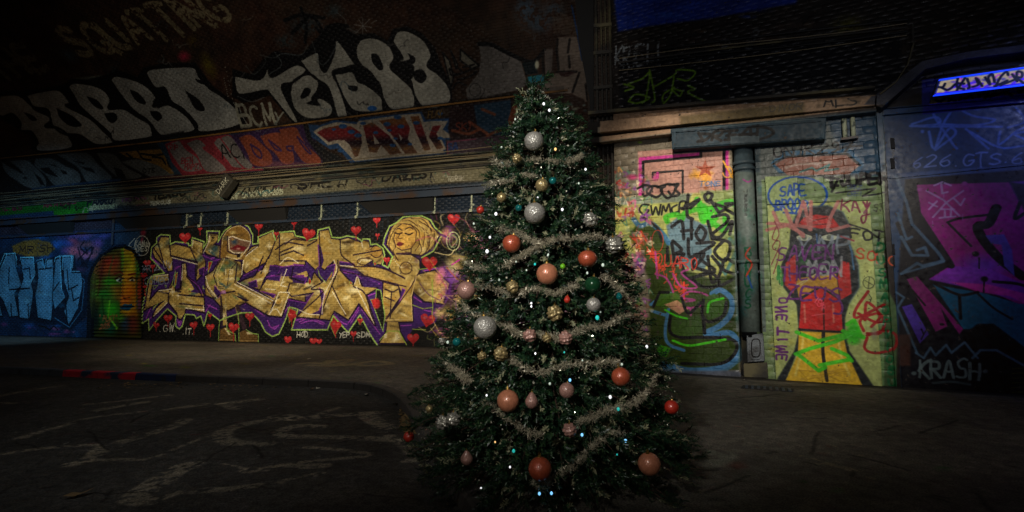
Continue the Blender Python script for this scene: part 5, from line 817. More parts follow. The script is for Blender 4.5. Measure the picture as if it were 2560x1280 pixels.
def painted(name, canvas, ref, mode='wall', rough=.6, bump=.25, bscale=30, dark=1.0):
    """wall-sized paint bitmap looked up from the position on the wall (object space of the wall's root)"""
    m, nt, b = mat(name); L = nt.links
    tc = N(nt, 'ShaderNodeTexCoord'); tc.object = ref
    sp = N(nt, 'ShaderNodeSeparateXYZ'); L.new(tc.outputs['Object'], sp.inputs[0])
    def mr(src, a, b_):
        n = N(nt, 'ShaderNodeMapRange'); n.clamp = False; n.inputs[1].default_value = a; n.inputs[2].default_value = b_; L.new(src, n.inputs[0]); return n.outputs[0]
    u = mr(sp.outputs[0], canvas.x0, canvas.x1)
    if mode == 'wall': v = mr(sp.outputs[2], canvas.z0, canvas.z1)
    elif mode == 'ground': v = mr(sp.outputs[1], canvas.z0, canvas.z1)
    else:
        a = N(nt, 'ShaderNodeMath', operation='SUBTRACT'); L.new(sp.outputs[2], a.inputs[0]); a.inputs[1].default_value = HS
        d = N(nt, 'ShaderNodeMath', operation='ADD'); L.new(sp.outputs[1], d.inputs[0]); d.inputs[1].default_value = RV
        t = N(nt, 'ShaderNodeMath', operation='ARCTAN2'); L.new(a.outputs[0], t.inputs[0]); L.new(d.outputs[0], t.inputs[1])
        v = mr(t.outputs[0], 0, canvas.z1/RV)
    cb = N(nt, 'ShaderNodeCombineXYZ'); L.new(u, cb.inputs[0]); L.new(v, cb.inputs[1])
    im = N(nt, 'ShaderNodeTexImage'); im.image = IMAGES[canvas.name]; im.extension = 'EXTEND'; L.new(cb.outputs[0], im.inputs[0])
    geo = N(nt, 'ShaderNodeNewGeometry')
    n1 = N(nt, 'ShaderNodeTexNoise'); n1.inputs['Scale'].default_value = 2.2; n1.inputs['Detail'].default_value = 10; n1.inputs['Roughness'].default_value = .7; L.new(geo.outputs['Position'], n1.inputs['Vector'])
    gr = mr(n1.outputs[0], .3, .7); 
    mm = N(nt, 'ShaderNodeMapRange'); mm.inputs[1].default_value = .3; mm.inputs[2].default_value = .7; mm.inputs[3].default_value = .72*dark; mm.inputs[4].default_value = 1.12*dark; L.new(n1.outputs[0], mm.inputs[0])
    mul = N(nt, 'ShaderNodeMix', data_type='RGBA', blend_type='MULTIPLY'); mul.inputs[0].default_value = 1; L.new(im.outputs[0], mul.inputs[6]); L.new(mm.outputs[0], mul.inputs[7])
    # chipped paint
    n2 = N(nt, 'ShaderNodeTexNoise'); n2.inputs['Scale'].default_value = 14; n2.inputs['Detail'].default_value = 8; L.new(geo.outputs['Position'], n2.inputs['Vector'])
    ch = N(nt, 'ShaderNodeMapRange'); ch.inputs[1].default_value = .66; ch.inputs[2].default_value = .70; L.new(n2.outputs[0], ch.inputs[0])
    out = rampmix(nt, ch.outputs[0], mul.outputs[2], (.045, .035, .028))
    if mode == 'ground':      # exposed stones and grit in the surface
        ng = N(nt, 'ShaderNodeTexNoise'); ng.inputs['Scale'].default_value = 70; ng.inputs['Detail'].default_value = 3; L.new(geo.outputs['Position'], ng.inputs['Vector'])
        mg = N(nt, 'ShaderNodeMapRange'); mg.inputs[1].default_value = .35; mg.inputs[2].default_value = .66; mg.inputs[3].default_value = .45; mg.inputs[4].default_value = 1.7; L.new(ng.outputs[0], mg.inputs[0])
        m2 = N(nt, 'ShaderNodeMix', data_type='RGBA', blend_type='MULTIPLY'); m2.inputs[0].default_value = 1; L.new(out, m2.inputs[6]); L.new(mg.outputs[0], m2.inputs[7]); out = m2.outputs[2]
    L.new(out, b.inputs['Base Color']); b.inputs['Specular IOR Level'].default_value = .25
    rr = N(nt, 'ShaderNodeMapRange'); rr.inputs[1].default_value = .3; rr.inputs[2].default_value = .7; rr.inputs[3].default_value = rough-.15; rr.inputs[4].default_value = rough+.15; L.new(n2.outputs[0], rr.inputs[0]); L.new(rr.outputs[0], b.inputs['Roughness'])
    n3 = N(nt, 'ShaderNodeTexNoise'); n3.inputs['Scale'].default_value = bscale; n3.inputs['Detail'].default_value = 6; L.new(geo.outputs['Position'], n3.inputs['Vector'])
    bp = N(nt, 'ShaderNodeBump'); bp.inputs['Strength'].default_value = bump; bp.inputs['Distance'].default_value = .03; L.new(n3.outputs[0], bp.inputs['Height']); L.new(bp.outputs[0], b.inputs['Normal'])
    return m
IMAGES = {c_.name: c_.image() for c_ in (cl, cv, cr, cg, cp)}

# ================================================================== MESH HELPERS
class MB:
    def __init__(s): s.v = []; s.f = []; s.n = 0
    def add(s, v, f):
        s.v.append(np.asarray(v, float)); s.f += [tuple(i+s.n for i in q) for q in f]; s.n += len(v)
    def box(s, x0, x1, y0, y1, z0, z1, ch=0.):
        if not ch:
            s.add([(x0,y0,z0),(x1,y0,z0),(x1,y1,z0),(x0,y1,z0),(x0,y0,z1),(x1,y0,z1),(x1,y1,z1),(x0,y1,z1)], [(0,3,2,1),(4,5,6,7),(0,1,5,4),(1,2,6,5),(2,3,7,6),(3,0,4,7)])
        else:
            bm = bmesh.new(); bmesh.ops.create_cube(bm, size=1)
            for v in bm.verts: v.co = ((x0+x1)/2+v.co.x*(x1-x0), (y0+y1)/2+v.co.y*(y1-y0), (z0+z1)/2+v.co.z*(z1-z0))
            bmesh.ops.bevel(bm, geom=bm.edges[:], offset=ch, segments=1, affect='EDGES'); bm.verts.index_update()
            s.add([tuple(v.co) for v in bm.verts], [tuple(v.index for v in f.verts) for f in bm.faces]); bm.free()
        return s
    def tube(s, pts, r, n=8, cap=True):
        pts = [Vector(p) for p in pts]; rr = r if isinstance(r, (list, tuple)) else [r]*len(pts); rings = []
        for i, p in enumerate(pts):
            d = (pts[min(i+1, len(pts)-1)]-pts[max(i-1, 0)]).normalized(); a = Vector((0, 0, 1)) if abs(d.z) < .9 else Vector((1, 0, 0)); u = d.cross(a).normalized(); w = d.cross(u)
            rings.append([tuple(p+(u*math.cos(2*PI*k/n)+w*math.sin(2*PI*k/n))*rr[i]) for k in range(n)])
        v = [q for g in rings for q in g]; f = []
        for i in range(len(pts)-1):
            for k in range(n): f.append((i*n+k, i*n+(k+1) % n, (i+1)*n+(k+1) % n, (i+1)*n+k))
        if cap: f += [tuple(range(n))[::-1], tuple((len(pts)-1)*n+k for k in range(n))]
        s.add(v, f); return s
    def lathe(s, prof, n=16, c=(0, 0, 0), wob=0):
        v = []; f = []
        for r, z in prof:
            for k in range(n): v.append((c[0]+r*math.cos(2*PI*k/n), c[1]+r*math.sin(2*PI*k/n), c[2]+z))
        for i in range(len(prof)-1):
            for k in range(n): f.append((i*n+k, i*n+(k+1) % n, (i+1)*n+(k+1) % n, (i+1)*n+k))
        s.add(v, f); return s
    def mesh(s, name, m, smooth=False):
        me = bpy.data.meshes.new(name); me.from_pydata(np.concatenate(s.v).tolist(), [], s.f); me.update()
        if m: me.materials.append(m)
        if smooth: me.shade_smooth()
        return me
    def obj(s, name, m, parent=None, smooth=False): return link(name, s.mesh(name, m, smooth), parent)
def link(name, me, parent=None, loc=None):
    o = bpy.data.objects.new(name, me); COL.objects.link(o)
    if parent: o.parent = parent
    if loc is not None: o.location = loc
    return o
def tag(o, label=None, cat=None, group=None, kind=None):
    for k, v in (('label', label), ('category', cat), ('group', group), ('kind', kind)):
        if v: o[k] = v
    return o
def empty(name, loc=(0, 0, 0), rz=0.):
    o = bpy.data.objects.new(name, None); COL.objects.link(o); o.location = loc; o.rotation_euler = (0, 0, rz); o.empty_display_size = .2; return o
def quadmesh(name, V, m, nq):      # V: (n, nverts_per, 3) blocks of quads
    me = bpy.data.meshes.new(name); V = np.ascontiguousarray(V, np.float32).reshape(-1, 3); n = len(V)//nq
    me.vertices.add(len(V)); me.vertices.foreach_set('co', V.ravel()); me.loops.add(n*nq); me.loops.foreach_set('vertex_index', np.arange(n*nq, dtype=np.int32))
    me.polygons.add(n); me.polygons.foreach_set('loop_start', np.arange(0, n*nq, nq, dtype=np.int32)); me.polygons.foreach_set('loop_total', np.full(n, nq, np.int32))
    me.update(calc_edges=True); me.materials.append(m); return me

# brick: back ring, chamfered front; local front is -y
def brick_verts(w, h, d, e):
    x, z = w/2, h/2
    return np.array([(-x,0,-z),(x,0,-z),(x,0,z),(-x,0,z),(-x,-d+e,-z),(x,-d+e,-z),(x,-d+e,z),(-x,-d+e,z),(-x+e,-d,-z+e),(x-e,-d,-z+e),(x-e,-d,z-e),(-x+e,-d,z-e)])
BF = [(0,1,5,4),(1,2,6,5),(2,3,7,6),(3,0,4,7),(4,5,9,8),(5,6,10,9),(6,7,11,10),(7,4,8,11),(8,9,10,11)]
def bricks(parent, cells, bw, bh, matl, place, nsingle=300, d=.02, gapw=.011, name='brick', score=None):
    """cells: list of (a,h,w). place(a,h)->(loc, rotx). The largest in view become parts, the rest one joined mesh."""
    tmpl = {}
    info = []
    for (a, h, w) in cells:
        loc, rx = place(a, h); P = parent_frame.world(loc[0], loc[1], loc[2]); px, py, zc = to_px(P)
        vis = zc > .5 and -10 < px < 2570 and -10 < py < 1290 and (score is None or score(px, py))
        info.append((w/zc if vis and w > bw*.8 else 0, a, h, w, loc, rx))
    order = sorted(range(len(info)), key=lambda i: -info[i][0]); single = set(i for i in order[:nsingle] if info[i][0] > 0)
    base = [link_mesh(brick_verts(bw-gapw, bh-gapw, d+.004*k-.004, .006), BF, matl, name) for k in range(3)]
    for i in single:
        _, a, h, w, loc, rx = info[i]
        o = link(name, base[i % 3], parent, loc); o.rotation_euler = (rx+random.uniform(-.012, .012), 0, random.uniform(-.008, .008))
    rest = [info[i] for i in range(len(info)) if i not in single]
    if rest:
        n = len(rest); V = np.zeros((n, 12, 3)); W = np.array([r[3] for r in rest]); rx = np.array([r[5] for r in rest]); LO = np.array([r[4] for r in rest])
        dd = RNG.uniform(d-.006, d+.006, n)
        T = brick_verts(1, 1, 1, 0)
        hx = (W-gapw)/2; hz = (bh-gapw)/2; e = .006
        sx = np.sign(T[:, 0]); sz = np.sign(T[:, 2]); inner = np.arange(12) >= 8; mid = (np.arange(12) >= 4) & ~inner
        X = sx[None]*(hx[:, None]-inner[None]*e); Zz = sz[None]*(hz-inner[None]*e)*np.ones((n, 1)); Y = -(inner[None]*dd[:, None]+mid[None]*(dd[:, None]-e))
        cs, sn = np.cos(rx)[:, None], np.sin(rx)[:, None]
        V[..., 0] = X+LO[:, 0:1]; V[..., 1] = Y*cs-Zz*sn+LO[:, 1:2]; V[..., 2] = Y*sn+Zz*cs+LO[:, 2:3]
        idx = np.array(BF).ravel(); Q = V[:, idx].reshape(-1, 3)
        me = bpy.data.meshes.new('brickwork'); me.vertices.add(n*12); me.vertices.foreach_set('co', V.astype(np.float32).ravel())
        fi = (np.array(BF)[None]+np.arange(n)[:, None, None]*12).astype(np.int32)
        me.loops.add(fi.size); me.loops.foreach_set('vertex_index', fi.ravel()); npoly = n*9; me.polygons.add(npoly)
        me.polygons.foreach_set('loop_start', np.arange(0, npoly*4, 4, dtype=np.int32)); me.polygons.foreach_set('loop_total', np.full(npoly, 4, np.int32)); me.update(calc_edges=True); me.materials.append(matl)
        o = link('brickwork', me, parent); o['kind'] = 'stuff'
def link_mesh(v, f, m, name):
    me = bpy.data.meshes.new(name); me.from_pydata([tuple(p) for p in v], [], f); me.materials.append(m); me.update(); return me
def bond(x0, x1, z0, z1, bw, bh, skip=None):
    out = []; r = 0; z = z0+bh/2
    while z+bh/2 <= z1+1e-4:
        x = x0-(bw/2 if r % 2 else 0)
        while x < x1-.02:
            a, b_ = max(x, x0), min(x+bw, x1)
            if b_-a > .03 and not (skip and skip((a+b_)/2, z)): out.append(((a+b_)/2, z, b_-a))
            x += bw
        z += bh; r += 1
    return out

# ================================================================== SETTING: ground
gref = empty('ground_frame'); 
M_road = painted('worn_asphalt', cg, gref, 'ground', .82, .5, 60)
M_pave = painted('stained_pavement', cp, gref, 'ground', .75, .4, 55)
kerb_px = [(-900, 898), (-400, 905), (0, 918), (240, 929), (440, 937), (640, 944), (850, 953), (925, 961), (980, 980), (1015, 1008), (1045, 1055), (1090, 1130), (1160, 1230), (1250, 1340), (1400, 1500)]
kp = [ground(x, y)[:2] for x, y in kerb_px]
ks = [tuple(p) for p in smooth(kp, 6)]
def kerb_h(p): return .12 if p[1] > 5.5 else max(.025, .12-(5.5-p[1])*.05)
mb = MB(); mb.add([(-60, -12, -.12), (60, -12, -.12), (60, 60, -.12), (-60, 60, -.12)], [(0, 1, 2, 3)]); tag(mb.obj('road', M_road), kind='structure')
pl = [(-60, ks[0][1]+4)]+ks+[(ks[-1][0]+.1, -12), (60, -12), (60, 60), (-60, 60)]
from mathutils.geometry import tessellate_polygon
V3 = [Vector((x, y, 0)) for x, y in pl]; tri = tessellate_polygon([V3])
me = bpy.data.meshes.new('pavement'); me.from_pydata([tuple(v) for v in V3], [], [tuple(t) for t in tri]); me.materials.append(M_pave); me.update()
bm = bmesh.new(); bm.from_mesh(me); bmesh.ops.recalc_face_normals(bm, faces=bm.faces[:])
if bm.faces[:][0].normal.z < 0: bmesh.ops.reverse_faces(bm, faces=bm.faces[:])
bm.to_mesh(me); bm.free(); tag(link('pavement', me), kind='structure')
# kerb stones, each about a metre long, laid along the curve
kerb = empty('kerb', (ks[0][0], ks[0][1], -.12)); tag(kerb, kind='structure')
M_k = [plain('kerb_grey', (66, 62, 58), .8, nscale=9, namt=.5, bump=.5), plain('kerb_red_paint', (205, 34, 56), .7, nscale=7, namt=.5, bump=.4, rust=(30, 60, 90)), plain('kerb_dark_blue_paint', (26, 44, 84), .7, nscale=7, namt=.5, bump=.4, rust=(50, 46, 44)), plain('kerb_grey_lettered', (70, 78, 88), .75, nscale=5, namt=.7, bump=.4, rust=(24, 24, 26))]
dist = [0]
for i in range(1, len(ks)): dist.append(dist[-1]+math.dist(ks[i], ks[i-1]))
def kat(s):
    for i in range(1, len(ks)):
        if s <= dist[i]: t = (s-dist[i-1])/(dist[i]-dist[i-1]); return (ks[i-1][0]+t*(ks[i][0]-ks[i-1][0]), ks[i-1][1]+t*(ks[i][1]-ks[i-1][1]))
    return ks[-1]
s_ = 0.
while s_ < dist[-1]-.3:
    L_ = .92 if kat(s_)[0] < -3.4 else .46; v = []; f = []
    for j in range(5):
        p = kat(min(dist[-1], s_+.008+(L_-.016)*j/4)); q = kat(min(dist[-1], s_+.03+(L_-.016)*j/4)); tx, ty = q[0]-p[0], q[1]-p[1]; l = math.hypot(tx, ty) or 1; nx, ny = ty/l, -tx/l
        hh = .004; dr = .12-kerb_h(p)
        for (o_, z_) in ((-.12, hh), (-.006, hh), (.012, -.014), (.024, -.12-.03)): v.append((p[0]+nx*o_-kerb.location.x, p[1]+ny*o_-kerb.location.y, (z_ if z_ > -.1 else z_)+.12))
    for j in range(4):
        for k in range(3): f.append((j*4+k, j*4+k+1, (j+1)*4+k+1, (j+1)*4+k))
    f += [(0, 1, 2, 3), (19, 18, 17, 16)]
    mid = kat(s_+L_/2); px = to_px((mid[0], mid[1], 0))[0]
    mi = 1 if 175 < px < 350 else 2 if 350 <= px < 390 else 3 if px < 130 else 0
    m_ = MB(); m_.add(v, f); m_.obj('kerb_stone', M_k[mi], kerb); s_ += L_

# ================================================================== LEFT WALL
parent_frame = LW
lwall = empty('brick_wall', tuple(LW.O), LW.ang); tag(lwall, 'long painted brick wall with golden mural, hearts and dark stone cornice', 'wall')
M_lw = painted('left_wall_paint', cl, lwall, 'wall', .58, .3, 40); M_lwm = painted('left_wall_mortar', cl, lwall, 'wall', .85, .4, 60, .96)
X1 = 29.3
ax0, hz0 = LW.hit(225, 846); ax1, _ = LW.hit(358, 849); _, hz1 = LW.hit(292, 612); axc = (ax0+ax1)/2; arw = (ax1-ax0)/2; hsp = hz1-arw*.9
def inarch(a, h): return abs(a-axc) < arw and (h < hsp or ((a-axc)/arw)**2+((h-hsp)/(hz1-hsp))**2 < 1)
_, HM = LW.hit(600, 556)         # top of the mural
H1, H2 = 4.14, 4.60
mb = MB(); mb.box(-8, axc-arw, 0, .4, 0, 6.0); mb.box(axc+arw, X1, 0, .4, 0, 6.0)
# spandrel pieces over the arch
nseg = 14
for i in range(nseg):
    a0 = axc-arw+2*arw*i/nseg; a1 = a0+2*arw/nseg; hh = hsp+(hz1-hsp)*math.sqrt(max(0, 1-(((a0+a1)/2-axc)/arw)**2)); mb.box(a0, a1, 0, .4, hh, 6.0)
mb.obj('mortar_bed', M_lwm, lwall)
def lscore(px, py): return not (1090+(py-600)*0 < px < 1640 and py > 230) and px < 1500
bricks(lwall, bond(-8, X1, 0, 4.12, .225, .075, lambda a, h: inarch(a, h)), .225, .075, M_lw, lambda a, h: ((a, 0, h), 0), 300, d=.005, gapw=.004, score=lscore)
bricks(lwall, bond(-8, X1, 4.155, 5.42, .225, .075), .225, .075, M_lw, lambda a, h: ((a, 0, h), 0), 0, d=.012, gapw=.006)
M_iron = plain('painted_iron', (38, 50, 66), .55, nscale=3, namt=.5, bump=.3, rust=(60, 44, 34)); M_stone = plain('cornice_stone', (96, 92, 74), .8, nscale=2.5, namt=.55, bump=.5, rust=(50, 62, 60)); M_black = plain('soot_black', (14, 14, 15), .85, nscale=4, bump=.4)
M_stain = plain('cornice_dark', (44, 42, 38), .85, nscale=3, namt=.5, bump=.5, rust=(90, 84, 60))
rail = MB(); rail.box(-8, X1, -.09, 0, 4.09, 4.15); rail.obj('lower_rail', M_iron, lwall)
bm_ = MB(); bm_.box(-8, X1, -.22, 0, 4.62, 4.66); bm_.box(-8, X1, -.16, 0, 4.66, 4.84); bm_.box(-8, X1, -.26, 0, 4.84, 4.88); bm_.obj('steel_beam', M_iron, lwall)
for (z0_, z1_, d_, m_) in ((5.42, 5.47, .05, M_stone), (5.475, 5.54, .10, M_stain), (5.545, 5.62, .14, M_stone), (5.625, 5.66, .20, M_stain), (5.665, 5.72, .24, M_stone), (5.725, 5.80, .30, M_stain), (5.805, 5.86, .34, M_stone)):
    x = -8.
    while x < X1:
        l = 1.8+rnd(-.2, .2); b_ = MB(); b_.box(x+.004, min(x+l, X1)-.004, -d_-rnd(0, .012), .1, z0_, z1_, .006); b_.obj('cornice_block', m_, lwall); x += l
# wires over the cornice
M_wire = plain('black_cable', (18, 18, 18), .5, nscale=2, bump=0); M_wire2 = plain('pale_cable', (120, 108, 84), .6, nscale=2, bump=0)
for k in range(6):
    pts = [(x, -.37-.02*k, 5.88+.02*k-.28*(k % 3)*.6+.02*math.sin(x*1.3+k)) for x in np.arange(-8, X1, 1.5)]
    w_ = MB(); w_.tube(pts, .009+.004*(k % 2), 5); o = w_.obj('cable', M_wire2 if k % 2 else M_wire, None); o.location = lwall.location; o.rotation_euler = lwall.rotation_euler; tag(o, ['thin black cable, lowest of those clipped along the left cornice','pale cable clipped along the left cornice above the lowest wire','black cable running midway along the left cornice','pale cable at half height along the left cornice','black cable near the top of the left cornice','topmost pale cable along the left cornice'][k], 'cable', 'cables along the left cornice'); 
# ---- black ventilation hoods under the beam, hangers, junction box
def hood(x0, x1, label):
    (a0, _), (a1, _) = LW.hit(x0, 540), LW.hit(x1, 540); z0, z1 = 4.17, 4.60; m_ = MB()
    v = [(a0, -.02, z1), (a1, -.02, z1), (a1, -.21, z1-.02), (a0, -.21, z1-.02), (a0+.45, -.02, z0), (a1-.05, -.02, z0), (a1-.05, -.06, z0), (a0+.45, -.06, z0)]
    r = empty('vent_hood', tuple(LW.world(a0, 0, z0)), LW.ang); tag(r, label, 'vent', 'black vent hoods under the left beam')
    m_.add([(x-a0, y, z-z0) for x, y, z in v], [(0,1,2,3),(7,6,5,4),(3,2,6,7),(0,3,7,4),(2,1,5,6)]); m_.obj('hood', M_black, r)
    f_ = MB(); f_.box(.43, a1-a0, -.08, -.05, -.02, 0.01); f_.obj('lip', M_iron, r)
hood(60, 190, 'black sloping vent hood above the blue graffiti, leftmost of the four'); hood(300, 455, 'black sloping vent hood above the arched shutter')
hood(577, 722, 'black sloping vent hood over the helmet figure'); hood(905, 1088, 'black sloping vent hood above the painted woman, nearest the tree')
M_drip = plain('pale_drips', (156, 164, 140), .6, nscale=30, namt=.5, bump=.3, rust=(50, 60, 60))
for x in (470, 505, 571, 805, 895, 1088, 1180):
    a, _ = LW.hit(x, 530); b_ = MB(); b_.box(a-.022, a+.022, -.045, 0, 4.155, 4.615); b_.obj('hanger', M_drip, lwall)
    b_ = MB(); b_.box(a-.05, a+.05, -.12, -.09, 4.08, 4.18, .008); b_.obj('clip', M_drip, lwall)
a, _ = LW.hit(287, 560); b_ = MB(); b_.tube([(a, -.05, LW.hit(287, 612)[1]), (a, -.05, 4.62)], .045, 8); b_.obj('downpipe', M_iron, lwall)
# tilted box with lettering
a, h = LW.hit(560, 463, -.5); jb = empty('junction_box', tuple(LW.world(a, -.45, h)), LW.ang); tag(jb, 'tilted dark metal box lettered DARK hanging at the left cornice', 'box')
b_ = MB(); b_.box(-.23, .23, -.1, .2, -.38, .38, .02); o = b_.obj('casing', plain('box_metal', (58, 56, 48), .6, nscale=6, namt=.5, bump=.3, rust=(30, 28, 26)), jb); o.rotation_euler = (0, .72, 0)
M_ink = plain('black_marker', (15, 15, 16), .6, bump=0); M_chalk = plain('white_marker', (176, 176, 156), .6, bump=0, nscale=30)
def strokes3(name, txt, m_, parent, w, h, lw, y, rot=(0, 0, 0), x0=0, z0=0):
    b = MB(); adv = x0
    for ch in txt:
        for st in FONT.get(ch, []):
            if len(st) > 1: b.tube([(adv+p*w, y, z0+q*h) for p, q in st], lw, 4)
        adv += w*1.28
    o = b.obj(name, m_, parent); o.rotation_euler = rot; return o
strokes3('lettering', 'DARK', M_chalk, jb, .13, .2, .014, -.105, (0, -.85, 0), -.34, -.1)

# ---- arched shutter in the left wall
sh = empty('arched_shutter', tuple(LW.world(axc, .1, 0)), LW.ang); tag(sh, 'arched corrugated shutter painted with a green and orange face', 'shutter')
M_sh = painted('shutter_paint', cl, lwall, 'wall', .45, .25, 30)
def half(h): return arw*.97 if h < hsp else arw*.97*math.sqrt(max(0, 1-((h-hsp)/(hz1-hsp))**2))
asplit, _ = LW.hit(302, 740); asplit -= axc; nsl = 27; hs = hz1/nsl
for i in range(nsl):
    z0, z1 = i*hs, (i+1)*hs; w = half((z0+z1)/2)
    if w < .12: continue
    for (x0, x1, off) in ((-w, min(asplit, w)-.015, -.02), (max(asplit, -w)+.015, w, -.07)):
        if x1-x0 < .05: continue
        if off == -.02 and h and .1 < i/nsl < .42: d1 = .015
        else: d1 = .06
        m_ = MB(); m_.add([(x0, off, z0+.008), (x1, off, z0+.008), (x1, off-d1, z0+hs*.35), (x0, off-d1, z0+hs*.35), (x1, off-d1*.7, z1-hs*.2), (x0, off-d1*.7, z1-hs*.2), (x1, off, z1), (x0, off, z1)], [(0,1,2,3),(3,2,4,5),(5,4,6,7),(0,3,5,7),(1,6,4,2)])
        m_.obj('slat', M_sh, sh)
m_ = MB(); m_.box(-arw-.02, arw+.02, .02, .2, 0, hz1+.05); m_.obj('backing', M_black, sh); m_ = MB(); m_.box(asplit-.014, asplit+.014, -.09, .02, 0, hz1*.96); m_.obj('post', M_black, sh)

# ---- vault over the left side
vault = empty('vault', tuple(LW.O), LW.ang); vault['kind'] = 'structure'
M_v = painted('vault_paint', cv, vault, 'vault', .6, .35, 30); M_vm = painted('vault_mortar', cv, vault, 'vault', .85, .5, 50, .95)
PH = 14.2/RV; nn = 48; v = []; f = []
for i in range(nn+1):
    p = PH*i/nn
    for x in (-15.8, X1): v.append((x, -(RV-RV*math.cos(p)), HS+RV*math.sin(p)))
for i in range(nn): f.append((2*i, 2*i+1, 2*i+3, 2*i+2))
m_ = MB(); m_.add(v, f); m_.obj('vault_shell', M_vm, vault)
def vplace(a, h): p = h/RV; return (a, -(RV-RV*math.cos(p)), HS+RV*math.sin(p)), p
bricks(vault, bond(-15.6, X1, .02, 14.1, .24, .08), .24, .08, M_v, vplace, 300, d=.006, gapw=.005, score=lambda x, y: x < 1430 and not (1240 < x < 1500 and y > 230))
# long conduit on the vault
def vpt(px, py, off): a, h = vault_hit(px, py); p = h/RV; r = RV-off; return (a, -(RV-r*math.cos(p)), HS+r*math.sin(p))
pts = [vpt(x, y, .05) for x, y in ((0, 397), (200, 376), (420, 352), (640, 324), (900, 290), (1100, 264), (1300, 240), (1420, 226))]
pts.insert(0, (pts[0][0]-6, pts[0][1], pts[0][2])); cb = MB(); cb.tube(pts, .03, 6); o = cb.obj('conduit', plain('conduit_ochre', (140, 100, 50), .5, nscale=1.5, namt=.6, bump=.1, rust=(40, 36, 30))); o.location = lwall.location; o.rotation_euler = lwall.rotation_euler; tag(o, 'long ochre conduit clipped along the vault between the silver letters and the coloured band', 'conduit')

# ================================================================== RIGHT WALL
parent_frame = RW
rwall = empty('tiled_wall', tuple(RW.O), RW.ang); tag(rwall, 'tall right hand wall of painted tiles below and dark brick above a ledge', 'wall')
# extra paint on pieces that stand proud of the wall
def proud(off): return lambda px, py: RW.hit(px, py, off)
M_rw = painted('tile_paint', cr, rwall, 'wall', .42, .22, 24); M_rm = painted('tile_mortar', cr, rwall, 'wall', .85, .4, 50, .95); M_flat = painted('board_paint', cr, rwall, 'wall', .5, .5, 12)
aL = 0.0; aR0, _ = RW.hit(1840, 650); aR1, _ = RW.hit(1899, 650); aD, hD = RW.hit(2215, 620); aEnd = 11; HT = RW.hit(1860, 292)[1]
m_ = MB(); m_.box(aL, aR0, 0, .5, 0, HT); m_.box(aR1, aD, 0, .5, 0, HT); m_.box(aL, aEnd, 0, .5, HT, 9.6); m_.obj('mortar_bed', M_rm, rwall)
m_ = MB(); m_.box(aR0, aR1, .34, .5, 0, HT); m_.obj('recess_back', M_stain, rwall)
hits_ = [RW.hit(x, y, -.05) for x, y in brd_px] if 'brd_px' in globals() else None
tiles = [q for q in bond(aL, aR0, 0, HT, .30, .125)]+[q for q in bond(aR1, aD, 0, HT, .30, .125)]
bricks(rwall, tiles, .30, .125, M_rw, lambda a, h: ((a, 0, h), 0), 300, d=.006, gapw=.005, score=lambda x, y: not (1910 < x < 2185 and y > 450) and x > 1600)
bricks(rwall, bond(aL, aEnd, HT, 9.5, .225, .078), .225, .078, M_rw, lambda a, h: ((a, 0, h), 0), 0, d=.004, gapw=.005)
def prism(px, off0, off1, name, m_, parent, base_off=None, ch=0):
    """outline given where its front face is seen; real depth behind it"""
    H = [RW.hit(x, y, off0) for x, y in px]; n = len(H); o3 = parent_loc(parent)
    v = [(a-o3[0], off0-o3[1], h-o3[2]) for a, h in H]+[(a-o3[0], off1-o3[1], h-o3[2]) for a, h in H]
    f = [tuple(range(n)), tuple(range(n, 2*n))[::-1]]+[(i, i+n, (i+1) % n+n, (i+1) % n) for i in range(n)]
    m = MB(); m.add(v, f); me = m.mesh(name, m_); bm = bmesh.new(); bm.from_mesh(me); bmesh.ops.recalc_face_normals(bm, faces=bm.faces[:])
    if ch: bmesh.ops.bevel(bm, geom=bm.edges[:], offset=ch, segments=1, affect='EDGES')
    bm.to_mesh(me); bm.free(); return link(name, me, parent)
OFFS = {}
def parent_loc(p): return OFFS.get(p.name, (0, 0, 0)) if p else (0, 0, 0)
def rthing(name, px, py, off, label, cat, group=None):
    a, h = RW.hit(px, py, off); r = empty(name, tuple(RW.world(a, off, h)), RW.ang); OFFS[r.name] = (a, off, h); return tag(r, label, cat, group)
# ledges
ld = rthing('ledge', 1860, 300, -.3, 'rusty tan double ledge running above the tiled panels and bending up at its right end', 'ledge')
M_ledge = painted('ledge_paint', cr, rwall, 'wall', .6, .35, 30)
prism([(1470, 306), (1700, 283), (2188, 239), (2188, 263), (1700, 311), (1470, 334)], -.32, -.01, 'upper_flange', M_ledge, ld, ch=.008)
prism([(1470, 345), (1700, 319), (2192, 266), (2192, 278), (1700, 332), (1470, 359)], -.22, -.02, 'lower_flange', M_ledge, ld, ch=.008)
prism([(2191, 240), (2305, 152), (2420, 128), (2700, 94), (2700, 112), (2420, 146), (2314, 172), (2205, 270), (2191, 264)], -.32, -.01, 'raised_end', M_ledge, ld, ch=.008)
prism([(1470, 278), (2188, 214), (2188, 220), (1470, 286)], -.14, -.01, 'coping', M_stain, ld)
# DREAD box
sb = rthing('sign_box', 1870, 340, -.26, 'shallow teal box beam lettered DREAD in black under the ledge', 'box')
M_sign = painted('sign_paint', cr, rwall, 'wall', .6, .08, 6)
prism([(1678, 322), (2066, 293), (2062, 347), (1680, 373)], -.26, -.02, 'body', M_sign, sb, ch=.01)
for q in ([(1682, 326), (2062, 298), (2062, 303), (1682, 331)], [(1684, 363), (2058, 339), (2058, 344), (1684, 369)], [(1684, 331), (1690, 330.6), (1690, 363), (1684, 363.5)], [(2054, 303.5), (2060, 303), (2058, 339), (2052, 339.5)]): prism(q, -.28, -.262, 'raised_rim', M_sign, sb)
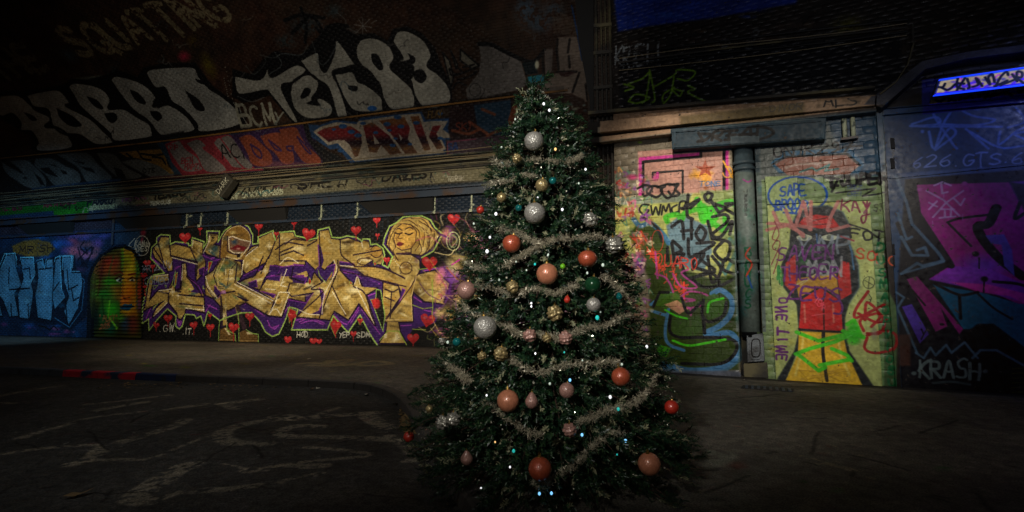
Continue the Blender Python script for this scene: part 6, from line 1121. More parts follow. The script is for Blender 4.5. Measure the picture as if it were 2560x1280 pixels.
# recessed drainpipe and iron plate
dp = rthing('drainpipe', 1881, 930, .10, 'thick painted drainpipe with green lettering standing in the dark recess', 'pipe')
_, zt = RW.hit(1862, 352, .12); _, zb = RW.hit(1880, 842, .12); o3 = OFFS[dp.name]
pm = painted('pipe_paint', cr, rwall, 'wall', .55, .1, 12)
m_ = MB(); m_.tube([(0, 0, zb-o3[2]), (0, 0, zt-o3[2])], .165, 20); m_.obj('pipe', pm, dp, True)
for y in (410, 425, 655): 
    _, z = RW.hit(1862, y, .12); m_ = MB(); m_.lathe([(.165, -.03), (.19, -.03), (.195, .0), (.19, .03), (.165, .03)], 20, (0, 0, z-o3[2])); m_.obj('collar', pm, dp, True)
m_ = MB(); z = RW.hit(1862, 680, .12)[1]-o3[2]; m_.box(-.24, .24, -.02, .02, z-.02, z+.02); m_.obj('bracket', M_iron, dp)
ip = rthing('inspection_plate', 1889, 870, -.06, 'grey iron inspection cover with oval rim at the foot of the drainpipe', 'cover')
M_plate = plain('grey_iron', (92, 98, 104), .5, nscale=7, namt=.4, bump=.4, rust=(50, 52, 54))
prism([(1866, 838), (1908, 834), (1912, 903), (1868, 907)], -.06, .34, 'plate', M_plate, ip, ch=.012)
def oval(rx, ry, n=18, cx=1889.5, cy=870): return [(cx+rx*math.copysign(abs(math.cos(t))**.6, math.cos(t)), cy+ry*math.copysign(abs(math.sin(t))**.6, math.sin(t))) for t in [2*PI*i/n for i in range(n)]]
prism(oval(16, 29), -.085, -.062, 'rim', M_plate, ip); prism(oval(12.5, 24), -.092, -.086, 'dark_channel', M_black, ip); prism(oval(9.5, 21), -.11, -.093, 'boss', M_plate, ip)
for y in (868, 876, 884): prism([(1883, y), (1896, y-.5), (1896, y+2), (1883, y+2.5)], -.115, -.111, 'raised_mark', M_plate, ip)
prism([(1858, 910), (1918, 906), (1921, 946), (1860, 943)], -.03, .34, 'stone_block', M_stain, ip, ch=.01)
# painted board on panel B
bd = rthing('painted_board', 2040, 950, -.05, 'tall yellow green board painted with a figure in red top and yellow skirt', 'board')
def R3(pts): return [(1860+x/1.8275, 280+y/1.8275) for x, y in pts]
prism(R3([(95, 300), (245, 292), (248, 418), (104, 424)]), -.05, -.002, 'upper_panel', M_flat, bd, ch=.004)
prism(R3([(104, 426), (250, 420), (578, 405), (592, 640), (632, 1254), (146, 1226)]), -.055, -.002, 'main_panel', M_flat, bd, ch=.006)
# small twin pipes near the top
tp = rthing('pipe_stub', 2122, 320, -.1, 'short pair of metal pipe stubs between the teal box and the blue corner', 'pipe')
for dx in (-.06, .06):
    m_ = MB(); m_.tube([(dx, 0, -.16), (dx, 0, .17)], .035, 8); m_.obj('tube', M_drip, tp, True)
m_ = MB(); m_.box(-.12, .12, -.05, .09, -.2, -.16); m_.obj('bracket', M_iron, tp)
# ---- blue steel door bay
db = rthing('steel_door', 2400, 975, -.05, 'wide blue steel door bay with purple and magenta graffiti and KRASH tag', 'door')
M_door = painted('door_paint', cr, rwall, 'wall', .4, .12, 6)
prism([(2206, 290), (2700, 246), (2760, 1010), (2256, 970)], -.03, .1, 'leaf', M_door, db)
prism([(2190, 276), (2206, 274), (2256, 972), (2240, 970)], -.09, .1, 'jamb', M_door, db, ch=.006)
prism([(2206, 274), (2700, 232), (2700, 244), (2206, 288)], -.09, .1, 'header', M_door, db, ch=.006)
for y in (345, 395, 610, 640): prism([(2226, y), (2236, y), (2238, y+26), (2228, y+26)], -.06, -.031, 'hinge', M_black, db)
prism([(2224, 440), (2700, 392), (2700, 398), (2224, 447)], -.05, -.031, 'cross_rib', M_door, db)
prism([(2195, 150), (2700, 70), (2700, 232), (2206, 272)], .0, .4, 'fascia', M_door, db)
# ---- lit strip light
lf = rthing('strip_light', 2450, 205, -.5, 'long lit strip light scrawled with blue and violet tags above the steel door', 'light')
M_dif = painted('diffuser', cr, rwall, 'wall', .4, 0, 10); nt = M_dif.node_tree; b = nt.nodes['Principled BSDF']; img = [n for n in nt.nodes if n.type == 'TEX_IMAGE'][0]; nt.links.new(img.outputs[0], b.inputs['Emission Color']); b.inputs['Emission Strength'].default_value = .62
prism([(2337, 235), (2350, 201), (2700, 150), (2700, 192)], -.5, -.44, 'diffuser', M_dif, lf)
M_bl = plain('blue_glow_strip', (20, 30, 220), .4, bump=0, emit=((20, 60, 255), 1.3))  # glowing strips added along the diffuser to give it a blue halo
prism([(2333, 239), (2337, 236.5), (2700, 193.5), (2700, 196)], -.5, -.46, 'lower_glow_strip', M_bl, lf); prism([(2347, 200), (2349, 198), (2700, 147), (2700, 149)], -.5, -.46, 'upper_glow_strip', M_bl, lf)
prism([(2331, 241), (2346, 196), (2700, 145), (2700, 198)], -.43, -.3, 'housing', M_iron, lf)
# ---- pier between the two walls, with pipes and rib
pier = rthing('brick_pier', 1500, 912, .25, 'dark brick pier rising behind the tree top between the two walls', 'pier')
ap0, _ = RW.hit(1474, 600, .25); o3 = OFFS[pier.name]; M_pier = plain('pier_brick', (46, 36, 30), .85, nscale=3, namt=.6, bump=.5, rust=(62, 50, 36)); M_pm = plain('pier_mortar', (24, 21, 19), .9)
m_ = MB(); m_.box(ap0-o3[0], -.01-o3[0], 0, 3.2, 0, 9.6); m_.obj('core', M_pm, pier)
_pf = parent_frame
class Off: pass
cells = bond(ap0, -.01, 0, 9.5, .225, .078)
bricks(pier, [(a-o3[0], h, w) for a, h, w in cells], .225, .078, M_pier, lambda a, h: ((a, 0, h), 0), 0, d=.012, gapw=.007)
prism([(1418, -260), (1446, 100), (1474, 250), (1480, 500), (1484, 500), (1484, -260)], .2, .9, 'iron_rib', M_black, pier)
for k, (x, r) in enumerate(((1497, .03), (1510, .02), (1521, .02), (1533, .035))):
    a, _ = RW.hit(x, 500, .16); m_ = MB(); m_.tube([(a-o3[0], -.09, .4), (a-o3[0], -.09, 9.4)], r, 6); m_.obj('conduit', M_stain, pier, True)
for y in (60, 128, 215, 330): prism([(1484, y), (1545, y-6), (1545, y+2), (1484, y+8)], .1, .24, 'strap', M_stain, pier)
# ---- cable bundle across the dark brickwork
lab = ['lowest thin cable sagging over the dark brickwork right of the tree', 'second cable from the bottom over the dark brickwork', 'middle cable over the dark brickwork', 'second cable from the top over the dark brickwork', 'topmost cable over the dark brickwork']
for k in range(5):
    pts = []
    for i in range(12):
        t = i/11; x = 1548+t*720; y = 176-t*88-10*k-3*math.sin(t*PI*(1+k % 2))+(8 if k == 0 else 0)*math.sin(t*PI)
        a, h = RW.hit(x, y, -.08-.02*k); pts.append((a, -.08-.02*k, h))
    m_ = MB(); m_.tube(pts, .008+.005*(k % 3), 5); o = m_.obj('cable', (M_wire2, M_wire, M_stain)[k % 3]); o.location = rwall.location; o.rotation_euler = rwall.rotation_euler; tag(o, lab[k], 'cable', 'cables across the dark brickwork')
pts = [RW.hit(x, y, -.36) for x, y in ((2282, 60), (2284, 110), (2270, 160), (2240, 205), (2200, 235))]
m_ = MB(); m_.tube([(a, -.36, h) for a, h in pts], .012, 5); o = m_.obj('cable', M_stain); o.location = rwall.location; o.rotation_euler = rwall.rotation_euler; tag(o, 'loose cable hanging down to the bend of the tan ledge', 'cable')
# ---- drain grate in the pavement
g0 = ground(1918, 972); gr = empty('drain_grate', (g0[0], g0[1], 0), RW.ang); tag(gr, 'small iron drain grate in the pavement before the painted board', 'grate')
m_ = MB(); m_.box(-.36, .36, -.17, .17, .001, .006); m_.obj('frame', M_black, gr)
for i in range(8): m_ = MB(); x = -.3+i*.085; m_.add([(x, -.14, .018), (x+.04, -.14, .018), (x+.02, .14, .018), (x-.02, .14, .018), (x, -.14, .004), (x+.04, -.14, .004), (x+.02, .14, .004), (x-.02, .14, .004)], [(0,1,2,3),(4,5,1,0),(7,6,2,3),(0,3,7,4),(1,5,6,2)]); m_.obj('bar', M_iron, gr)
# ---- litter
M_lit = [plain('litter_'+n, c_, .7, nscale=20, bump=0) for n, c_ in (('white', (170, 165, 150)), ('brown', (110, 76, 44)), ('ochre', (120, 96, 60)), ('grey', (90, 88, 80)))]
def scrap(px, py, s, z, mi, base=None):
    g = ground(px, py, z); a = random.uniform(0, 6.3); m_ = base or MB(); v = []
    for i in range(6): t = i/6*2*PI; r = s*random.uniform(.6, 1.2); v.append((r*math.cos(t)*1.6, r*math.sin(t), s*random.uniform(.1, .8)))
    v.append((0, 0, s*.3)); ca, sa = math.cos(a), math.sin(a); v = [(x*ca-y*sa, x*sa+y*ca, z_) for x, y, z_ in v]
    if base: v = [(x+g[0], y+g[1], z_+z) for x, y, z_ in v]
    m_.add(v, [(i, (i+1) % 6, 6) for i in range(6)])
    if not base: return m_, (g[0], g[1], z+.002)
for (x, y, s, z, mi, nm, lb, ct) in [(780, 975, .05, -.12, 1, 'crumpled_wrapper', 'crumpled brown wrapper on the road beneath the kerb', 'litter'), (795, 972, .045, -.12, 0, 'paper_scrap', 'white paper scrap beside the brown wrapper at the kerb', 'litter'), (917, 989, .045, -.12, 0, 'paper_scrap', 'white paper scrap at the kerb curve', 'litter'), (992, 1012, .05, -.12, 1, 'wood_splinter', 'orange brown splinter lying at the kerb bend by the tree', 'litter'), (773, 899, .05, 0, 0, 'paper_scrap', 'small white scrap on the pavement above the chalk scribble', 'litter'), (195, 1241, .055, -.12, 2, 'dry_leaf', 'large dry leaf lying alone on the road at the lower left', 'leaf'), (2268, 968, .07, 0, 0, 'paper_scrap', 'crumpled pale scrap at the foot of the steel door jamb', 'litter'), (1859, 951, .03, 0, 0, 'paper_scrap', 'tiny white scrap on the pavement below the drainpipe', 'litter')]:
    m_, loc = scrap(x, y, s, z, mi); o = m_.obj(nm, M_lit[mi]); o.location = loc; tag(o, lb, ct)
m_ = MB()
for i in range(320):
    t = random.random(); x = 250+t*750 if i < 130 else rnd(1000, 1040); y = 950+14*rnd(0, 1)+(max(0, x-900)*.35) if i < 130 else 1015+rnd(0, 60)
    scrap(x, y+rnd(0, 12), random.uniform(.008, .03), -.118, 0, m_)
tag(m_.obj('gutter_litter', M_lit[2]), 'small leaves and grit gathered along the kerb gutter', 'litter', kind='stuff')
m_ = MB()
for i in range(220): scrap(rnd(0, 2500), 880+rnd(0, 60) if i < 50 else rnd(985, 1150), random.uniform(.006, .016), .002, 0, m_)
tag(m_.obj('pavement_grit', M_lit[3]), 'tiny crumbs and grit scattered over the pavement', 'grit', kind='stuff')

# ================================================================== THE TREE
TX, TY = .28, 4.25
def yh(y): d = ray(1365, y); return CAMH+d[2]/d[1]*TY
PROF = [(215, 4, -.10), (235, 28, -.09), (262, 48, -.06), (290, 74, -.02), (320, 96, 0), (360, 110, 0), (400, 134, 0), (450, 150, 0), (500, 168, 0), (600, 198, 0), (700, 222, 0), (800, 254, 0), (900, 290, 0), (1000, 318, .01), (1070, 330, .03), (1120, 326, .03), (1160, 296, .02)]
PH_ = [(yh(y), hw/F*TY*.945, dx) for y, hw, dx in PROF]; PH_.sort()
HS_ = np.array([p[0] for p in PH_]); RS_ = np.array([p[1] for p in PH_]); DX_ = np.array([p[2] for p in PH_]); HTOP = HS_[-1]
def TR(h): return float(np.interp(h, HS_, RS_))
def TD(h): return float(np.interp(h, HS_, DX_))
def tree_hit(px, py, out=0.):
    d = ray(px, py); best = None
    for i in range(1400):
        t = 2.6+i*.002*1.2; P = CAM+t*d/d[1]*1.0; r = math.hypot(P[0]-TX-TD(P[2]), P[1]-TY); g = r-(TR(P[2])+out)
        if g < 0: return P
        if best is None or g < best[0]: best = (g, P)
    return best[1]
tree = empty('christmas_tree', (TX, TY, 0)); tag(tree, 'tall dark green decorated christmas tree standing on the ground in the middle', 'tree')
mt = MB(); mt.tube([(0, 0, 0), (.01, 0, 1), (-.04, 0, 2.2), (-.09, 0, HTOP-.05)], [.075, .055, .03, .008], 10); mt.obj('trunk', plain('bark', (58, 40, 28), .9, nscale=12, bump=.6), tree, True)
M_needle, nt, b = mat('fir_needles'); geo = N(nt, 'ShaderNodeNewGeometry'); rp = N(nt, 'ShaderNodeValToRGB'); rp.color_ramp.elements[0].color = (.003, .012, .006, 1); rp.color_ramp.elements[1].color = (.085, .16, .05, 1)
e_ = rp.color_ramp.elements.new(.6); e_.color = (.011, .042, .016, 1); nt.links.new(geo.outputs['Random Per Island'], rp.inputs[0]); 
nz = N(nt, 'ShaderNodeTexNoise'); nz.inputs['Scale'].default_value = 5; nt.links.new(geo.outputs['Position'], nz.inputs['Vector'])
mx = rampmix(nt, nz.outputs[0], rp.outputs[0], (.006, .03, .014)); nt.links.new(mx, b.inputs['Base Color']); b.inputs['Roughness'].default_value = .42; b.inputs['Specular IOR Level'].default_value = .6
M_frost = plain('frosted_needles', (150, 150, 118), .45, nscale=40, namt=.5, bump=0)
rg = np.random.default_rng(5)
limbs = MB(); S = []; FR = []
h = .17; nl = 0
while h < HTOP-.03:
    R = TR(h); n = max(3, int(R*26+3)); ph0 = rg.uniform(0, 6.28)
    for k in range(n):
        th = ph0+2*PI*k/n+rg.normal(0, .12); L_ = R*(rg.uniform(.84, 1.06)+.05*math.sin(th*3+hh*9)); hh = h+rg.normal(0, .03)
        back = math.sin(th) > .25      # the far side is thinner
        drop = -.10*L_+rg.normal(0, .03); cx = TD(hh)
        def lp(t): return np.array([cx+math.cos(th)*L_*t, math.sin(th)*L_*t, hh+.10*L_+drop*t*1.6*t-.04*t])
        limbs.tube([tuple(lp(t)) for t in (0, .5, 1)], [.012, .008, .003], 4, False); nl += 1
        ns = int((20 if not back else 9)*(.35+L_)); dirr = np.array([math.cos(th), math.sin(th), -.1]); sd = np.array([-math.sin(th), math.cos(th), 0])
        for j in range(ns):
            t = rg.uniform(.28, 1.0)**.7; base = lp(t); side = rg.choice([-1, 1]); d = dirr*rg.uniform(.5, 1)+sd*side*rg.uniform(0, 1.1)*(1.15-t)+np.array([0, 0, rg.normal(.02, .3)]); d /= np.linalg.norm(d)
            S.append((base+sd*side*rg.uniform(0, .05), d, rg.uniform(.07, .13)))
    h += .065+.03*rg.random()
for k in range(60):
    hh = HTOP-rg.uniform(0, .28); S.append((np.array([TD(hh), 0, hh]), (lambda v: v/np.linalg.norm(v))(np.array([rg.normal(0, .5), rg.normal(0, .5), rg.uniform(.2, 1)])), rg.uniform(.06, .1)))
limbs.obj('branches', bpy.data.materials['bark'], tree)
B = np.array([s[0] for s in S]); Dn = np.array([s[1] for s in S]); Ln = np.array([s[2] for s in S]); n = len(S); K = 24
up = np.where(abs(Dn[:, 2:3]) < .9, np.array([[0, 0, 1.]]), np.array([[1., 0, 0]])); U = np.cross(Dn, up); U /= np.linalg.norm(U, axis=1, keepdims=True); W = np.cross(Dn, U)
tt = np.tile(np.linspace(.05, 1, K)[None], (n, 1)); az = rg.uniform(0, 2*PI, (n, K)); nlen = rg.uniform(.022, .036, (n, K))
st_ = B[:, None]+Dn[:, None]*(tt*Ln[:, None])[..., None]; rad = U[:, None]*np.cos(az)[..., None]+W[:, None]*np.sin(az)[..., None]
nd = rad*.8+Dn[:, None]*.62; nd /= np.linalg.norm(nd, axis=2, keepdims=True); wd = np.cross(nd, Dn[:, None]); wd /= (np.linalg.norm(wd, axis=2, keepdims=True)+1e-6); hw = .0036
tri = np.stack([st_-wd*hw*.6, st_+wd*hw*.6, st_+nd*nlen[..., None]*.6+wd*hw, st_+nd*nlen[..., None], st_+nd*nlen[..., None]*.6-wd*hw], 2)
fr = rg.random(n) < .07
me = quadmesh('needles', tri[~fr].reshape(-1, 5, 3), M_needle, 5); o = link('needles', me, tree); o['kind'] = 'stuff'
me = quadmesh('frosted_needles', tri[fr].reshape(-1, 5, 3), M_frost, 5); o = link('frosted_needles', me, tree); o['kind'] = 'stuff'
print('sprigs', n, 'limbs', nl)
# ---- garlands of pale tinsel
M_tin = plain('tinsel', (182, 172, 148), .32, metal=.25, nscale=60, namt=.6, bump=0)
GAR = [([(1232, 402), (1262, 412), (1300, 404), (1350, 398), (1400, 406), (1435, 400), (1456, 385)], 'uppermost pale tinsel garland around the narrow top of the tree', .022),
 ([(1212, 468), (1240, 455), (1275, 452), (1310, 438), (1338, 440)], 'short pale tinsel swag above the pair of small gold baubles', .02),
 ([(1250, 576), (1299, 582), (1324, 600), (1361, 607), (1392, 597), (1449, 594), (1490, 590), (1530, 604)], 'pale tinsel garland running over the topmost copper bauble', .028),
 ([(1158, 655), (1205, 671), (1255, 666), (1292, 644), (1324, 627), (1352, 615)], 'pale tinsel swag below and left of the topmost copper bauble', .026),
 ([(1186, 710), (1242, 722), (1280, 735), (1317, 726), (1352, 722), (1386, 735), (1417, 722), (1449, 713)], 'pale tinsel garland passing under the large peach bauble', .026),
 ([(1505, 690), (1530, 705), (1550, 722), (1563, 740)], 'short pale tinsel swag at the right edge beside the teal light', .03),
 ([(1152, 754), (1183, 785), (1236, 800), (1274, 819), (1299, 835), (1361, 838), (1395, 845), (1433, 832), (1470, 819), (1517, 813), (1549, 794), (1580, 785)], 'long pale tinsel garland across the middle of the tree', .026),
 ([(1099, 897), (1127, 919), (1157, 939), (1174, 950)], 'short pale tinsel swag at the left edge of the tree', .03),
 ([(1265, 893), (1282, 903), (1312, 922), (1354, 930), (1394, 919), (1427, 909), (1476, 909), (1518, 903), (1550, 904)], 'pale tinsel garland dipping below the small gold bauble', .028),
 ([(1210, 1004), (1262, 1040), (1285, 1054), (1308, 1073), (1338, 1086), (1361, 1083)], 'pale tinsel swag under the lower peach bauble', .022),
 ([(1443, 1057), (1476, 1044), (1512, 1027), (1558, 1017), (1591, 1001), (1614, 981), (1643, 932)], 'pale tinsel garland climbing to the right edge beside the red bauble', .03),
 ([(1328, 1205), (1361, 1211), (1387, 1191), (1427, 1165), (1459, 1142), (1479, 1116), (1509, 1093), (1558, 1077)], 'lowest pale tinsel garland curving from under the red bauble', .028)]
for pts, lb, wd_ in GAR:
    P = [tree_hit(x, y, .012+.02*math.sin(i_*2.3+len(pts))) for i_, (x, y) in enumerate(pts)]; Q = np.array(smooth(P, 6)); c0 = Q.mean(0); N_ = int(sum(np.linalg.norm(Q[i+1]-Q[i]) for i in range(len(Q)-1))*2300); V = []
    for i in range(N_):
        t = rg.random()*(len(Q)-1.001); dens = .55+.45*math.sin(t*1.9+len(lb))*math.sin(t*.7+1)
        if rg.random() > dens+.25: continue
        k = int(t); p = Q[k]+(Q[k+1]-Q[k])*(t-k)+rg.normal(size=3)*.011; d = rg.normal(size=3); d /= np.linalg.norm(d); l = wd_*rg.uniform(.4, 1.2)*(.45+1.0*max(0, dens)); w_ = np.cross(d, rg.normal(size=3)); w_ = w_/np.linalg.norm(w_)*.0010
        V.append([p-w_-c0, p+w_-c0, p+d*l+w_*.6-c0, p+d*l-w_*.6-c0])
    o = link('tinsel_garland', quadmesh('tinsel_garland', np.array(V), M_tin, 4), None, tuple(c0)); tag(o, lb, 'garland', 'tinsel garlands swagged on the tree')
# ---- baubles
def glitter(name, rgb, rough, metal, scale, bump):
    m, nt, b = mat(name); tc = N(nt, 'ShaderNodeTexCoord'); vo = N(nt, 'ShaderNodeTexVoronoi'); vo.inputs['Scale'].default_value = scale; nt.links.new(tc.outputs['Object'], vo.inputs['Vector']); n1 = N(nt, 'ShaderNodeTexNoise'); n1.inputs['Scale'].default_value = scale*.22; n1.inputs['Detail'].default_value = 9; n1.inputs['Roughness'].default_value = .75; nt.links.new(tc.outputs['Object'], n1.inputs['Vector'])
    c0 = lin(rgb); out = rampmix(nt, n1.outputs[0], tuple(v*.2 for v in c0), tuple(min(1, v*1.75) for v in c0)); nt.links.new(out, b.inputs['Base Color']); b.inputs['Roughness'].default_value = rough; b.inputs['Metallic'].default_value = metal
    bp = N(nt, 'ShaderNodeBump'); bp.inputs['Strength'].default_value = bump; bp.inputs['Distance'].default_value = .004; nt.links.new(vo.outputs[0], bp.inputs['Height']); nt.links.new(bp.outputs[0], b.inputs['Normal']); b.inputs['Coat Weight'].default_value = .5; b.inputs['Coat Roughness'].default_value = .12; return m
MAT = {'silver': glitter('silver_glitter', (176, 172, 164), .35, .4, 110, 1.), 'gold': glitter('gold_foil', (170, 150, 104), .3, .5, 110, .8), 'peach': glitter('peach_satin', (204, 128, 96), .3, .15, 160, .35), 'copper': glitter('copper_satin', (180, 84, 56), .3, .15, 160, .4), 'pink': glitter('rose_frost', (176, 132, 120), .34, .2, 140, .6), 'red': glitter('red_satin', (190, 50, 34), .45, .1, 120, .3), 'green': glitter('green_glass', (24, 66, 40), .15, .2, 60, .3), 'teal': glitter('teal_glass', (20, 110, 110), .12, .3, 60, .2), 'foil': glitter('crumpled_foil', (180, 176, 164), .25, .6, 90, 1.)}
M_cap = plain('gold_cap', (150, 120, 60), .35, metal=.8, bump=0, nscale=30)
def sphere(r, kind, seed):
    bm = bmesh.new(); bmesh.ops.create_icosphere(bm, subdivisions=4 if kind != 'small' else 3, radius=1); rr = random.Random(seed); ph = [rr.uniform(0, 6) for _ in range(6)]
    for v in bm.verts:
        p = v.co.copy(); s = 1
        if kind == 'crumple': s = 1+.10*math.sin(p.x*9+ph[0])*math.sin(p.y*8+ph[1])+.10*math.sin(p.z*11+ph[2]+p.x*4)+.05*math.sin(p.x*21+p.z*17+ph[3])
        elif kind == 'drop': s = 1; p.z = p.z*1.15 if p.z < 0 else p.z*1.15+.25*max(0, p.z)**3; p.x *= 1-.25*max(0, p.z); p.y *= 1-.25*max(0, p.z)
        else: s = 1+.012*math.sin(p.x*3+ph[0])*math.sin(p.z*4+ph[1])
        v.co = p*s*r
    me = bpy.data.meshes.new('ball'); bm.to_mesh(me); bm.free(); me.shade_smooth(); return me
BA = [(1335, 353, 25, 'silver', 'round', 'glittery silver bauble, the highest large one on the tree'), (1337, 533, 27, 'silver', 'round', 'large silver bauble above the first copper one, on the centre line'), (1213, 819, 29, 'silver', 'round', 'largest silver grey bauble at the left of the middle garland'),
 (1355, 463, 17, 'gold', 'round', 'gold bauble beside the upper teal ornament'), (1254, 494, 13, 'gold', 'round', 'small gold bauble at the upper left of the tree'), (1279, 609, 23, 'copper', 'round', 'copper bauble under the garland, highest of the orange ones'), (1368, 685, 27, 'peach', 'round', 'large smooth peach bauble at the centre of the tree'),
 (1469, 647, 24, 'copper', 'flat', 'wide copper bauble at the upper right of the tree'), (1166, 726, 23, 'pink', 'round', 'rose frosted bauble at the left edge of the tree'), (1552, 942, 23, 'copper', 'round', 'orange copper bauble at the lower right below the garland end'), (1270, 1002, 27, 'peach', 'round', 'large peach bauble at the lower left'), (1350, 1172, 28, 'copper', 'round', 'large red copper bauble near the bottom of the tree'),
 (1679, 1018, 17, 'red', 'round', 'red bauble hanging at the far right edge of the tree'), (1623, 1160, 27, 'peach', 'round', 'dim peach bauble at the lower right skirt of the tree'), (1022, 1092, 13, 'red', 'round', 'red bauble sticking out at the far left edge of the tree'), (1387, 783, 19, 'gold', 'crumple', 'cracked gold foil bauble right of the centre line'),
 (1484, 762, 18, 'silver', 'round', 'silver gold bauble above the small teal light'), (1281, 717, 15, 'gold', 'crumple', 'small crumpled gold bauble between rose and peach baubles'), (1325, 839, 16, 'pink', 'crumple', 'small rose foil bauble on the middle garland'), (1414, 845, 16, 'pink', 'crumple', 'small crumpled bauble at the lowest dip of the middle garland'), (1252, 884, 17, 'gold', 'crumple', 'gold foil bauble left of the dipping garland'),
 (1417, 976, 19, 'pink', 'round', 'pale pink white bauble under the blue light'), (1329, 1003, 16, 'pink', 'drop', 'dusky pink drop ornament beside the lower peach bauble'), (1424, 1075, 16, 'pink', 'crumple', 'pinkish white bauble below the pale pink one'), (1167, 1146, 15, 'pink', 'drop', 'small pink drop ornament low on the left'), (1107, 1056, 17, 'foil', 'crumple', 'crumpled silver foil ornament, left of the low pair'), (1133, 1048, 17, 'foil', 'crumple', 'crumpled silver foil ornament, right of the low pair'),
 (1073, 1022, 9, 'gold', 'round', 'tiny gold bauble at the lower left edge'), (1476, 550, 18, 'foil', 'crumple', 'crumpled silver foil ornament at the upper right edge'), (1536, 612, 21, 'foil', 'crumple', 'crumpled silver foil ornament at the right beside the copper bauble'), (1482, 712, 21, 'green', 'round', 'dark green glass bauble above the silver gold one'), (1400, 462, 0, 'teal', 'round', ''),
 (1382, 452, 10, 'teal', 'round', 'teal glass ball next to the gold bauble'), (1548, 741, 8, 'teal', 'drop', 'slim teal ornament at the right edge of the tree'), (1297, 520, 9, 'teal', 'round', 'small teal ball left of the large silver bauble'), (1142, 855, 11, 'teal', 'round', 'teal ball at the left side below the large silver grey bauble'), (1418, 749, 8, 'red', 'drop', 'small bright red ornament at the tree centre'), (1407, 666, 7, 'lime', 'round', 'small lime green ornament beside the peach bauble'), (1201, 525, 10, 'red', 'round', 'small red ball at the upper left edge of the tree'),
 (1105, 853, 9, 'foil', 'crumple', 'tiny silver foil ornament at the left edge beside the teal ball'), (1367, 845, 11, 'gold', 'crumple', 'tiny crumpled gold ornament between two rose foil baubles'), (1292, 396, 12, 'gold', 'crumple', 'small gold foil ornament left on the uppermost garland'), (1200, 1000, 0, 'gold', 'round', ''), (1205, 890, 11, 'gold', 'crumple', 'tiny gold foil ornament near the left swag'), (1284, 1100, 0, 'gold', 'round', '')]
MAT['lime'] = glitter('lime_glass', (110, 190, 30), .3, 0, 60, .3)
for i, (x, y, r, mk, sh_, lb) in enumerate(BA):
    if not r: continue
    P = tree_hit(x, y, .075); z = P[1]; rr = r/F*z; bt = empty('bauble', tuple(P)); tag(bt, lb, 'bauble', 'ornaments hung on the tree')
    me = sphere(rr, {'round': 'round', 'flat': 'flat'}.get(sh_, sh_), i); me.materials.append(MAT[mk]); o = link('ball', me, bt)
    if sh_ == 'flat': o.scale = (1.08, 1, .9)
    top = rr*(1.3 if sh_ == 'drop' else .97); m_ = MB(); m_.lathe([(0, top+rr*.16), (rr*.16, top+rr*.15), (rr*.18, top-rr*.06)], 10); m_.obj('cap', M_cap, bt)
    m_ = MB(); m_.tube([(0, 0, top+rr*.12), (rr*.1, 0, top+rr*.3), (0, 0, top+rr*.45), (-rr*.1, 0, top+rr*.3), (0, 0, top+rr*.12)], max(.0012, rr*.03), 4, False); m_.obj('hook', M_cap, bt)
    bt.rotation_euler = (rnd(-.2, .2), rnd(-.2, .2), rnd(0, 6))
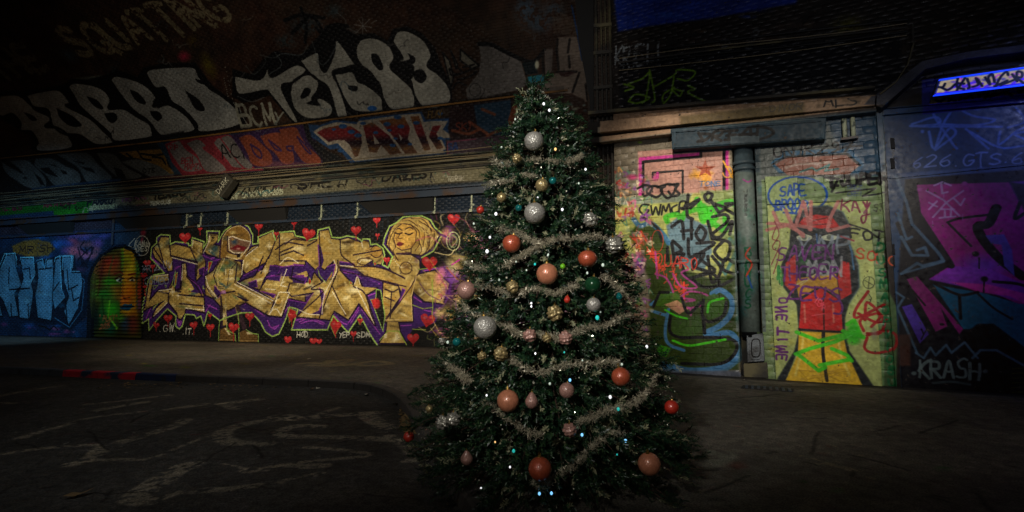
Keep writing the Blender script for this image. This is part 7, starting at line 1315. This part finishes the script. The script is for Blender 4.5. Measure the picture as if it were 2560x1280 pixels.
# ---- string lights
M_bulb = {k: plain('bulb_'+k, c_, .3, bump=0, namt=0, emit=(c_, s_)) for k, c_, s_ in (('white', (235, 235, 240), 1.1), ('blue', (120, 190, 240), 1.4), ('teal', (40, 190, 180), .6), ('warm', (240, 190, 120), 1.2), ('dim', (200, 215, 200), .45))}
BU = [(1359, 262, 4, 'white'), (1373, 278, 4, 'white'), (1388, 375, 4, 'warm'), (1405, 525, 4, 'white'), (1240, 536, 4.5, 'white'), (1225, 594, 3.5, 'white'), (1218, 629, 5, 'white'), (1370, 637, 3, 'dim'), (1463, 425, 3.5, 'white'), (1369, 639, 3, 'dim'), (1337, 661, 3.5, 'teal'), (1316, 676, 2.5, 'dim'), (1467, 683, 3.5, 'dim'), (1328, 758, 3, 'white'), (1328, 766, 3, 'white'), (1492, 794, 6, 'teal'), (1338, 883, 3, 'white'), (1424, 949, 4, 'blue'), (1553, 910, 3.5, 'dim'), (1615, 866, 4, 'white'), (1506, 663, 4.5, 'dim'), (1454, 1085, 4, 'blue'), (1562, 1100, 4.5, 'blue'), (1217, 987, 3, 'white'), (1275, 1165, 3, 'white'), (1238, 1103, 2.5, 'warm'), (1348, 1231, 4, 'blue'), (1378, 1230, 4, 'blue'), (1163, 1136, 5, 'dim'), (1524, 991, 4.5, 'white'), (1544, 1021, 4.5, 'teal'), (1541, 1134, 2.5, 'teal'), (1203, 1218, 3, 'white'), (1374, 958, 3.5, 'dim'), (1284, 1125, 4.5, 'teal'), (1288, 300, 3, 'dim'), (1254, 370, 3, 'dim'), (1446, 460, 3, 'dim'), (1344, 495, 2.5, 'white'), (1120, 855, 4, 'dim'), (1455, 900, 2.5, 'dim'), (1248, 700, 3, 'dim'), (1185, 560, 3, 'dim'), (1500, 780, 2.5, 'dim'), (1410, 880, 2.5, 'teal'), (1290, 655, 2.5, 'dim')]
P0 = [tree_hit(x, y, .02) for x, y, _, _ in BU]
sl = empty('string_lights', (TX, TY, .3)); tag(sl, 'string of tiny white, blue and teal lights wound round the tree', 'lights')
w_ = MB(); pts = []
for i in range(420):
    t = i/419; hh = .12+t*(HTOP-.3); th = i*.17; r = TR(hh)*.86; pts.append((math.cos(th)*r+TD(hh), math.sin(th)*r, hh-.3))
w_.tube(pts, .0025, 4); w_.obj('wire', plain('green_wire', (16, 34, 22), .5, bump=0), sl)
bmesh_b = {}
for (x, y, r, k), P in zip(BU, P0):
    me = bmesh_b.get(k)
    if me is None: me = sphere(1, 'small', 1); me.materials.append(M_bulb[k]); me.name = 'bulb'; bmesh_b[k] = me
    o = link('bulb', me, sl, (P[0]-TX, P[1]-TY-.02, P[2]-.3)); q = r/F*P[1]*.8; o.scale = (q, q, q*1.25)
# pale shiny flakes added among the needles to imitate glints of light
V = []
for i in range(4200):
    hh = rg.uniform(.1, HTOP); th = rg.uniform(0, 2*PI); r = TR(hh)*rg.uniform(.9, 1.03); p = np.array([TD(hh)+r*math.cos(th), r*math.sin(th), hh]); d = rg.normal(size=3); d /= np.linalg.norm(d); e1 = np.cross(d, rg.normal(size=3)); e1 /= np.linalg.norm(e1); e2 = np.cross(d, e1); s_ = rg.uniform(.002, .0065) if i % 12 else rg.uniform(.007, .012)
    V.append([p-e1*s_, p-e2*s_, p+e1*s_, p+e2*s_])
o = link('glint_flakes', quadmesh('glint_flakes', np.array(V), plain('glint_flake', (225, 222, 200), .2, metal=.5, nscale=3, bump=0), 4), tree); o['kind'] = 'stuff'
bpy.data.objects.remove
gref.name = 'ground_frame'
